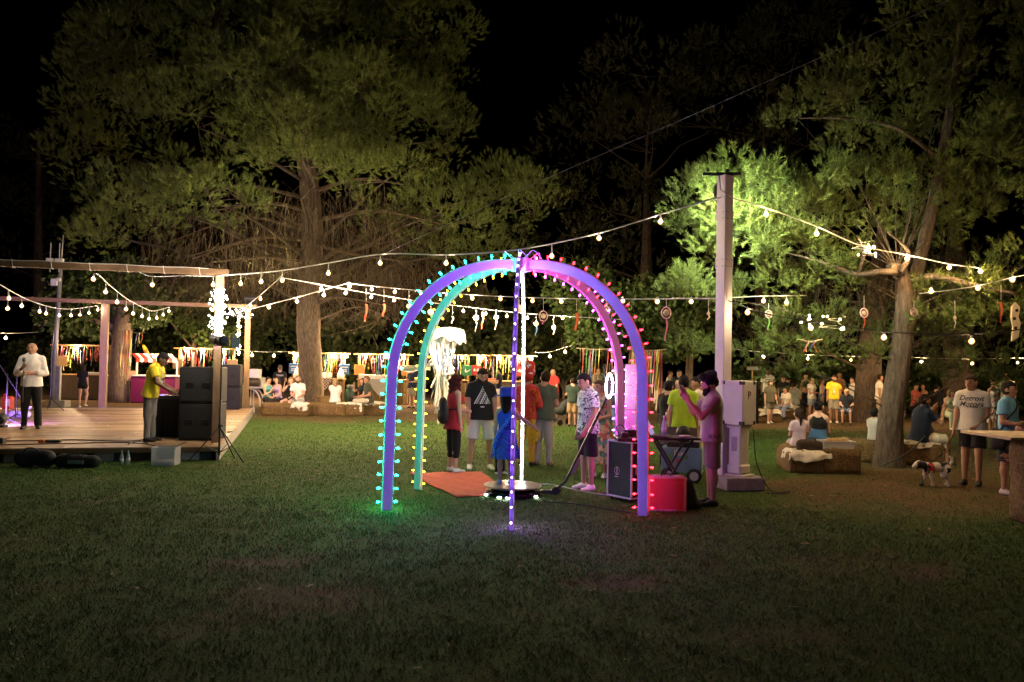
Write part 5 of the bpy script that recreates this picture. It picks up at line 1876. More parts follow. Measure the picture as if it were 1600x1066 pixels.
def bottle(label, p, h=.27, r=.034, cap_c=(.7, .7, .75), liquid=(.75, .8, .9), group=None):
    o = empty("bottle", p); T(o, label, "bottle", group)
    b = B(); b.lathe([(r * .8, 0), (r, .008), (r, h * .52), (r * .75, h * .66), (r * .36, h * .80), (r * .34, h * .94)], n=14); b.obj("glass", M("bottle_%d" % int(liquid[0] * 99), liquid, .08, .03, alpha=.5, spec=.7), o, True)
    b = B(); b.lathe([(r * .4, h * .94), (r * .42, h), (r * .3, h * 1.005)], n=10); b.obj("cap", M("cap_%d" % int(cap_c[0] * 99), cap_c, .4), o)
    b = B(); b.lathe([(r * 1.02, h * .2), (r * 1.02, h * .42)], n=14); b.obj("paper_label", M("bottle_paper", (.7, .68, .62), .7), o, True)
bottle("clear glass bottle beside the laptop", Vector(tl) + Vector((-.10, .06, .891)), .27)
b = B(); b.box((0, 0, .012), (.14, .09, .02), .3, bev=.004); T(b.obj("notebook", wp_, None, False, Vector(tl) + Vector((.16, -.05, .892))), "small white card stack on the folding table", "notebook")

rcs = gb(1042, 799) + Vector((0, .09, 0))
rc = empty("metal_case", rcs, .0); T(rc, "large red aluminium edged case standing on the grass by the arch", "case")
b = B(); b.box((0, 0, .215), (.46, .16, .41), bev=.006); b.obj("shell", M("case_red", (.50, .13, .13), .45, .08), rc)
alu = M("aluminium_trim", (.68, .68, .68), .45, .05, metal=.25)
b = B()
for x in (-.23, .23):
    b.box((x, -.078, .215), (.030, .022, .43)); b.box((x, .078, .215), (.030, .022, .43))
for z in (.008, .422):
    b.box((0, -.079, z), (.43, .020, .026)); b.box((0, .079, z), (.43, .020, .026))
b.obj("edge_trim", alu, rc)
for x in (-.14, .14):
    b = B(); b.box((x, -.02, .438), (.05, .06, .02), bev=.003); b.obj("latch", alu, rc)
b = B(); b.tube(catmull([(-.06, 0, .43), (-.055, 0, .455), (0, 0, .462), (.055, 0, .455), (.06, 0, .43)], 4), .008, 6); b.obj("handle", black_pl, rc, True)
S_ = Sdf(.03); S_.cap(v3(0, 0, .06), v3(.02, .05, .30), .15, .06, v3(0, 1, 0), .7); S_.cap(v3(-.06, 0, .06), v3(.12, 0, .05), .08, .06); S_.cut((0, 0, .0), (0, 0, -1)); S_.nz = fold_noise(.006, 25, 3)
bg_ = sdf_obj("soft_bag", S_, .012, M("black_nylon", (.014, .014, .015), .75, .3, 14, bump=.2), None, rcs + Vector((.31, .12, 0))); T(bg_, "black soft bag leaning beside the red case", "bag")

fc_ = gb(984, 786) + Vector((0, .25, 0))
fc = empty("flight_case", fc_, math.radians(38)); T(fc, "black flight case with silver corners beside the arch's right legs", "flight case")
b = B(); b.box((0, 0, .43), (.30, .44, .74), bev=.006); b.obj("panel_shell", M("laminate_black", (.03, .03, .032), .4, .15, 8), fc)
b = B()
for x in (-.152, .152):
    for y in (-.222, .222):
        b.box((x, y, .43), (.022, .022, .76))
for z in (.055, .80):
    for x in (-.152, .152): b.box((x, 0, z), (.022, .44, .022))
    for y in (-.222, .222): b.box((0, y, z), (.30, .022, .022))
b.obj("edge_trim", alu, fc)
for x in (-.12, .12):
    for y in (-.18, .18):
        b = B(); b.lathe([(.02, 0), (.028, .004), (.028, .03), (.02, .034)], (x, y, .03), 12, Matrix.Rotation(PI / 2, 3, 'X')); b.obj("caster", black_pl, fc)
b = B(); b.box((0, -.224, .43), (.16, .008, .12)); b.box((0, -.23, .43), (.10, .012, .025)); b.obj("handle", alu, fc)
# white ring emblem on the left panel
b = B(); b.tube([(-.1525, .05 + .045 * math.cos(a), .40 + .055 * math.sin(a)) for a in np.linspace(0, 2 * PI, 18)], .004, 4); b.box((-.1525, .05, .40), (.004, .012, .12)); b.box((-.1525, .06, .32), (.004, .07, .01)); b.obj("emblem", wp_, fc)
b = B(); b.box((0, 0, .835), (.34, .46, .05), bev=.01); b.box((.04, .1, .90), (.16, .14, .09), bev=.01); b.box((-.06, -.1, .89), (.10, .12, .07), bev=.01)
b.tube(catmull([(-.1, .1, .86), (-.15, .05, .98), (-.1, -.05, 1.02), (-.02, -.1, .93)], 5), .008, 5); T(b.obj("stacked_equipment", black_pl, None, False, fc_ + Vector((0, 0, .0))), "black equipment and cable on top of the flight case", "equipment")
kp = Vector((D(985, 700, 11.5).x, 11.5, 0)); ki = empty("white_panel_stand", kp, math.radians(-8)); T(ki, "tall narrow white panel lit pink behind the arch's right legs", "panel stand")
b = B(); b.box((0, 0, .02), (.3, .3, .04), bev=.01); b.obj("base", black_mt, ki)
b = B(); b.box((0, 0, 1.0), (.18, .10, 1.9 - .2), bev=.012); pn = b.obj("panel", M("panel_white", (.75, .74, .75), .6, .05), ki)  # plain white panel, pink only from the arch lights
for z in (.7, 1.2, 1.55):
    b = B(); b.box((0, -.053, z), (.16, .006, .008)); b.obj("seam", M("vent_grey", (.32, .31, .3), .5), pn)
# little A-stand
sp = gb(957, 774); sa = empty("speaker_bracket", sp); T(sa, "low black angled stand at the foot of the right back rib", "stand")
b = B(); b.box((-.02, 0, .16), (.05, .03, .36), R=Matrix.Rotation(math.radians(22), 3, 'Y'), bev=.004); b.obj("leg", black_mt, sa)
b = B(); b.box((.05, .04, .16), (.05, .03, .36), R=Matrix.Rotation(math.radians(26), 3, 'Y'), bev=.004); b.obj("leg", black_mt, sa)
b = B(); b.box((.05, .02, .31), (.12, .06, .03), bev=.004); b.obj("brace", black_mt, sa)

# blue wheeled cart
cp = gb(1070, 756) + Vector((.02, .3, 0)); ct = empty("wheeled_cart", cp, math.radians(-16)); T(ct, "blue wheeled box cart with an open black lid behind the technician's table", "cart")
blu = M("cart_blue_paint", (.14, .25, .33), .5, .15, 7)
b = B(); b.box((0, 0, .35), (.62, .42, .40), bev=.012); bx = b.obj("box", blu, ct)
for (x, z, c) in ((-.18, .40, (.1, .3, .08)), (-.05, .34, (.45, .06, .05)), (.07, .40, (.1, .3, .08)), (-.16, .27, (.5, .25, .05))):
    b = B(); b.lathe([(.035, 0), (.03, .004), (.01, .005)], (x, -.214, z), 10, Matrix.Rotation(PI / 2, 3, 'X')); b.obj("painted_flower", M("paint_%d" % int(c[0] * 99), c, .6), bx)
text_obj("Pix", .13, (-.04, -.2135, .46), (PI / 2, 0, 0), wp_, bx)
for x in (-.2, .2):
    b = B(); b.lathe([(.10, -.02), (.115, -.012), (.115, .012), (.10, .02)], (x, -.23, .115), 22, Matrix.Rotation(PI / 2, 3, 'X')); wh = b.obj("wheel", black_pl, ct)
    b = B(); b.lathe([(.05, -.024), (.07, -.022), (.07, .022), (.05, .024)], (x, -.23, .115), 16, Matrix.Rotation(PI / 2, 3, 'X')); b.obj("hub", M("hub_grey", (.5, .48, .45), .4), wh)
b = B(); b.box((-.05, .1, .70), (.55, .03, .30), R=Matrix.Rotation(math.radians(-24), 3, 'X'), bev=.006); b.obj("lid", M("lid_brown", (.06, .045, .035), .5), ct)
b = B(); b.box((.02, -.02, .59), (.50, .34, .09), bev=.01); b.obj("tray", black_pl, ct)
b = B(); b.box((.22, -.08, .66), (.2, .16, .035), .2, bev=.005); b.obj("paper_tray", wp_, ct)
S_ = Sdf(.02); S_.ell((0, 0, 0), (.12, .11, .12)); o = sdf_obj("round_case", S_, .014, black_pl, None, cp + Vector((.02, .02, .76))); T(o, "round black helmet-like case on the blue cart", "case")

# red carpet
pc = [G(640, 741), G(745, 739.5), G(792, 760), G(772, 778), G(711, 779)]
cc = sum((Vector(p) for p in pc), Vector()) / 5
def carpet(a, c):
    l = G(640, 741).lerp(G(711, 779), a) + Vector((.03 * math.sin(a * 9), .02 * math.sin(a * 13), 0)); r = G(752, 739).lerp(G(800, 773), a)
    p = l.lerp(r, c); return p - cc + Vector((0, 0, .022 + .008 * math.sin(p.x * 14 + 3 * p.y) * math.sin(p.y * 9)))
b = B(); b.grid(carpet, 20, 26); o = b.obj("carpet", M("red_carpet_felt", (.50, .075, .035), .95, .18, 9, bump=.25, bscale=120), None, True, cc)
o.modifiers.new("thickness", 'SOLIDIFY').thickness = .008; T(o, "orange red carpet lying on the grass inside the arch", "carpet")

# ================================================================ STAGE EQUIPMENT
def deck(px, py): return G(px, py, ST_Z)


def speaker(label, p, w, d, h, rz):
    r = empty("speaker_cabinet", p, rz); T(r, label, "loudspeaker", "speaker cabinets on the stage")
    b = B(); b.box((0, 0, h / 2), (w, d, h - .006), bev=.02); s = b.obj("cabinet", M("speaker_paint", (.009, .009, .010), .7, .3, 30, bump=.25, bscale=200), r)
    b = B(); b.box((0, -d / 2 - .004, h / 2), (w - .08, .012, h - .1), bev=.004); b.obj("grille", M("speaker_grille", (.011, .011, .012), .6, .3, 60, bump=.5, bscale=400), r)
    for x in (-w * .22, w * .22):
        b = B(); b.box((x, -d / 2 - .012, h * .5), (w * .22, .012, h * .16), bev=.01); b.box((x, -d / 2 - .017, h * .53), (w * .16, .006, h * .06)); b.obj("port", M("port_black", (.006, .006, .006), .5), r)
    b = B()
    for x in (-w / 2 + .05, w / 2 - .05):
        for y in (-d / 2 + .05, d / 2 - .05): b.box((x, y, .001), (.05, .05, .012))
    b.obj("foot", black_pl, r)


sp1 = deck(304, 689) + Vector((.0, .38, 0))
speaker("lower black speaker cabinet at the stage's front corner", sp1, .70, .72, .70, .08); speaker("upper black speaker cabinet at the stage's front corner", sp1 + Vector((0, 0, .703)), .70, .72, .70, .08)
sp2 = deck(350, 640) + Vector((0, .3, 0))
speaker("lower black speaker cabinet at the stage's back corner", sp2, .78, .7, .68, .2); speaker("upper black speaker cabinet at the stage's back corner", sp2 + Vector((0, 0, .683)), .78, .7, .68, .2)

dj = empty("mixing_desk", deck(254, 684) + Vector((0, .35, 0)), .05); T(dj, "black draped table with mixing decks in front of the yellow shirt", "table")
def drp(a, c):
    x = (a - .5) * .62; z = c * .74; return Vector((x + .01 * math.sin(a * 40) * (1 - c), -.27 + .018 * math.sin(a * 31) * (1 - c), z))
b = B(); b.box((0, 0, .74), (.62, .54, .03), bev=.005); b.box((0, .02, .37), (.58, .48, .72)); b.grid(drp, 30, 6); b.obj("draped_table", M("black_drape", (.010, .010, .011), .9, .2, 10), dj)
b = B(); b.box((-.02, -.04, .785), (.50, .30, .06), bev=.008); mx_ = b.obj("mixer", M("mixer_black", (.03, .03, .032), .3), dj)
for i in range(4):
    b = B(); b.lathe([(.012, 0), (.014, .02), (.01, .025)], (-.2 + i * .05, -.1, .816), 8); b.obj("knob", alu, mx_)
for x in (-.15, .12):
    b = B(); b.lathe([(.075, 0), (.075, .012), (.06, .014)], (x, .02, .816), 20); b.obj("jog_wheel", alu, mx_)
b = B(); b.box((-.12, -.155, .815), (.08, .02, .012)); b.obj("button_light", EM("lit_purple_button", (.35, .2, 1), 6), mx_)

# light on tripod in front of the stage corner
tp_ = gb(342, 722); tr_ = empty("light_tripod", tp_); T(tr_, "black tripod with a stage lamp at the stage's front corner", "light stand")
zt = D(345, 540, tp_.y).z
b = B(); b.tube([(0, 0, .12), (0, 0, 1.1)], .018, 8); b.tube([(0, 0, 1.1), (0, 0, zt)], .013, 8); b.obj("pole", black_mt, tr_, True)
for a in (-2.9, -.35, 1.3):
    b = B(); b.tube([(0, 0, .62), (math.cos(a) * .52, math.sin(a) * .42, .012)], .012, 6); b.tube([(0, 0, .16), (math.cos(a) * .27, math.sin(a) * .22, .30)], .007, 5); b.obj("leg", black_mt, tr_, True)
b = B(); b.lathe([(.03, -.02), (.032, .03), (.02, .05)], (0, 0, .62), 10); b.box((.035, 0, .64), (.04, .02, .02)); b.obj("collar", black_pl, tr_)
aim = (D(172, 500, 25) - (tp_ + Vector((0, 0, zt + .1)))).normalized(); Rq = aim.to_track_quat('Z', 'Y').to_matrix()
b = B(); b.lathe([(.06, -.16), (.085, -.13), (.10, .06), (.105, .46), (.098, .46), (.097, .084)], (.0, 0, zt + .10), 18, Rq); b.box((.0, 0, zt + .0), (.26, .03, .02)); b.box((-.125, 0, zt + .07), (.012, .03, .14)); b.box((.125, 0, zt + .07), (.012, .03, .14))
lm_ = b.obj("lamp_head", black_mt, tr_)
b = B(); b.lathe([(.09, 0), (.09, .004), (.01, .005)], Vector((0, 0, zt + .10)) + aim * .083, 18, Rq); b.obj("lens", EM("lit_purple_par", (.42, .16, 1.0), 600), lm_)
b = B(); b.box((.24, .02, zt + .06), (.13, .02, .20), .35, bev=.003); b.box((.17, .0, zt + .15), (.07, .012, .1), -.5); b.obj("barn_door", M("lamp_grey", (.30, .32, .34), .4, metal=.3), tr_)

# mast behind the stage with boxes
mb = Vector((D(83, 640, 27.5).x, 27.5, 0)); ms = empty("mast", mb); T(ms, "grey metal mast with white boxes behind the stage", "mast")
mg = M("galvanised_steel", (.34, .35, .36), .45, .12, 8, metal=.4)
zm = D(89, 372, 27.5).z
b = B(); b.tube([(0, 0, 0), (.02, 0, 2.5), (.12, 0, zm - .8)], [.085, .075, .06], 12); b.tube([(.12, 0, zm - .8), (.16, 0, zm + .1)], .02, 6); b.obj("pole", mg, ms, True)
b = B(); b.box((.16, 0, .7), (.14, .12, 1.45), bev=.01); b.obj("post_stub", mg, ms); b = B(); b.box((.2, 0, .12), (.6, .4, .24), bev=.02); b.obj("footing", concrete, ms)
for (px, py, w_, h_) in ((78, 410, .22, .28), (93, 410, .26, .25), (85, 441, .2, .24), (92, 437, .10, .12)):
    q = D(px, py, 27.4) - mb; b = B(); b.box(q, (w_, .14, h_), .1, bev=.012); b.obj("junction_box", M("box_white", (.6, .6, .58), .5, .06), ms)
for px in (78, 92):
    q = D(px, 425, 27.4) - mb; b = B(); b.tube([q, q + Vector((0, 0, 1.0))], .02, 6); b.obj("antenna", mg, ms)
# floodlight on the pergola's back corner aimed up into the big pine
q = S(PG_UF + .05, PG_VB + .2, PG_Z + .28); aim = (D(470, 190, TY) - q).normalized(); Rq = aim.to_track_quat('Z', 'Y').to_matrix()
fl_ = empty("floodlight", q); T(fl_, "floodlight on the stage's back corner aimed up into the big pine", "floodlight")
b = B(); b.box((0, 0, 0), (.34, .26, .09), R=Rq, bev=.012); b.tube([(0, 0, 0), (0, -.2, -.14)], .02, 6); b.obj("housing", black_mt, fl_)
b = B(); b.box(aim * .05, (.29, .21, .006), R=Rq); b.obj("lens", EM("lit_pine_flood", (1.0, .88, .42), 1700), fl_)

# microphone stands at the left edge
for (px, py, lab, boom) in ((9, 664, "microphone stand with a boom at the left edge of the stage", True), (24, 656, "thin straight microphone stand behind the boom stand", False)):
    p = deck(px, py); r = empty("microphone_stand", p); T(r, lab, "microphone stand")
    b = B(); b.tube([(0, 0, .05), (0, 0, 1.15)], .014, 8); b.obj("pole", black_mt, r, True)
    for a in (.4, 2.5, 4.6):
        b = B(); b.tube([(0, 0, .14), (math.cos(a) * .3, math.sin(a) * .3, .012)], .009, 6); b.obj("leg", black_mt, r)
    if boom:
        b = B(); b.tube([(.34, -.05, .62), (-.28, .03, 1.45)], .009, 6); b.obj("boom", black_mt, r); e = Vector((-.28, .03, 1.45))
    else:
        e = Vector((0, 0, 1.2))
    b = B(); b.lathe([(.012, -.14), (.017, -.02), (.026, .0), (.026, .03), (.012, .05)], e, 10, Euler((1.2, .3, 0)).to_matrix()); b.obj("microphone", M("mic_grey", (.12, .12, .13), .35, metal=.5), r, True)
p = deck(78, 641); r = empty("speaker_tripod", p); T(r, "thin black tripod stand at the back of the stage behind the performer", "stand")
b = B(); b.tube([(0, 0, .1), (0, 0, 2.0)], .016, 6); b.obj("pole", black_mt, r)
for a in (-.3, 2.2, 4.2):
    b = B(); b.tube([(0, 0, .35), (math.cos(a) * .5, math.sin(a) * .5, .012)], .012, 5); b.obj("leg", black_mt, r)
# blue floor lamp, canister, purple bag
p = deck(2, 668); r = empty("floor_lamp", p); T(r, "small lit violet floor lamp at the stage's left edge", "lamp")
aim = (D(160, 530, 24.2) - (p + Vector((0, 0, .18)))).normalized(); Rq = aim.to_track_quat('Z', 'Y').to_matrix()
b = B(); b.lathe([(.07, -.10), (.09, -.08), (.10, .0), (.10, .09), (.094, .09), (.092, .004)], (0, 0, .18), 16, Rq); b.box((0, 0, .03), (.2, .16, .05), bev=.01); b.box((0, 0, .09), (.02, .22, .14)); b.obj("housing", black_mt, r)
b = B(); b.lathe([(.088, 0), (.088, .004), (.01, .005)], Vector((0, 0, .18)) + aim * .006, 16, Rq); b.obj("lens", EM("lit_purple_floor", (.42, .18, 1), 8000), r)
p = deck(12, 640); r = empty("canister", p); T(r, "red canister with a white label on the stage behind the microphone stands", "canister")
b = B(); b.box((0, 0, .19), (.28, .18, .36), bev=.03); b.box((-.08, 0, .40), (.08, .07, .08), bev=.01); b.obj("body", M("canister_red", (.55, .06, .03), .4), r)
b = B(); b.box((.05, -.0935, .2), (.13, .006, .2)); b.obj("label_sheet", wp_, r)
S_ = Sdf(.03); S_.cap(v3(-.16, 0, .1), v3(.16, 0, .1), .10, .10, v3(0, 0, 1), .9); S_.cap(v3(.0, 0, .15), v3(.22, .05, .28), .05, .03); S_.cut((0, 0, 0), (0, 0, -1)); S_.nz = fold_noise(.008, 22, 2)
T(sdf_obj("equipment_bag", S_, .02, M("pale_bag", (.35, .33, .36), .7), None, deck(31, 654)), "pale equipment bag lit purple behind the performer", "bag")
p = deck(74, 692); r = empty("power_strip", p, .1); T(r, "orange and black power strip near the stage's front edge", "power strip")
b = B(); b.box((.1, 0, .03), (.26, .08, .05), bev=.01); b.obj("strip", black_pl, r); b = B(); b.box((-.1, 0, .03), (.1, .07, .06), bev=.01); b.obj("plug", M("plug_orange", (.6, .15, .03), .5), r)
p = deck(1, 693); b = B(); b.box((0, 0, .05), (.14, .12, .1), bev=.01); b.box((0, -.062, .05), (.09, .006, .06)); T(b.obj("stage_box", black_pl, None, False, p), "small black box at the stage's far left front", "box")
for i, (pts, lab) in enumerate((([(0, 690), (60, 689), (120, 688), (200, 690), (232, 686)], "long black cable along the front of the stage"), ([(0, 696), (90, 694), (180, 692), (230, 694), (215, 690), (200, 695)], "second black cable looping near the mixing desk"),
                                ([(225, 694), (250, 698), (275, 697), (290, 692)], "short black cable under the mixing desk"))):
    P = catmull([deck(*q) + Vector((0, 0, .008)) for q in pts], 8); b = B(); b.tube([q - P[0] for q in P], .009, 5); T(b.obj("stage_cable", M("black_cable", (.015, .015, .015), .5), None, True, P[0]), lab, "cable")

# things on the grass in front of the stage
for (px, py, lab, L_, hh, sd) in ((50, 731, "black padded gig bag on the grass, left one of two", .62, .30, 1), (116, 732, "flatter black bag with a grey label on the grass before the stage", .75, .22, 2)):
    S_ = Sdf(.05); S_.cap(v3(-L_ / 2 + .12, 0, hh * .5), v3(L_ / 2 - .12, 0, hh * .45), hh * .5, hh * .42, v3(0, 1, 0), 1.0); S_.cap(v3(-L_ * .2, -.02, hh * .7), v3(L_ * .1, 0, hh * .72), hh * .25, hh * .2); S_.cut((0, 0, 0), (0, 0, -1)); S_.nz = fold_noise(.012, 18, sd)
    r = empty("gig_bag", gb(px, py) + Vector((0, .12, 0))); T(r, lab, "bag", "black bags in front of the stage")
    sdf_obj("shell", S_, .018, M("black_nylon", (.014, .014, .015), .75, .3, 14, bump=.2), r)
    b = B(); b.tube(catmull([(-.15, -.1, hh * .8), (-.08, -.16, hh * 1.05), (.06, -.16, hh * 1.05), (.13, -.1, hh * .8)], 4), .012, 6); b.obj("strap", M("strap_grey", (.05, .05, .055), .8), r)
    if sd == 2:
        b = B(); b.box((.02, -.125, .10), (.26, .012, .06), bev=.004); b.obj("label_sheet", M("label_grey", (.22, .22, .23), .6), r)
r = empty("plastic_tub", gb(251, 729) + Vector((0, .2, 0)), .05); T(r, "translucent plastic storage tub on the grass at the stage front", "tub")
pm_ = M("translucent_plastic", (.62, .64, .64), .35, .05, alpha=.35)
b = B()
for c, s_ in (((0, 0, .008), (.34, .26, .012)), ((0, -.14, .15), (.38, .008, .29)), ((0, .14, .15), (.38, .008, .29)), ((-.19, 0, .15), (.008, .27, .29)), ((.19, 0, .15), (.008, .27, .29))): b.box(c, s_)
b.obj("tub", pm_, r); b = B()
for c, s_ in (((0, -.15, .30), (.43, .025, .02)), ((0, .15, .30), (.43, .025, .02)), ((-.2, 0, .30), (.025, .3, .02)), ((.2, 0, .30), (.025, .3, .02))): b.box(c, s_)
b.obj("rim", pm_, r); b = B(); b.box((0, 0, .05), (.3, .22, .07), .1, bev=.02); b.obj("contents", M("tub_stuff", (.45, .36, .30), .8, .3, 12), r)
bottle("left of two water bottles on the grass under the stage front", gb(190, 726), .24, .032, (.1, .3, .5), (.5, .6, .65)); bottle("right of two water bottles on the grass under the stage front", gb(200, 726), .24, .032, (.1, .3, .5), (.5, .6, .65))
bottle("empty glass bottle on the earth left of the seated women", gb(396, 647), .3, .04, (.5, .5, .5))

for i, (pts, lab) in enumerate((([(812, 757), (840, 758), (872, 761), (905, 769), (950, 776)], "thin white cable lying on the grass behind the platform"), ([(1003, 806), (960, 800), (900, 790), (850, 786)], "dark cable from the red rib to the platform"))):
    P = catmull([gb(*q) + Vector((0, 0, .02)) for q in pts], 8); b = B(); b.tube([q - P[0] for q in P], .008, 5); T(b.obj("ground_cable", cable_m if i == 0 else M("black_cable", (.015, .015, .015), .5), None, True, P[0]), lab, "cable")

# ================================================================ MARKET STALLS
RIB = [(.60, .08, .05), (.62, .42, .05), (.55, .50, .42), (.55, .18, .03), (.10, .25, .09), (.12, .16, .40), (.50, .12, .22), (.60, .55, .15), (.35, .05, .05)]
rib_m = [M("ribbon_%d" % i, c, .6, .08) for i, c in enumerate(RIB)]
_ribs = {}


def ribbon_mesh(L, mi, tw):
    k = (round(L, 1), mi, tw)
    if k not in _ribs:
        b = B(); w = .028
        def fn(a, c):
            z = -a * k[0]; ph = a * (1.2 + tw * .9) + tw
            return Vector(((c - .5) * w * math.cos(ph * .8) + .02 * math.sin(a * 4 + tw), (c - .5) * w * math.sin(ph * .8) + .03 * math.sin(a * 5 + tw * 2), z))
        b.grid(fn, 8, 1); _ribs[k] = b.mesh("ribbon", rib_m[mi], True)
    return _ribs[k]


def ribbons(root, a, e, n, L0, L1, seed, gap=None):
    rng = random.Random(seed); a = Vector(a); e = Vector(e)
    for i in range(n):
        t = (i + rng.uniform(.1, .9)) / n
        link("ribbon", ribbon_mesh(rng.uniform(L0, L1), rng.randrange(len(RIB)), rng.randrange(4)), root, a.lerp(e, t) + Vector((0, rng.uniform(-.03, .03), 0)))


stall_wood = M("stall_timber", (.38, .22, .09), .7, .25, 4, bump=.2, stretch=(3, 3, 1))


def check_mat():
    m = M("checked_cloth", (.6, .58, .55), .9, .02); nt = m.node_tree; N = nt.nodes
    if "Checker Texture" not in N:
        c = N.new("ShaderNodeTexChecker"); c.inputs["Scale"].default_value = 16; c.inputs["Color1"].default_value = (.65, .62, .58, 1); c.inputs["Color2"].default_value = (.10, .06, .05, 1)
        nt.links.new(N["Texture Coordinate"].outputs["Object"], c.inputs["Vector"]); nt.links.new(c.outputs[0], N["Principled BSDF"].inputs["Base Color"])
    return m


def sign_board(root, c, col, s=.44, txt=None, tcol=(.8, .8, .8)):
    b = B(); b.box(c, (s, .03, s), bev=.006); o = b.obj("sign_board", M("sign_%d_%d" % (int(col[0] * 99), int(col[2] * 99)), col, .6, .06), root)
    if txt:
        c = Vector(c); q = B(); y = -.0175
        if txt == "bars":            # two rows of small pale lettering, too far off to read
            for z, n, w in ((.08, 4, .06), (-.02, 3, .06), (-.09, 4, .045)):
                for i in range(n):
                    q.box(c + Vector(((i - (n - 1) / 2) * (w + .018), y, z + .006 * (i % 2))), (w, .004, .05))
        elif txt == "tick":
            q.prism([(-.12, -.02), (-.06, -.10), (.12, .02), (.13, .06), (-.04, -.03), (-.08, .10)], .004, c + Vector((0, y, 0)))
        else:
            for x in (-.08, .06):
                q.prism([(x - .05, -.03), (x + .05, -.03), (x + .05, .03), (x, .10), (x - .05, .03)], .004, c + Vector((0, y, 0)))
        q.obj("sign_marks", M("sign_letter", (.75, .75, .78), .6, .04), o)
    return o


def stall(label, px0, px1, Y, rail_py, signs, bulbs, seed, hay=True, nrib=30, zc=1.0, check=None):
    mid = (px0 + px1) / 2; o = Vector((D(mid, 600, Y).x, Y, 0)); r = empty("market_stall", o); T(r, label, "stall", "ribbon hung food stalls")
    xa = D(px0, 600, Y).x - o.x; xb = D(px1, 600, Y).x - o.x; zr = D(mid, rail_py, Y).z
    for x in (xa, xb):
        b = B(); b.box((x, 0, zr / 2), (.09, .09, zr), bev=.006); b.obj("post", stall_wood, r)
    b = B(); b.box(((xa + xb) / 2, -.01, zr + .03), (xb - xa + .5, .07, .06), bev=.005); b.obj("rail", stall_wood, r)
    b = B(); b.box(((xa + xb) / 2, -.05, zc), (xb - xa + .1, .62, .05), bev=.008); b.obj("counter_top", stall_wood, r)
    b = B()
    n = max(2, int((xb - xa) / .95)); w = (xb - xa - .12) / n
    if hay:
        for i in range(n):
            for k in range(2):
                q = B(); q.box((xa + .06 + w * (i + .5), -.05, .23 + k * .46), (w - .02, .5, .455), bev=.04); q.obj("hay_block", hay_m, r)
    else:
        q = B(); q.box(((xa + xb) / 2, -.05, zc / 2), (xb - xa - .12, .5, zc - .06)); q.obj("counter_front", M("dark_brick", (.10, .07, .05), .9, .35, 14, bump=.4), r)
    ribbons(r, (xa + .08, -.05, zr), (xb - .08, -.05, zr), nrib, .5, 1.1, seed)
    for (x, col, t) in signs:
        sign_board(r, (D(x, 600, Y - .1).x - o.x, -.1, zr - .62), col, .42, t)
    if ('st', Y) not in _bm:
        _bm[('st', Y)] = bulb_mesh(.055, bulb_far)
    for x in bulbs:
        p = D(x, rail_py, Y - .12); p.z = zr - .03
        b_ = link("bulb", _bm[('st', Y)], r, p - o)
    if check is not None:
        x0 = D(check, 600, Y).x - o.x; s = .55
        b = B(); b.add([(x0 - s, -.372, zc + .03), (x0 + s, -.372, zc + .03), (x0 + .05, -.39, zc - .75), (x0 - s, -.20, zc + .03), (x0 + s, -.20, zc + .03)], [(0, 1, 2), (0, 3, 4, 1)]); b.obj("checked_cloth", check_mat(), r)
    return r, o, zc + .026


BLUE = (.05, .16, .42); ORG = (.55, .27, .07); GRN = (.03, .22, .10); RED = (.45, .04, .03)
sA, oA, zA = stall("brown fronted stall at the far left with a pale sign", 87, 172, 32.5, 541, [(96, (.45, .28, .12), None)], [121], 1, hay=False, nrib=26)
sC, oC, zC = stall("ribbon stall partly hidden behind the speaker stack", 280, 364, 33.5, 546, [(277, (.5, .34, .18), None), (362, (.5, .34, .18), None)], [291, 318, 350], 3, nrib=28)
sD, oD, zD = stall("stall with two blue signs behind the pine trunk", 459, 537, 33, 553, [(459, BLUE, "bars"), (537, BLUE, "bars")], [462, 522, 542], 4, nrib=30, check=503)
sE, oE, zE = stall("stall with orange signs left of the arch", 561, 636, 33, 555, [(561, ORG, None), (635, ORG, None)], [572, 604, 630], 5, nrib=28, check=595)
sF, oF, zF = stall("stall with a green sign behind the red top woman", 690, 731, 34, 556, [(730, GRN, "tick")], [700, 722], 6, nrib=13)
sG, oG, zG = stall("stall with red signs behind the front rib", 746, 830, 34, 557, [(744, RED, "drop"), (809, RED, "drop")], [751, 778, 806, 829], 7, nrib=32, hay=False)

# things on the counters
def crate_box(label, p, s, m=wp_, name="food_box", cat="box", group="white boxes on the stalls", rz=0):
    r = empty(name, p, rz); T(r, label, cat, group); b = B(); b.box((0, 0, s[2] / 2), s, bev=.006); b.obj("box", m, r); b = B(); b.box((0, 0, s[2] + .012), (s[0] + .02, s[1] + .02, .022), bev=.004); b.obj("lid", m, r)


def at(px, Y, z): return Vector((D(px, 600, Y).x, Y, z))


crate_box("long white tray on the counter left of the vendor in white", at(498, 32.9, zD), (.5, .35, .12)); crate_box("white carton on the orange sign stall's counter", at(574, 32.9, zE), (.62, .4, .16)); crate_box("second white carton on the orange sign stall", at(592, 32.9, zE), (.4, .35, .14))
crate_box("flat white carton at the right end of the orange sign stall", at(608, 32.9, zE), (.4, .35, .11))
for px, lab in ((464, "white dispenser jug left of the pine trunk"), (532, "white dispenser jug at the right end of the blue sign stall")):
    r = empty("dispenser_jug", at(px, 32.9, zD)); T(r, lab, "jug"); b = B(); b.lathe([(.12, 0), (.15, .02), (.15, .12), (.09, .32), (.05, .36), (.05, .40)], n=14); b.obj("jug", wp_, r, True)
    b = B(); b.tube(catmull([(-.05, 0, .38), (-.07, 0, .52), (0, 0, .58), (.07, 0, .52), (.05, 0, .38)], 4), .012, 5); b.obj("handle", wp_, r)
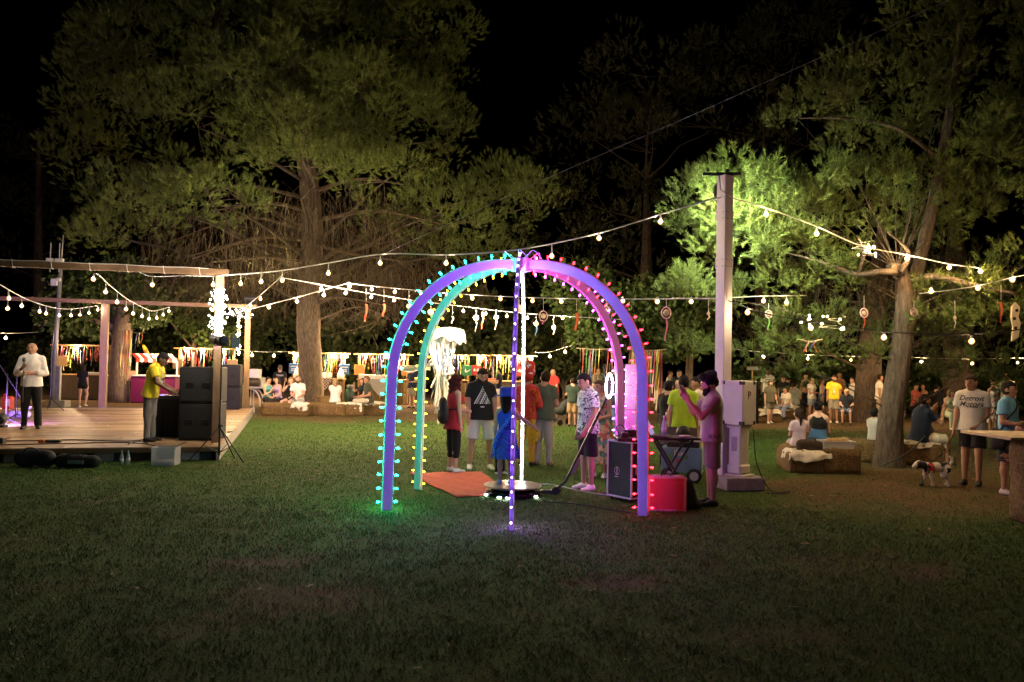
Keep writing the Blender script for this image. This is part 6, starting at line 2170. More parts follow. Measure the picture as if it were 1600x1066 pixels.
crate_box("flat tray on the red sign stall's counter", at(765, 33.9, zG), (.6, .4, .06), M("tray_red", (.5, .1, .06), .5), "serving_tray", "tray", None)
crate_box("pale tray on the far left stall's counter", at(146, 32.4, zA), (.7, .4, .06), name="serving_tray", cat="tray", group=None)
for px, lab, c in ((545, "dark green gas bottle beside the blue sign stall", (.02, .08, .05)), (550, "second dark gas bottle beside the blue sign stall", (.03, .05, .04))):
    r = empty("gas_bottle", at(px, 32.6, 0)); T(r, lab, "gas bottle"); b = B(); b.lathe([(.14, 0), (.16, .03), (.16, .5), (.10, .62), (.04, .66), (.04, .74)], n=16); b.obj("tank", M("tank_%d" % int(c[2] * 99), c, .4), r, True)
    b = B(); b.lathe([(.08, .66), (.09, .67), (.09, .76), (.08, .77)], n=12); b.obj("collar", M("tank_collar", (.2, .2, .2), .5), r)
r = empty("wicker_basket", gb(509, 640)); T(r, "round wicker basket at the foot of the pine", "basket"); b = B(); b.lathe([(.2, 0), (.24, .02), (.29, .42), (.30, .46), (.27, .46), (.22, .1)], n=18); b.obj("basket", M("wicker", (.30, .19, .08), .8, .3, 30, bump=.5, bscale=80), r, True)
b = B(); b.tube([(.295 * math.cos(a), .295 * math.sin(a), .46) for a in np.linspace(0, 2 * PI, 20)], .022, 6); b.obj("rim", M("wicker", (.3, .19, .08)), r)

# grill cart on curved white legs
gp = at(391, 30, 0); r = empty("grill_cart", gp); T(r, "white legged grill cart with a dark drum left of the pine", "grill")
wm = M("white_metal", (.62, .60, .56), .5, .05)
for x in (-.36, .36):
    for y in (-.2, .2):
        b = B(); b.tube(catmull([(x * 1.25, y, 0), (x * 1.15, y, .35), (x * .75, y, .58), (x * .2, y, .66)], 5), .03, 6); b.obj("leg", wm, r, True)
b = B(); b.box((0, 0, .70), (1.1, .55, .05), bev=.01); b.obj("table_top", wm, r)
b = B(); b.lathe([(.1, -.42), (.16, -.40), (.16, .40), (.1, .42)], (-.05, 0, .9), 16, Matrix.Rotation(PI / 2, 3, 'Y')); b.obj("drum", M("drum_dark", (.10, .075, .055), .4, metal=.5), r, True)
crate_box("large white carton on the grill cart", gp + Vector((.15, .05, 1.07)), (.42, .3, .30)); crate_box("smaller white carton right of the grill cart", at(405, 30.6, .73), (.4, .3, .3))
r = empty("side_table", at(405, 30.6, 0)); T(r, "small white side table right of the grill cart", "table"); b = B(); b.box((0, 0, .70), (.6, .4, .04)); b.obj("table_top", wm, r)
for x in (-.26, .26):
    for y in (-.16, .16):
        b = B(); b.box((x, y, .34), (.04, .04, .68)); b.obj("leg", wm, r)
r = empty("waste_bin", at(374, 29, 0)); T(r, "round pale bin behind the stage's back corner", "bin"); b = B(); b.lathe([(.13, 0), (.15, .02), (.16, .8), (.17, .82), (.15, .82)], n=16); b.obj("bin", wm, r, True)
b = B(); b.lathe([(.165, .83), (.17, .86), (.05, .92)], n=16); b.obj("lid", M("bin_lid", (.3, .3, .3), .4), r, True)

# striped awning stand
ap = at(245, 31, 0); r = empty("awning_stand", ap); T(r, "snack stand with a red and white striped awning and magenta front", "stall")
red_s, wht_s = M("awning_red", (.50, .04, .03), .8, .08), M("awning_white", (.72, .68, .62), .8, .05)
za = D(245, 566, 31).z
for i in range(10):
    x0 = -.8 + i * .16
    def aw(a, c, x0=x0): return Vector((x0 + c * .16, -.55 + .02 * math.sin(c * PI) - .5 * 0 + .45 * max(0, 1 - a * 2) * -1 + .45, za + .32 - .30 * min(1, a * 1.4) - .04 * max(0, a - .7) * math.sin(c * PI) * 3))
    b = B(); b.grid(aw, 6, 3); o_ = b.obj("awning_stripe", red_s if i % 2 == 0 else wht_s, r, True); o_.modifiers.new("thickness", 'SOLIDIFY').thickness = .008
for x in (-.78, .78):
    b = B(); b.box((x, -.02, za / 2), (.05, .05, za + .1)); b.obj("post", wm, r)
b = B(); b.box((0, 0, .52), (1.7, .7, 1.02), bev=.02); b.obj("counter", M("magenta_front", (.15, .010, .065), .5, .1), r)
b = B(); b.box((.1, 0, 1.055), (1.8, .8, .05), bev=.01); b.obj("counter_top", M("counter_white", (.6, .6, .62), .4), r)
b = B(); b.lathe([(.02, 0), (.07, .02), (.09, .22), (.05, .4), (.01, .46)], (-.33, -.1, za + .28), 8, Euler((0, -.5, 0)).to_matrix()); b.obj("yellow_topper", M("yellow_plastic", (.7, .45, .03), .5), r, True)
sign_board(r, (-.95, -.1, za - .55), (.5, .34, .2), .4)
_bm[('aw', 1)] = bulb_mesh(.055, bulb_far); link("bulb", _bm[('aw', 1)], r, (.2, -.75, za + .28))
# ribbons tied to trees
def ribbon_rail(label, px0, px1, py, Y, n, L0, L1, seed):
    a, e = D(px0, py, Y), D(px1, py, Y); r = empty("ribbon_curtain", a); T(r, label, "ribbons", "long ribbon curtains"); b = B(); b.tube([Vector((-.1, 0, .02)), (e - a) * .5 + Vector((0, 0, -.03)), e - a + Vector((.1, 0, .02))], .012, 5); b.obj("rope", M("rope", (.4, .32, .2), .9), r)
    ribbons(r, (0, 0, 0), e - a, n, L0, L1, seed)


ribbon_rail("curtain of long ribbons hanging on the tree behind the stage", 190, 207, 516, 29.5, 16, 1.3, 2.0, 11)
ribbon_rail("few short ribbons hanging beside the tree behind the stage", 212, 222, 520, 29.5, 4, .4, .7, 12)
ribbon_rail("curtain of long ribbons behind the man in the printed tee", 905, 962, 545, 24.2, 22, .9, 1.6, 13)
ribbon_rail("curtain of long bright ribbons right of the arch's ribs", 985, 1036, 547, 24.0, 34, 1.3, 1.7, 14)
ribbon_rail("short red ribbons below the fairy light wreath", 1256, 1276, 532, 13.4, 5, .15, .25, 15)

# ================================================================ HANGING ORNAMENTS
wood_slice = M("pale_wood_slice", (.55, .44, .30), .7, .15, 12)
def ornament(label, px, top, py, Y, kind, tail=None, tl=20, r=5):
    a = D(px, top, Y); c = D(px, py, Y) - a; s = Y / FPX; o = empty("hanging_ornament", a); T(o, label, "ornament", "ornaments hung on the light strings")
    b = B(); b.tube([(0, 0, 0), c + Vector((0, 0, r * s))], .004, 4); b.obj("thread", cable_m, o)
    if kind == 'disc':
        b = B(); b.lathe([(r * s * .9, -.012), (r * s, -.008), (r * s, .008), (r * s * .9, .012)], c, 16, Euler((PI / 2, 0, .5)).to_matrix()); b.obj("wood_disc", wood_slice, o)
    elif kind == 'hoop':
        R = r * s; pts = [c + Vector((R * .8 * math.cos(t), R * .4 * math.sin(t) * .5, R * math.sin(t))) for t in np.linspace(0, 2 * PI, 22)]
        b = B(); b.tube(pts, .012, 6); b.obj("hoop", M("hoop_pink", (.6, .35, .38), .6), o)
        b = B(); b.lathe([(.01, -R * .6), (R * .45, -R * .35), (R * .55, 0), (R * .45, R * .35), (.01, R * .6)], c, 10, sy=.5); b.obj("shell", wood_slice, o, True)
    if tail is not None:
        L_ = tl * s; b = B(); w = .035 if kind != 'ribbon' else .055
        def fn(u_, v_): return c + Vector(((v_ - .5) * w * (1 - .4 * u_) + .02 * math.sin(u_ * 5), .02 * math.sin(u_ * 4 + 1) + (v_ - .5) * .02, -r * s * (.8 if kind != 'ribbon' else 0) - u_ * L_))
        b.grid(fn, 8, 1); b.obj("tail", tail, o, True)


OR, PK, WT, BL, GR = M("tail_orange", (.62, .10, .03), .6), M("tail_pink", (.55, .12, .35), .6), M("tail_white", (.65, .6, .52), .6), M("tail_blue", (.1, .25, .5), .6), M("tail_green", (.15, .45, .12), .6)
ORN = [(572, 450, 475, 19.2, 'ribbon', OR, 28, 3, "orange red ribbon hanging right of the big pine trunk, leftmost"), (600, 451, 475, 18.8, 'ribbon', OR, 20, 3, "short orange red ribbon hanging second from the pine trunk"),
       (639, 455, 479, 18.2, 'disc', OR, 8, 4, "wooden disc with a red tail at the arch's left rib"), (673, 458, 488, 17.6, 'disc', GR, 18, 5, "wooden disc with a green tail between the left ribs"),
       (707, 476, 494, 21.8, 'ribbon', WT, 12, 2, "small white tag hanging right of the left ribs"), (744, 481, 497, 22, 'disc', WT, 18, 5, "pale disc with a white tail, left of the long red ribbon"), (754, 482, 488, 22, 'ribbon', OR, 27, 3, "long red ribbon hanging left of the front rib"),
       (775, 484, 496, 22, 'disc', WT, 16, 4, "pale disc with a white tail just left of the front rib"), (811, 468, 482, 15.6, 'disc', None, 0, 6, "pale disc hanging between the front and back ribs"), (838, 490, 506, 22, 'disc', BL, 16, 4, "small disc with a blue tail right of the front rib"),
       (849, 466, 494, 15.2, 'hoop', PK, 6, 8, "pink hoop with a pale ball hanging right of the front rib"), (865, 492, 512, 22, 'disc', WT, 8, 4, "disc with a short white tail right of the pink hoop"), (901, 468, 489, 14.4, 'ribbon', OR, 28, 3, "red ribbon hanging inside the right ribs"),
       (947, 468, 486, 14, 'hoop', WT, 6, 7, "white flower hoop between the two right ribs"), (1041, 468, 489, 12.9, 'hoop', PK, 36, 9, "hoop with a long purple tail left of the lamp pole"), (1107, 468, 490, 12.6, 'disc', WT, 8, 3, "tiny pale charm beside the lamp pole"),
       (1201, 474, 491, 13.8, 'hoop', GR, 20, 6, "wire hoop with a green tail right of the lamp pole"), (1350, 462, 489, 13.5, 'hoop', OR, 22, 7, "wire hoop with a red tail left of the leaning trunk"), (1428, 470, 488, 13.2, 'hoop', None, 0, 6, "bare wire hoop right of the leaning trunk"),
       (1564, 445, 472, 12.8, 'ribbon', OR, 33, 3, "long orange ribbon hanging near the right edge"), (1492, 470, 497, 13.2, 'disc', WT, 14, 3, "small pale charm among the twigs near the right edge")]
for (px, tpy, py, Y, kd, tl_, ln, rr, lab) in ORN:
    ornament(lab, px, tpy, py, Y, kd, tl_, ln, rr)
# pale carved board on a thin trunk at the right edge
p = D(1585, 500, 13.6); r = empty("carved_board", p); T(r, "pale board with dark holes hanging at the right edge", "board")
b = B(); b.prism([(-.06, -.36), (.05, -.30), (.09, -.05), (.05, .05), (.08, .22), (.0, .30), (-.06, .22), (-.07, .02), (-.04, -.12)], .03, (0, 0, 0)); b.obj("board", wood_slice, r)
for x, z in ((.02, .16), (-.02, .02), (.0, -.14)):
    b = B(); b.lathe([(.028, 0), (.028, .008), (.01, .009)], (x, -.031, z), 10, Matrix.Rotation(PI / 2, 3, 'X')); b.obj("hole", black_pl, r)
p = at(1176, 30, 1.75); r = empty("notice_board", p); T(r, "small pale notice board far behind the white cabinet", "sign"); b = B(); b.box((0, 0, 0), (.42, .03, .14), bev=.005); b.obj("board", M("notice_white", (.5, .5, .48), .6), r)
b = B(); b.box((0, .03, -.88), (.05, .05, 1.75)); b.obj("post", stall_wood, r)
# stroller behind the red polo man
p = gb(881, 664); r = empty("stroller", p, .6); T(r, "dark stroller parked behind the man in the red polo", "stroller")
b = B(); b.tube([(-.3, 0, .1), (.25, 0, .95)], .016, 6); b.tube([(.3, 0, .1), (-.15, 0, .6)], .016, 6); b.obj("frame", black_mt, r)
S_ = Sdf(.05); S_.cap(v3(-.1, 0, .45), v3(.12, 0, .62), .17, .15); S_.cap(v3(-.25, 0, .42), v3(-.1, 0, .42), .1, .12); sdf_obj("seat", S_, .03, M("stroller_cloth", (.03, .035, .035), .8), r)
for x in (-.3, .3):
    for y in (-.2, .2):
        b = B(); b.lathe([(.07, -.02), (.09, -.015), (.09, .015), (.07, .02)], (x, y, .09), 14, Matrix.Rotation(PI / 2, 3, 'X')); b.obj("wheel", black_pl, r)

# ================================================================ PEOPLE
def pattern(name, cols, scale=20.0, kind='VORONOI', bgc=None):
    m = bpy.data.materials.new(name); m.use_nodes = True; nt = m.node_tree; N = nt.nodes; p = N["Principled BSDF"]
    tc = N.new("ShaderNodeTexCoord"); rp = N.new("ShaderNodeValToRGB"); rp.color_ramp.interpolation = 'CONSTANT'
    if kind == 'VORONOI':
        t = N.new("ShaderNodeTexVoronoi"); t.inputs["Scale"].default_value = scale; nt.links.new(tc.outputs["Object"], t.inputs["Vector"])
        s = N.new("ShaderNodeSeparateColor"); nt.links.new(t.outputs["Color"], s.inputs[0]); nt.links.new(s.outputs[0], rp.inputs[0])
    else:
        t = N.new("ShaderNodeTexNoise"); t.inputs["Scale"].default_value = scale; t.inputs["Detail"].default_value = 4; t.inputs["Distortion"].default_value = 1.5
        nt.links.new(tc.outputs["Object"], t.inputs["Vector"]); nt.links.new(t.outputs[0], rp.inputs[0])
    el = rp.color_ramp.elements
    while len(el) > 1: el.remove(el[-1])
    el[0].position = 0; el[0].color = (*cols[0][1], 1)
    for q, c in cols[1:]:
        e = el.new(q); e.color = (*c, 1)
    nt.links.new(rp.outputs[0], p.inputs["Base Color"]); p.inputs["Roughness"].default_value = .85
    return m


inkw = M("white_print", (.75, .75, .75), .8, .03); inkb = M("black_print", (.02, .02, .025), .8, .05)
pat_sketch = pattern("sketch_print", [(0, (.03, .03, .035)), (.42, (.30, .30, .32)), (.47, (.66, .65, .66)), (.58, (.05, .05, .055)), (.63, (.62, .61, .62))], 15, 'NOISE')
pat_floral = pattern("floral_print", [(0, (.50, .12, .08)), (.2, (.12, .25, .22)), (.4, (.55, .42, .25)), (.6, (.10, .16, .12)), (.8, (.6, .35, .2))], 16)
pat_pale = pattern("pale_dotted_print", [(0, (.62, .58, .52)), (.7, (.62, .58, .52)), (.82, (.3, .12, .1)), (.9, (.25, .3, .2))], 26)
pat_rose = pattern("rose_print", [(0, (.66, .60, .55)), (.55, (.66, .6, .55)), (.7, (.5, .12, .2)), (.85, (.2, .3, .15))], 14)
def ink_dense(a, c):
    return None


def print_text(s, size, mat, cw, side=1, **k):
    return (text_mesh(s, size, extrude=0.0, **k), mat, cw, side)


def tri_print():
    polys = []
    H_, W_ = .30, .155
    for k in range(9):                                # broken bands filling a triangle
        t0, t1 = k / 9, (k + .62) / 9
        n = max(1, k)
        for i in range(n + 1):
            x0 = -W_ * t1 + (2 * W_ * t1) * (i + .12) / (n + 1); x1 = -W_ * t1 + (2 * W_ * t1) * (i + .86) / (n + 1)
            s = .012 * ((i * 7 + k * 3) % 3 - 1)
            polys.append([(x0, H_ * (1 - t1) - .15 + s), (x1, H_ * (1 - t1) - .15), (x1 * t0 / t1, H_ * (1 - t0) - .15), (x0 * t0 / t1 + .008, H_ * (1 - t0) - .15 - s)])
    polys.append([(-.032, -.20), (.032, -.20), (.032, -.185), (-.032, -.185)])
    return subdiv_plane_print(polys, "triangle_print")


def standpt(px, Y): return Vector((D(px, 600, Y).x, Y, 0))


CR = "crowd in the background"
# ---- stage
pf = person("bald man in a white shirt on the stage holding a microphone", G(47, 670, ST_Z), 1.88, -6, (((.25, -.1, -1), (-.35, -.75, .35)), ((.25, -.1, -1), (-.95, -.6, .0))), ('stand', ((.06, -.06, -1), (.05, .06, -1))),
            ('shirt', (.72, .70, .66)), ('pants', (.012, .012, .013)), BLK, ('bald', DKBR), 'tan', head=(-14, 0), build=1.05, group="performers on the stage", face=True, res=.0125)
q = hand(pf, -1); b = B(); b.tube([q + Vector((0, -.02, -.75)), q + Vector((0, -.02, .10))], .010, 6); b.lathe([(.02, 0), (.035, .02), (.035, .07), (.015, .09)], q + Vector((0, -.02, .10)), 10); o = b.obj("hand_microphone", M("mic_grey", (.12, .12, .13)), None, True, to_world(pf, (0, 0, 0))); o.rotation_euler = (0, 0, pf['root'].rotation_euler.z)
T(o, "microphone on a thin white stick in the bald man's hand", "microphone")
djp = person("man in a yellow tee leaning over the mixing desk", G(226, 691, ST_Z) + Vector((0, .2, 0)), 1.74, 68, (((.1, -.55, -.85), (-.1, -.9, -.35)), ((.1, -.35, -.95), (.0, -.95, -.35))), ('stand', 'stand'),
             ('tee', (.62, .48, .02)), ('pants', (.22, .20, .17)), BLK, ('short', BLK), 'dark', lean=(0, .20), head=(0, -28), group="performers on the stage", face=True, res=.0125)
def lanyard(i, col=(.55, .6, .6)):
    X_, w, u, f, sc = i['X'], i['w'], i['u'], i['f'], i['sc']; b = B()
    b.tube(snap(i, catmull([Vector(X_(i['Nk'] + u * .045 - w * .01)), Vector(X_(i['P0'] + w * .22 + f * .085 + u * .02)), Vector(X_(i['P0'] + w * .12 + f * .088)), Vector(X_(i['P0'] + w * .22 + f * .085 - u * .02)), Vector(X_(i['Nk'] - u * .045 - w * .01))], 5)), .006, 4)
    b.box(Vector(X_(i['P0'] + w * .10 + f * .095)), (.07, .008, .10)); b.obj("lanyard", M("lanyard_%d" % int(col[0] * 99), col, .6), i['root'])
lanyard(djp)
person("woman in a black top and shorts beside the far left stall", G(128, 637), 1.52, 150, ('down', 'low'), ('bendk', 'stand'), ('tee', BLK), ('hotpants', BLK), (.6, .58, .55), ('long', DKBR), 'fair', fem=True, group=CR)
# ---- under the big pine
person("man in a black team tee seen from behind by the grill", standpt(437, 28.6), 1.62, 175, ('belly', 'belly'), top=('tee', BLK), bottom=('pants', BLK), shoes=BLK, hair=('short', (.10, .08, .06)), group=CR, prints=[print_text("TEAM", .10, inkw, .21, -1)])
yb = 25.9
def seatpt(px, Y=25.95): return standpt(px, Y)
person("seated woman in a teal top, leftmost on the bales", seatpt(418), 1.62, 35, ('knee', 'lap'), ('sit', 'sit'), ('tank', (.10, .32, .34)), ('pants', BLK), BLK, ('short', DKBR), 'fair', True, seat=.41, head=(30, -5), group="people seated on bales under the pine")
person("seated woman in a lilac top with crossed legs and white shoes", seatpt(436), 1.62, -50, (((.1, -.7, -.6), (-.1, -1, -.2)), 'lap'), ('cross', 'sit'), ('tank', (.40, .28, .48)), ('pants', (.02, .02, .022)), WHT, ('long', BRN), 'fair', True, seat=.41, lean=(0, .12), group="people seated on bales under the pine")
person("seated woman in a black dress with fair curly hair", seatpt(455), 1.62, -25, ('face', 'knee'), ('sitout', 'sitout'), ('tank', BLK), ('hotpants', BLK), BLK, ('longcurly', (.25, .15, .07)), 'fair', True, seat=.41, head=(20, 0), group="people seated on bales under the pine")
person("seated bearded man in a white tee and grey shorts with a cap", seatpt(466), 1.74, -8, ('lap', 'lap'), ('sitdown', 'sitdown'), ('tee', (.70, .68, .63)), ('bermuda', (.30, .30, .30)), WHT, ('short', (.2, .15, .1)), 'mid', beard=(.10, .06, .035), seat=.41, lean=(0, .1), group="people seated on bales under the pine")
person("vendor in a white polo behind the blue sign stall", standpt(511, 33.9), 1.5, 5, ('bent', 'bent'), top=('polo', (.70, .66, .60)), bottom=('pants', BLK), hair=('short', BLK), head=(0, -25), group="stall vendors")
person("woman in white seen from behind on the bales by the cloth", seatpt(524, 26.1), 1.6, 178, ('lap', 'face'), ('sit', 'sit'), ('tee', (.72, .69, .65)), ('pants', BLK), BLK, ('bob', BLOND), 'fair', True, seat=.41, group="people seated on bales under the pine")
person("seated man in an olive tee facing left on the bales", seatpt(577, 26.0), 1.78, -75, ('bent', 'bent'), ('sit', 'sit'), ('tee', (.055, .065, .04)), ('pants', (.50, .45, .36)), BLK, ('short', (.16, .09, .06)), 'tan', seat=.42, lean=(0, .12), group="people seated on bales under the pine")
person("person in black half hidden behind the seated olive tee", seatpt(567, 26.6), 1.6, -60, ('face', 'lap'), ('sit', 'sit'), ('tee', BLK), ('pants', BLK), BLK, ('long', DKBR), 'mid', True, seat=.41, group="people seated on bales under the pine")
person("man in a navy polo standing by the orange sign stall", standpt(644, 30.5), 1.62, -40, ('bent', 'belly'), top=('polo', (.015, .025, .05)), bottom=('bermuda', (.22, .19, .12)), shoes=BLK, hair=('short', BLK), group=CR)

# ---- stilt walker in a jellyfish costume
jp = G(690, 664); jr = empty("stilt_walker", jp); T(jr, "stilt walker in a white jellyfish costume with hanging veils", "person", "costumed performers")
sil = M("white_tulle", (.70, .68, .62), .8, .06, 8, bump=.1); teal = M("teal_tulle", (.28, .46, .50), .8, .1)
S_ = Sdf(.03)
S_.cap(v3(-.1, 0, .62), v3(-.08, 0, 1.2), .055, .085); S_.cap(v3(.12, 0, .62), v3(.10, 0, 1.2), .055, .085); S_.cap(v3(-.1, 0, .05), v3(-.1, 0, .64), .03, .05); S_.cap(v3(.12, 0, .05), v3(.12, 0, .64), .03, .05)
S_.cap(v3(0, 0, 1.2), v3(0, 0, 1.45), .15, .13, v3(0, 1, 0), .7); S_.cap(v3(0, 0, 1.45), v3(0, 0, 1.75), .14, .16, v3(0, 1, 0), .65); S_.cap(v3(-.17, 0, 1.78), v3(.17, 0, 1.78), .06, .06)
S_.cap(v3(.18, 0, 1.78), v3(.30, -.1, 1.5), .05, .045); S_.cap(v3(.30, -.1, 1.5), v3(.1, -.28, 1.45), .042, .03); S_.cap(v3(-.18, 0, 1.78), v3(-.45, -.02, 1.68), .05, .045); S_.cap(v3(-.45, -.02, 1.68), v3(-.72, -.02, 1.62), .042, .028)
S_.cap(v3(0, 0, 1.8), v3(0, -.02, 1.98), .05, .05); S_.ell((0, -.02, 2.08), (.085, .1, .12)); sdf_obj("body", S_, .02, M("white_costume", (.62, .60, .55), .8), jr)
for x in (-.1, .12):
    b = B(); b.tube([(x, 0, 0), (x, 0, .5)], [.022, .028], 8); b.obj("stilt", M("stilt_grey", (.5, .48, .44), .5), jr)
def dome(a, c):
    th = c * 2 * PI; sc_ = 1 + .10 * math.sin(th * 3 + 1) * a + .05 * math.sin(th * 8) * a
    r = .56 * math.sin(min(1, a * 1.1) * PI / 2) * sc_; z = 2.80 - .26 * (1 - math.cos(a * PI / 2)) - .22 * max(0, a - .7) * 3.3 * (.7 + .5 * math.sin(th * 2 + 2.2) + .25 * math.sin(th * 9))
    return Vector((r * math.cos(th) + .02, r * .85 * math.sin(th), z + .10 * r * math.cos(th)))
b = B(); b.grid(dome, 16, 48); o = b.obj("jellyfish_dome", sil, jr, True); o.modifiers.new("thickness", 'SOLIDIFY').thickness = .006
rj = random.Random(3)
for k in range(70):
    th = rj.random() * 2 * PI; R0 = rj.uniform(.18, .54); L_ = rj.uniform(.7, 2.25) * (1.0 if math.cos(th) < .2 else .6); w_ = rj.uniform(.05, .26); ph = rj.random() * 6; fl_x = rj.uniform(-.22, .12)
    def veil(a, c, th=th, R0=R0, L_=L_, w_=w_, ph=ph, fl_x=fl_x):
        r = R0 * (1 - .45 * math.sin(a * PI * .7)) + .04 * math.sin(a * 9 + ph); tt2 = th + (c - .5) * w_ / R0 * (1 - .45 * a) + .16 * math.sin(a * 5 + ph)
        return Vector((r * math.cos(tt2) + .02 + fl_x * a * a, r * .8 * math.sin(tt2) + .03 * math.sin(c * 6 + ph + a * 4), 2.55 - L_ * a + .05 * math.sin(ph) + .03 * math.sin(c * 9 + ph) * a))
    b = B(); b.grid(veil, 12, 4); b.obj("veil_strip", teal if k % 5 == 0 else sil, jr, True)
for (z0, z1) in ((1.68, 1.48), (1.62, 1.30)):
    b = B()
    def slv(a, c, z0=z0, z1=z1): return Vector((-.35 - a * .85, -.05 + .08 * math.sin(c * 5), z0 + (z1 - z0) * a * .2 + (c - .5) * .14 * (1 - .4 * a) + .03 * math.sin(a * 7)))
    b.grid(slv, 10, 3); b.obj("sleeve_streamer", sil, jr, True)
fl2 = EM("lit_costume_led", (.75, .75, 1), 60); e = B(); e.lathe([(.006, -.012), (.012, 0), (.006, .012)], n=6); lme = e.mesh("costume_led", fl2)
for k in range(16): link("costume_led", lme, jr, (rj.uniform(-.3, .4), -.36 + rj.uniform(-.08, .1), rj.uniform(1.6, 2.1)))

# ---- inside the arch
rw = person("woman in a red sleeveless top with dark red curls and a backpack", G(708, 738), 1.66, 118, ('down', 'bent'), ('stand', 'stand'), ('tunic', (.42, .025, .035)), ('leggings', (.012, .012, .013)), WHT, ('longcurly', (.055, .010, .012)), 'fair', True, head=(20, -8), group="people inside the arch", face=False)
X_, P0, w, u, f = rw['X'], rw['P0'], rw['w'], rw['u'], rw['f']
S_ = Sdf(.03); c = X_(P0 + w * .10 - f * .13); S_.cap(c + v3(0, 0, -.10), c + v3(0, 0, .10), .15, .11, f, .55); S_.nz = fold_noise(.006, 20, 1)
bp = sdf_obj("backpack", S_, .012, M("backpack_black", (.014, .014, .015), .6, .3, 14, bump=.2), None, rw['root'].location); bp.rotation_euler = rw['root'].rotation_euler; T(bp, "black backpack on the woman in red", "backpack")
b = B()
for s in (-1, 1): b.tube([Vector(X_(rw['Nk'] + u * .05 * s - f * .05 - w * .01)), Vector(X_(rw['Nk'] + u * .055 * s + f * .03 - w * .005)), Vector(X_(P0 + w * .20 + u * .075 * s + f * .05)), Vector(X_(P0 + w * .10 + u * .10 * s)), Vector(c)], .012, 5)
b.obj("strap", black_pl, bp)
b = B(); b.box(Vector(c) + Vector(-f) * .09 + Vector((0, 0, .02)), (.09, .01, .05), math.atan2(f[1], f[0]) + PI / 2); b.obj("tag_label", wp_, bp)
person("man in a black tee with a white triangle print and white shorts", G(750, 733), 1.80, 8, ('low', 'low'), ('wide', 'wide'), ('tee', (.014, .014, .016)), ('bermuda', (.70, .69, .66)), WHT, ('short', (.03, .02, .015)), 'mid', head=(5, -22), beard=(.04, .025, .018), group="people inside the arch", build=1.12,
       prints=[(tri_print(), inkw, .175, 1)], face=True)
person("small child in a white top and black trousers beside the blue girl", G(781, 741), 1.05, 40, ('low', 'fwd'), top=('tee', (.60, .58, .55)), bottom=('pants', BLK), shoes=WHT, hair=('bob', BRN), sk='mid', child=True, group="people inside the arch")
bc = G(801, 774)
gl = person("girl in a blue dress and blue hat standing on the platform", bc + Vector((-.11, .02, .151)), 1.32, 172, ('out', 'down'), ('stand', 'stand'), ('cami', (.03, .10, .50)), ('skirt', (.03, .10, .50), M("blue_satin", (.03, .10, .50), .45, .15, 6, sheen=.3), .30), (.35, .45, .55), ('long', DKBR), 'mid', True, child=True, group="people inside the arch", face=False)
hc = Vector(gl['X'](gl['Hc'] + gl['hw'] * .035)); b = B(); b.lathe([(.165, 0), (.175, .008), (.10, .02), (.098, .10), (.085, .125), (.02, .13)], hc, 24, sy=1.05); b.obj("hat", M("blue_felt", (.02, .05, .34), .8, .1), gl['root'], True)
b = B(); pts = [Vector(gl['X'](gl['P0'] + gl['w'] * a + gl['u'] * x - gl['f'] * y)) for a, x, y in ((.26, -.075, .03), (.20, -.05, .082), (.12, .0, .085), (.05, .05, .09), (-.03, .09, .095), (-.10, .11, .10))]
for p in catmull(pts, 5):
    for k in range(3): b.box(p + Vector((random.uniform(-.02, .02), random.uniform(-.01, .02), random.uniform(-.02, .02))), (.035, .02, .035), R=Euler((random.random() * 3, random.random() * 3, random.random() * 3)).to_matrix(), bev=.006)
b.obj("flower_garland", M("garland_blue", (.05, .25, .75), .7, .2), gl['root'])
cl = person("costumed figure in a red spotted hat and orange feather boa", G(822, 727), 1.72, 160, ('belly', 'bent'), ('stand', 'stand'), ('long', (.50, .05, .04)), ('pants', (.62, .42, .03)), BLK, ('curly', (.45, .04, .03)), 'fair', group="costumed performers")
hc = Vector(cl['X'](cl['Hc'] + cl['hw'] * .05)); b = B(); b.lathe([(.12, -.02), (.13, 0), (.13, .16), (.10, .22), (.02, .24)], hc, 18); b.obj("spotted_hat", pattern("red_spots", [(0, (.55, .03, .03)), (.8, (.75, .72, .7))], 30), cl['root'], True)
b = B()
for k in range(150):
    t = k / 150; p = Vector(cl['X'](cl['P0'] + cl['w'] * (.27 - .55 * t) + cl['u'] * (-.09 - .035 * math.sin(t * 9)) - cl['f'] * .05))
    b.box(p + Vector((random.gauss(0, .025), random.gauss(0, .025), 0)), (.012, .012, .09), R=Euler((random.random() * 6, random.random() * 6, 0)).to_matrix()); b.mi[-6:] = [0 if t < .55 else 1] * 6
b.obj("feather_boa", [M("boa_orange", (.65, .12, .02), .8), M("boa_yellow", (.70, .55, .03), .8)], cl['root'])
person("man in a green tee and grey trousers seen from behind", G(849, 727), 1.74, 165, ('belly', 'belly'), ('stand', ((.06, -.06, -1), (.06, .04, -1))), ('tee', (.085, .11, .07)), ('pants', (.42, .40, .36)), (.25, .17, .12), ('short', DKBR), 'mid', head=(0, -10), group="people inside the arch")
person("man in a red polo and beige shorts holding a phone to his face", G(864, 657), 1.68, -55, ('face', 'belly'), ('stand', 'stand'), ('polo', (.55, .035, .03)), ('bermuda', (.45, .38, .27)), BLK, ('bald', DKBR), 'tan', build=1.2, group=CR)
pt_ = person("young man in a black and white printed tee holding the booth arm", G(917, 765), 1.76, -58, ('down', ((.10, -.05, -1), (-.1, -.55, -.85))), ('stand', 'stand'), ('tee', (.5, .5, .5), pat_sketch), ('bermuda', (.012, .012, .013)), WHT, ('short', BLK), 'mid', head=(-5, -18), group="people inside the arch", face=True)
X_, Hc, fh, uh, hw = pt_['X'], pt_['Hc'], pt_['fh'], pt_['uh'], pt_['hw']
b = B()
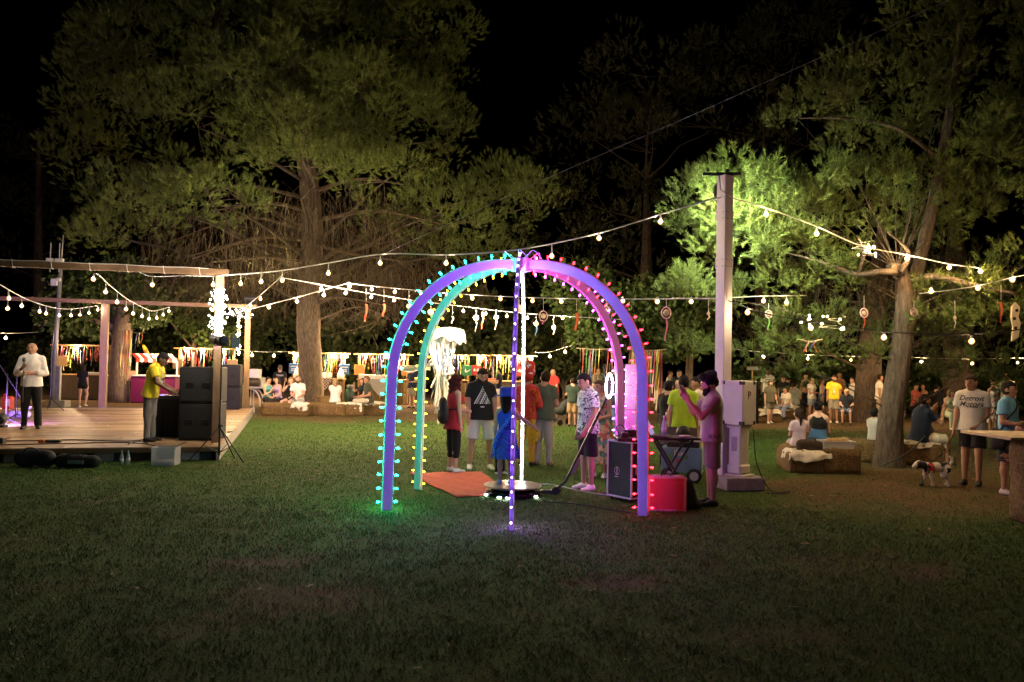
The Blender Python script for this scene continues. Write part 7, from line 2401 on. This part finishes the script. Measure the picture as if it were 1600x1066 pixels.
for s in (-1, 1):
    cc_ = Vector(X_(Hc + fh * .064 + uh * .021 * s + hw * .001)); b.tube([cc_ + (Vector(uh) * math.cos(t) * .026 + Vector(hw) * math.sin(t) * .019) for t in np.linspace(0, 2 * PI, 12)], .0022, 4)
    b.tube([cc_ + Vector(uh) * s * .026, Vector(X_(Hc + uh * .052 * s - fh * .005))], .002, 4)
b.obj("glasses", black_pl, pt_['root'])
person("woman in a long floral dress behind the young man", G(936, 746), 1.62, -20, ('belly', 'bent'), top=('tank', (.4, .3, .2), pat_floral), bottom=('skirt', (.4, .3, .2), pat_floral, .46), shoes=WHT, hair=('bun', (.08, .05, .03)), sk='mid', fem=True, head=(-20, -5), group="people inside the arch")
person("man in a grey tee far behind the printed tee man", standpt(932, 24.5), 1.78, 60, ('belly', 'down'), top=('tee', (.13, .15, .13)), bottom=('pants', (.1, .1, .1)), shoes=BLK, hair=('short', DKBR), group=CR)
person("boy in a black top and khaki shorts behind the arch", G(894, 667), 1.45, 170, ('down', 'belly'), top=('tee', (.03, .05, .035)), bottom=('bermuda', (.30, .20, .10)), shoes=BLK, hair=('short', DKBR), child=False, group=CR)
person("man in a navy polo and white shorts at the red sign stall", standpt(780, 31), 1.62, -105, ('bent', 'bent'), top=('polo', (.012, .016, .03)), bottom=('bermuda', (.66, .62, .56)), shoes=WHT, hair=('short', BLK), group=CR)
person("woman with a ponytail in a pale top at the right end of the stalls", standpt(824, 30), 1.55, 190, ('down', 'bent'), top=('tank', (.55, .52, .48)), bottom=('pants', BLK), shoes=BLK, hair=('pony', DKBR), sk='fair', fem=True, group=CR)
person("person in jeans and white boots half hidden by the right back rib", G(956, 682), 1.6, 150, ('down', 'down'), top=('tee', (.05, .06, .1)), bottom=('pants', (.10, .18, .33)), shoes=WHT, hair=('short', DKBR), group=CR)
# ---- right of the arch
bm2 = person("bearded man with bushy curls in a grey tee looking at his phone", G(1111, 789), 1.78, -78, (((.05, -.72, -.6), (-.25, -.5, .9)), ((.05, -.6, -.75), (-.2, -.65, .75))), ('stand', 'stand'), ('tee', (.30, .28, .28)), ('bermuda', (.20, .19, .17)), BLK, ('curly', BLK), 'mid', beard=BLK, head=(0, -16), lean=(0, -.02), group="people by the technician's table", face=True,
             prints=[(text_mesh("IENT", .075, extrude=0.0, bold=True), inkb, -.015, 2)])
q = (hand(bm2, -1, .07) + hand(bm2, 1, .07)) / 2; b = B(); b.box(q + Vector((0, -.02, .04)), (.075, .012, .15), R=Euler((.35, 0, 0)).to_matrix(), bev=.003); o = b.obj("phone", black_pl, None, False, bm2['root'].location); o.rotation_euler = bm2['root'].rotation_euler; T(o, "black phone held up by the bearded man", "phone")
person("man in a neon green tee seen from behind", standpt(1068, 13.2), 1.72, 178, ('down', 'down'), top=('tee', (.38, .62, .03)), bottom=('pants', BLK), shoes=BLK, hair=('short', BLK), group="people by the technician's table")
person("man in a white shirt holding something to his face", standpt(1093, 13.7), 1.70, -95, ('face', 'face'), top=('shirt', (.70, .68, .64)), bottom=('pants', (.55, .50, .40)), shoes=WHT, hair=('short', BLK), sk='tan', head=(0, -8), group="people by the technician's table")
person("person in a black hoodie left of the neon green tee", standpt(1044, 14.4), 1.60, 140, ('bent', 'belly'), top=('long', BLK), bottom=('pants', BLK), shoes=BLK, hair=('short', BLK), group="people by the technician's table")
person("woman with dark hair facing the neon green tee", standpt(1054, 15.2), 1.66, 25, ('down', 'belly'), top=('tee', BLK), bottom=('pants', BLK), shoes=BLK, hair=('bob', BLK), sk='fair', fem=True, head=(40, 0), group="people by the technician's table")
person("child with brown hair in front of the neon green tee", standpt(1049, 13.6), 1.12, -60, ('down', 'down'), top=('tee', (.05, .05, .06)), bottom=('pants', BLK), shoes=BLK, hair=('short', BRN), sk='fair', child=True, group="people by the technician's table")
person("seated man in a beige tee far behind the technician's table", standpt(1034, 24.5), 1.75, 170, ('lap', 'lap'), ('sit', 'sit'), ('tee', (.45, .38, .28)), ('pants', BLK), BLK, ('short', DKBR), 'tan', seat=.42, group=CR)
person("seated woman in a white top far behind the hoodie", standpt(1047, 30), 1.65, 60, ('belly', 'lap'), top=('tee', (.55, .5, .42)), bottom=('pants', BLK), hair=('short', DKBR), fem=True, group=CR)
person("man with a shaved head far behind the neon green tee", standpt(1061, 26), 1.72, 10, ('down', 'down'), top=('tee', (.08, .08, .08)), bottom=('pants', BLK), hair=('short', BLK), sk='tan', group=CR)
person("woman in a pale blue skirt half hidden behind the lamp pole", standpt(1143, 16.5), 1.5, 150, ('down', 'down'), top=('tee', (.5, .48, .5)), bottom=('skirt', (.35, .45, .55), cloth((.35, .45, .55)), .2), shoes=BLK, hair=('long', DKBR), sk='mid', fem=True, group=CR)
# ---- crowd right of the cabinet
person("man in a white tee standing far behind the white cabinet", standpt(1200, 30), 1.80, 0, ('down', 'down'), top=('tee', (.68, .62, .52)), bottom=('pants', BLK), hair=('short', DKBR), sk='dark', group=CR, prints=[(subdiv_plane_print([[(-.10 + .05 * i, 0), (-.06 + .05 * i, .0), (-.06 + .05 * i, .035), (-.10 + .05 * i, .035)] for i in range(4)]), inkb, .2, 1)])
person("boy in an olive tee walking right of the cabinet", G(1203, 662), 1.42, 25, ('down', 'low'), (LEGS['fwd'], 'rear'), ('tee', (.10, .10, .07)), ('shorts', (.13, .13, .10)), WHT, ('short', (.10, .06, .035)), 'fair', head=(40, 10), group="children right of the cabinet")
person("boy in a black tee with white sleeves leaning forward", G(1224, 650), 1.52, -15, ('down', 'hip'), ('wide', 'wide'), ('tee', BLK), ('bermuda', (.16, .15, .11)), WHT, ('short', (.09, .055, .03)), 'fair', lean=(.0, .12), group="children right of the cabinet")
person("woman in a white tee bending behind the boy in black", standpt(1232, 27.5), 1.5, -40, ('lap', 'lap'), ('sit', 'sit'), ('tee', (.68, .63, .55)), ('pants', (.2, .25, .4)), BLK, ('short', BLK), 'mid', True, seat=.42, lean=(0, .3), group=CR)
person("seated man in a grey tee behind the far cloths", standpt(1242, 30), 1.7, 150, ('lap', 'lap'), ('sit', 'sit'), ('tee', (.30, .32, .28)), ('pants', BLK), BLK, ('short', DKBR), 'mid', seat=.42, group=CR)
person("seated man in dark red behind the grey tee man", standpt(1231, 31.5), 1.75, 20, ('lap', 'lap'), ('sit', 'sit'), ('tee', (.2, .06, .04)), ('pants', BLK), BLK, ('short', DKBR), 'tan', seat=.5, group=CR)
person("woman in black with bare shoulders far among the shrubs", standpt(1259, 31), 1.62, 5, ('down', 'down'), top=('crop', BLK), bottom=('pants', BLK), hair=('bun', DKBR), sk='mid', fem=True, group=CR)
person("girl in a white printed top and denim shorts looking right", G(1268, 656), 1.52, 55, ('belly', 'bent'), ('stand', 'fwd'), ('tee', (.6, .55, .5), pat_pale), ('shorts', (.30, .36, .42)), (.4, .25, .16), ('bun', BRN), 'mid', True, group="children right of the cabinet")
person("girl in a pale vest and denim skirt with a ponytail", G(1284, 650), 1.46, 95, ('down', 'down'), top=('tank', (.5, .46, .42)), bottom=('skirt', (.05, .12, .20), cloth((.05, .12, .20)), .22), shoes=WHT, hair=('pony', BRN), sk='mid', fem=True, group="children right of the cabinet")
yt = person("boy in a bright yellow tee with a lanyard", standpt(1303, 26.4), 1.62, 5, ('down', 'down'), top=('tee', (.72, .58, .03)), bottom=('bermuda', (.30, .28, .24)), shoes=WHT, hair=('short', BRN), sk='tan', group="children right of the cabinet"); lanyard(yt, (.7, .7, .68))
person("woman in orange behind the yellow tee boy", standpt(1312, 30.5), 1.7, -10, ('down', 'down'), top=('tank', (.45, .15, .06)), bottom=('pants', BLK), hair=('long', BRN), sk='tan', fem=True, group=CR)
person("seated blond boy in a dark tee eating on a bale", standpt(1323, 25.6), 1.55, 0, ('bent', 'bent'), ('sit', 'sit'), ('tee', (.02, .025, .04)), ('bermuda', (.1, .15, .25)), BLK, ('short', (.45, .34, .2)), 'fair', head=(0, -35), seat=.42, group="children right of the cabinet")
person("boy in a white tee standing behind the girls in black shorts", standpt(1333, 27.5), 1.55, -70, ('belly', 'down'), top=('tee', (.66, .62, .55)), bottom=('pants', (.2, .15, .1)), hair=('short', BRN), sk='fair', group=CR)
person("girl in a white tee and black shorts with tossed dark hair", G(1341, 657), 1.36, 165, ('down', 'belly'), ('wide', 'stand'), ('tee', (.68, .64, .57)), ('hotpants', BLK), WHT, ('long', DKBR), 'mid', True, group="girls in black shorts")
person("taller girl with very long hair and black shorts beside the trunk", G(1358, 658), 1.5, 182, ('hip', 'bent'), ('stand', 'stand'), ('tank', (.6, .56, .5)), ('hotpants', BLK), BLK, ('long', DKBR), 'mid', True, group="girls in black shorts")
person("man in a white tee just left of the leaning trunk", standpt(1374, 26.5), 1.68, 90, ('down', 'down'), top=('tee', (.66, .62, .54)), bottom=('pants', (.3, .24, .17)), shoes=BLK, hair=('short', DKBR), sk='tan', group=CR)
person("girl in a lilac top with a long ponytail on the foreground bale", pA + Vector((-.20, .52, 0)), 1.32, 200, ('lap', 'belly'), ('sit', 'sit'), ('tee', (.52, .40, .48)), ('shorts', (.3, .3, .35)), WHT, ('pony', DKBR), 'mid', True, seat=.40, child=True, group="pair on the foreground bale", face=False)
bl = person("woman in a blue skirt and black strap top with a bun", pA + Vector((.17, .56, 0)), 1.68, 172, ('lap', 'lap'), ('sit', 'sit'), ('crop', BLK), ('sit_skirt', (.05, .13, .28)), BLK, ('bun', BLK), 'fair', True, seat=.40, head=(-25, 0), group="pair on the foreground bale", face=False)
S_ = Sdf(.04); S_.cap(Vector(bl['X'](bl['P0'] + bl['w'] * .11)), Vector(bl['X'](bl['P0'] - bl['w'] * .05)) - Vector((0, 0, .02)), .135, .20, bl['f'], .8); S_.nz = fold_noise(.008, 22, 4)
sdf_obj("dress_back", S_, .012, cloth((.05, .13, .28)), bl['root'])
S_ = Sdf(.03); S_.cap(v3(-.14, 0, .10), v3(.14, 0, .08), .09, .10, v3(0, 1, 0), .7); S_.cap(v3(-.17, 0, .03), v3(.17, 0, .03), .05, .05); S_.cut((0, 0, 0), (0, 0, -1)); S_.nz = fold_noise(.007, 22, 7)
hb_ = empty("handbag", pA + Vector((-.22, -.06, .385)), -.15); T(hb_, "soft brown leather bag on the cloth of the foreground bale", "bag"); sdf_obj("shell", S_, .012, M("brown_leather", (.045, .03, .02), .5, .2, 9, bump=.15), hb_)
b = B(); b.tube(catmull([(-.09, -.04, .17), (-.05, -.10, .23), (.06, -.10, .22), (.10, -.04, .16)], 5), .010, 6); b.obj("handle", M("brown_leather", (.045, .03, .02)), hb_, True)
# ---- far right
person("woman with very long dark hair just right of the leaning trunk", standpt(1402, 19), 1.66, 140, ('down', 'low'), top=('tee', (.62, .58, .52)), bottom=('pants', (.42, .46, .5)), shoes=BLK, hair=('long', DKBR), sk='mid', fem=True, group=CR)
person("child in a grey tee sitting close behind the leaning trunk", pN + Vector((-.62, .25, 0)), 1.2, 150, ('lap', 'lap'), ('sit', 'sit'), ('tee', (.36, .35, .33)), ('shorts', BLK), BLK, ('short', BLK), 'mid', seat=.42, child=True, group="people near the leaning pine")
person("seated man in a navy polo eating, seen from behind", pN + Vector((.16, -.02, 0)), 1.86, 122, ('face', 'face'), ('sit', ((.3, -1, -.05), (.05, .0, -1))), ('polo', (.012, .025, .055)), ('bermuda', (.52, .47, .38)), BLK, ('short', (.03, .02, .015)), 'tan', build=1.3, seat=.43, lean=(0, .12), group="people near the leaning pine", face=False)
person("seated woman in red at the far tables", standpt(1430, 29.5), 1.68, 60, ('lap', 'lap'), ('sit', 'sit'), ('tee', (.45, .10, .08)), ('pants', BLK), BLK, ('short', DKBR), 'tan', True, seat=.45, group=CR)
person("seated woman in an orange top beside the woman in red", standpt(1444, 29.5), 1.68, -50, ('face', 'lap'), ('sit', 'sit'), ('tank', (.40, .16, .08)), ('pants', BLK), BLK, ('bob', DKBR), 'tan', True, seat=.45, group=CR)
person("person in black seated far left of the mint green woman", standpt(1463, 29), 1.7, 150, ('lap', 'lap'), ('sit', 'sit'), ('long', BLK), ('pants', BLK), BLK, ('short', BLK), 'mid', seat=.45, group=CR)
person("seated woman in a mint green outfit on a far bale", standpt(1484, 24.6), 1.62, 25, ('lap', 'knee'), ('sit', 'sitdown'), ('tank', (.38, .48, .34)), ('pants', (.38, .48, .34)), WHT, ('bob', (.12, .07, .04)), 'fair', True, head=(40, -5), seat=.41, group=CR)
dm = person("man in a printed grey tee walking a small dog", G(1519, 758), 1.82, -12, (((.18, .02, -1), (.1, -.25, -1)), ((.12, -.02, -1), (-.55, -.5, -.8))), ('stand', ((.02, -.12, -1), (.0, .02, -1))), ('tee', (.52, .49, .46)), ('shorts', (.013, .013, .014)), (.06, .06, .06), ('short', (.05, .035, .025)), 'tan', head=(-18, -6), build=1.05, group="people near the leaning pine", face=True,
            prints=[print_text("Detroit", .115, inkb, .235, 1, shear=.4, bold=True), print_text("Motors", .115, inkb, .183, 1, shear=.4, bold=True), (subdiv_plane_print([[(-.06 + .0275 * i, 0), (-.06 + .0275 * (i + 1), .002), (-.06 + .0275 * (i + 1), .016), (-.06 + .0275 * i, .012)] for i in range(6)]), inkb, .155, 1)])
bp_ = person("man in a light blue polo with a black crossbody bag", G(1574, 772), 1.73, 68, ('bent', 'bent'), ('stand', 'fwd'), ('polo', (.16, .40, .58)), ('bermuda', (.014, .016, .022)), (.62, .58, .56), ('short', BLK), 'tan', group="people near the leaning pine", face=True)
X_, P0, w, u, f = bp_['X'], bp_['P0'], bp_['w'], bp_['u'], bp_['f']
S_ = Sdf(.03); c = X_(P0 - w * .03 - u * .13 - f * .02); S_.cap(c + v3(0, .02, .02), c + v3(0, .02, -.10), .10, .11, u, .55); S_.nz = fold_noise(.005, 22, 5)
sb_ = sdf_obj("crossbody_bag", S_, .012, M("black_nylon", (.014, .014, .015)), None, bp_['root'].location); sb_.rotation_euler = bp_['root'].rotation_euler; T(sb_, "black crossbody bag on the man in light blue", "bag")
b = B(); b.tube(snap(bp_, catmull([Vector(c) + Vector((0, 0, .08)), Vector(X_(P0 + w * .10 - u * .115 + f * .03)), Vector(X_(P0 + w * .22 + f * .092 - u * .03)), Vector(X_(P0 + w * .295 + f * .03 + u * .055)), Vector(X_(P0 + w * .25 - f * .085 + u * .02)), Vector(X_(P0 + w * .08 - f * .08 - u * .09)), Vector(c) + Vector((0, 0, .06))], 6), .01), .013, 6); b.obj("strap", black_pl, sb_, True)
person("woman in a long rose printed dress behind the printed grey tee man", G(1552, 676), 1.6, 40, ('down', 'belly'), top=('tank', (.6, .5, .5), pat_rose), bottom=('skirt', (.6, .5, .5), pat_rose, .44), shoes=BLK, hair=('bun', DKBR), sk='tan', fem=True, group=CR)
person("bald man in an olive shirt standing far at the right", standpt(1574, 26), 1.80, -8, ('hip', 'down'), top=('tee', (.10, .11, .07)), bottom=('pants', BLK), hair=('bald', DKBR), sk='tan', group=CR)
person("child with brown hair behind the bar table at the right edge", standpt(1600, 10.9), 1.18, -70, ('bent', 'bent'), top=('tee', (.55, .5, .45)), bottom=('shorts', BLK), shoes=BLK, hair=('short', (.08, .05, .03)), sk='tan', child=True, group="people near the leaning pine")

# ---- the dog
dp = G(1463, 760); dg = empty("dog", dp, math.radians(8)); T(dg, "small black and white dog in a red harness on a leash", "dog")
S_ = Sdf(.035)
S_.cap(v3(-.15, 0, .285), v3(.02, 0, .30), .085, .075); S_.cap(v3(.02, 0, .30), v3(.17, 0, .305), .072, .072)          # deep chest, tucked belly
S_.cap(v3(-.17, 0, .32), v3(-.27, 0, .345), .062, .052); S_.ell((-.315, 0, .345), (.062, .052, .055)); S_.cap(v3(-.34, 0, .335), v3(-.405, 0, .305), .035, .022)   # neck, skull, muzzle
for s in (-1, 1):
    S_.cap(v3(-.30, .045 * s, .375), v3(-.275, .068 * s, .325), .022, .014)          # drop ears
    fx = -.03 if s > 0 else .03
    S_.cap(v3(-.15, .045 * s, .25), v3(-.145 + fx, .048 * s, .14), .042, .024, k=.02); S_.cap(v3(-.145 + fx, .048 * s, .14), v3(-.15 + fx * 2, .05 * s, .025), .022, .016); S_.cap(v3(-.15 + fx * 2, .05 * s, .02), v3(-.185 + fx * 2, .05 * s, .018), .018, .015)
    hx = .04 if s > 0 else -.02
    S_.cap(v3(.15, .045 * s, .27), v3(.12 + hx, .055 * s, .17), .058, .034, k=.02); S_.cap(v3(.12 + hx, .055 * s, .17), v3(.205 + hx, .055 * s, .105), .032, .019); S_.cap(v3(.205 + hx, .055 * s, .105), v3(.19 + hx, .055 * s, .02), .018, .015); S_.cap(v3(.19 + hx, .055 * s, .018), v3(.155 + hx, .055 * s, .017), .017, .014)
t = [v3(.22, 0, .33), v3(.27, 0, .39), v3(.26, 0, .45), v3(.215, 0, .475)]
for i in range(3): S_.cap(t[i], t[i + 1], .022 - .003 * i, .02 - .003 * i, k=.015)
S_.nz = curl_noise(.0025, 70, 3)
lo, hi = S_.bounds(); V, F = surfnet(S_, lo, hi, .009)
me = mesh_np("body", V, F, [M("dog_white_fur", (.62, .58, .52), .8, .08, 20, bump=.3, bscale=120), M("dog_black_fur", (.014, .013, .012), .75, .2, 20, bump=.3, bscale=120)], True)
C = V[F].mean(1); nn = .03 * np.sin(C[:, 0] * 31) + .025 * np.sin(C[:, 1] * 40 + C[:, 2] * 25)
blk_ = ((C[:, 2] + nn > .325) & (C[:, 0] > .03) & (C[:, 0] < .2)) | ((C[:, 0] < -.20) & (C[:, 0] > -.355) & (np.abs(C[:, 1]) > .016)) | ((C[:, 0] < -.24) & (C[:, 0] > -.34) & (C[:, 2] < .33)) | ((C[:, 0] > .12) & (C[:, 2] + nn > .22) & (C[:, 2] < .30) & (C[:, 0] < .19))
me.polygons.foreach_set("material_index", blk_.astype(np.int32)); link("body", me, dg)
h_ = Sdf(.02); h_.cap(v3(-.16, 0, .287), v3(-.04, 0, .297), .094, .088); h_.cut((-.165, 0, 0), (-1, 0, -.1)); h_.cut((-.02, 0, 0), (1, 0, .2)); sdf_obj("harness", h_, .009, pattern("harness_print", [(0, (.45, .04, .03)), (.5, (.02, .02, .02))], 18), dg)
b = B(); b.lathe([(.006, -.008), (.012, 0), (.006, .01)], (-.428, 0, .308), 8, Matrix.Rotation(PI / 2, 3, 'Y')); b.obj("nose", black_pl, dg, True)
for s in (-1, 1):
    b = B(); b.lathe([(.003, -.006), (.008, 0), (.003, .006)], (-.362, .032 * s, .365), 8); b.obj("eye", black_pl, dg, True)
hw_ = to_world(dm, hand(dm, 1, .05)); ha = dp + rotz((-.08, 0, .395), math.radians(8))
P = catmull([ha, ha.lerp(hw_, .5) - Vector((0, 0, .03)), hw_], 8); b = B(); b.tube([p - ha for p in P], .006, 5); T(b.obj("leash", M("leash_black", (.02, .02, .02), .6), None, True, ha), "thin black leash from the dog to the man's hand", "leash")
P = catmull([rb + Vector((-.32, -.3, .03)), rb + Vector((.1, -.42, .28)), rb + Vector((.5, -.35, .62))], 8); b = B(); b.tube([p - P[0] for p in P], .014, 6); T(b.obj("strap", M("leash_black", (.02, .02, .02), .6), None, True, P[0]), "black strap slanting across the leaning pine's foot", "strap")
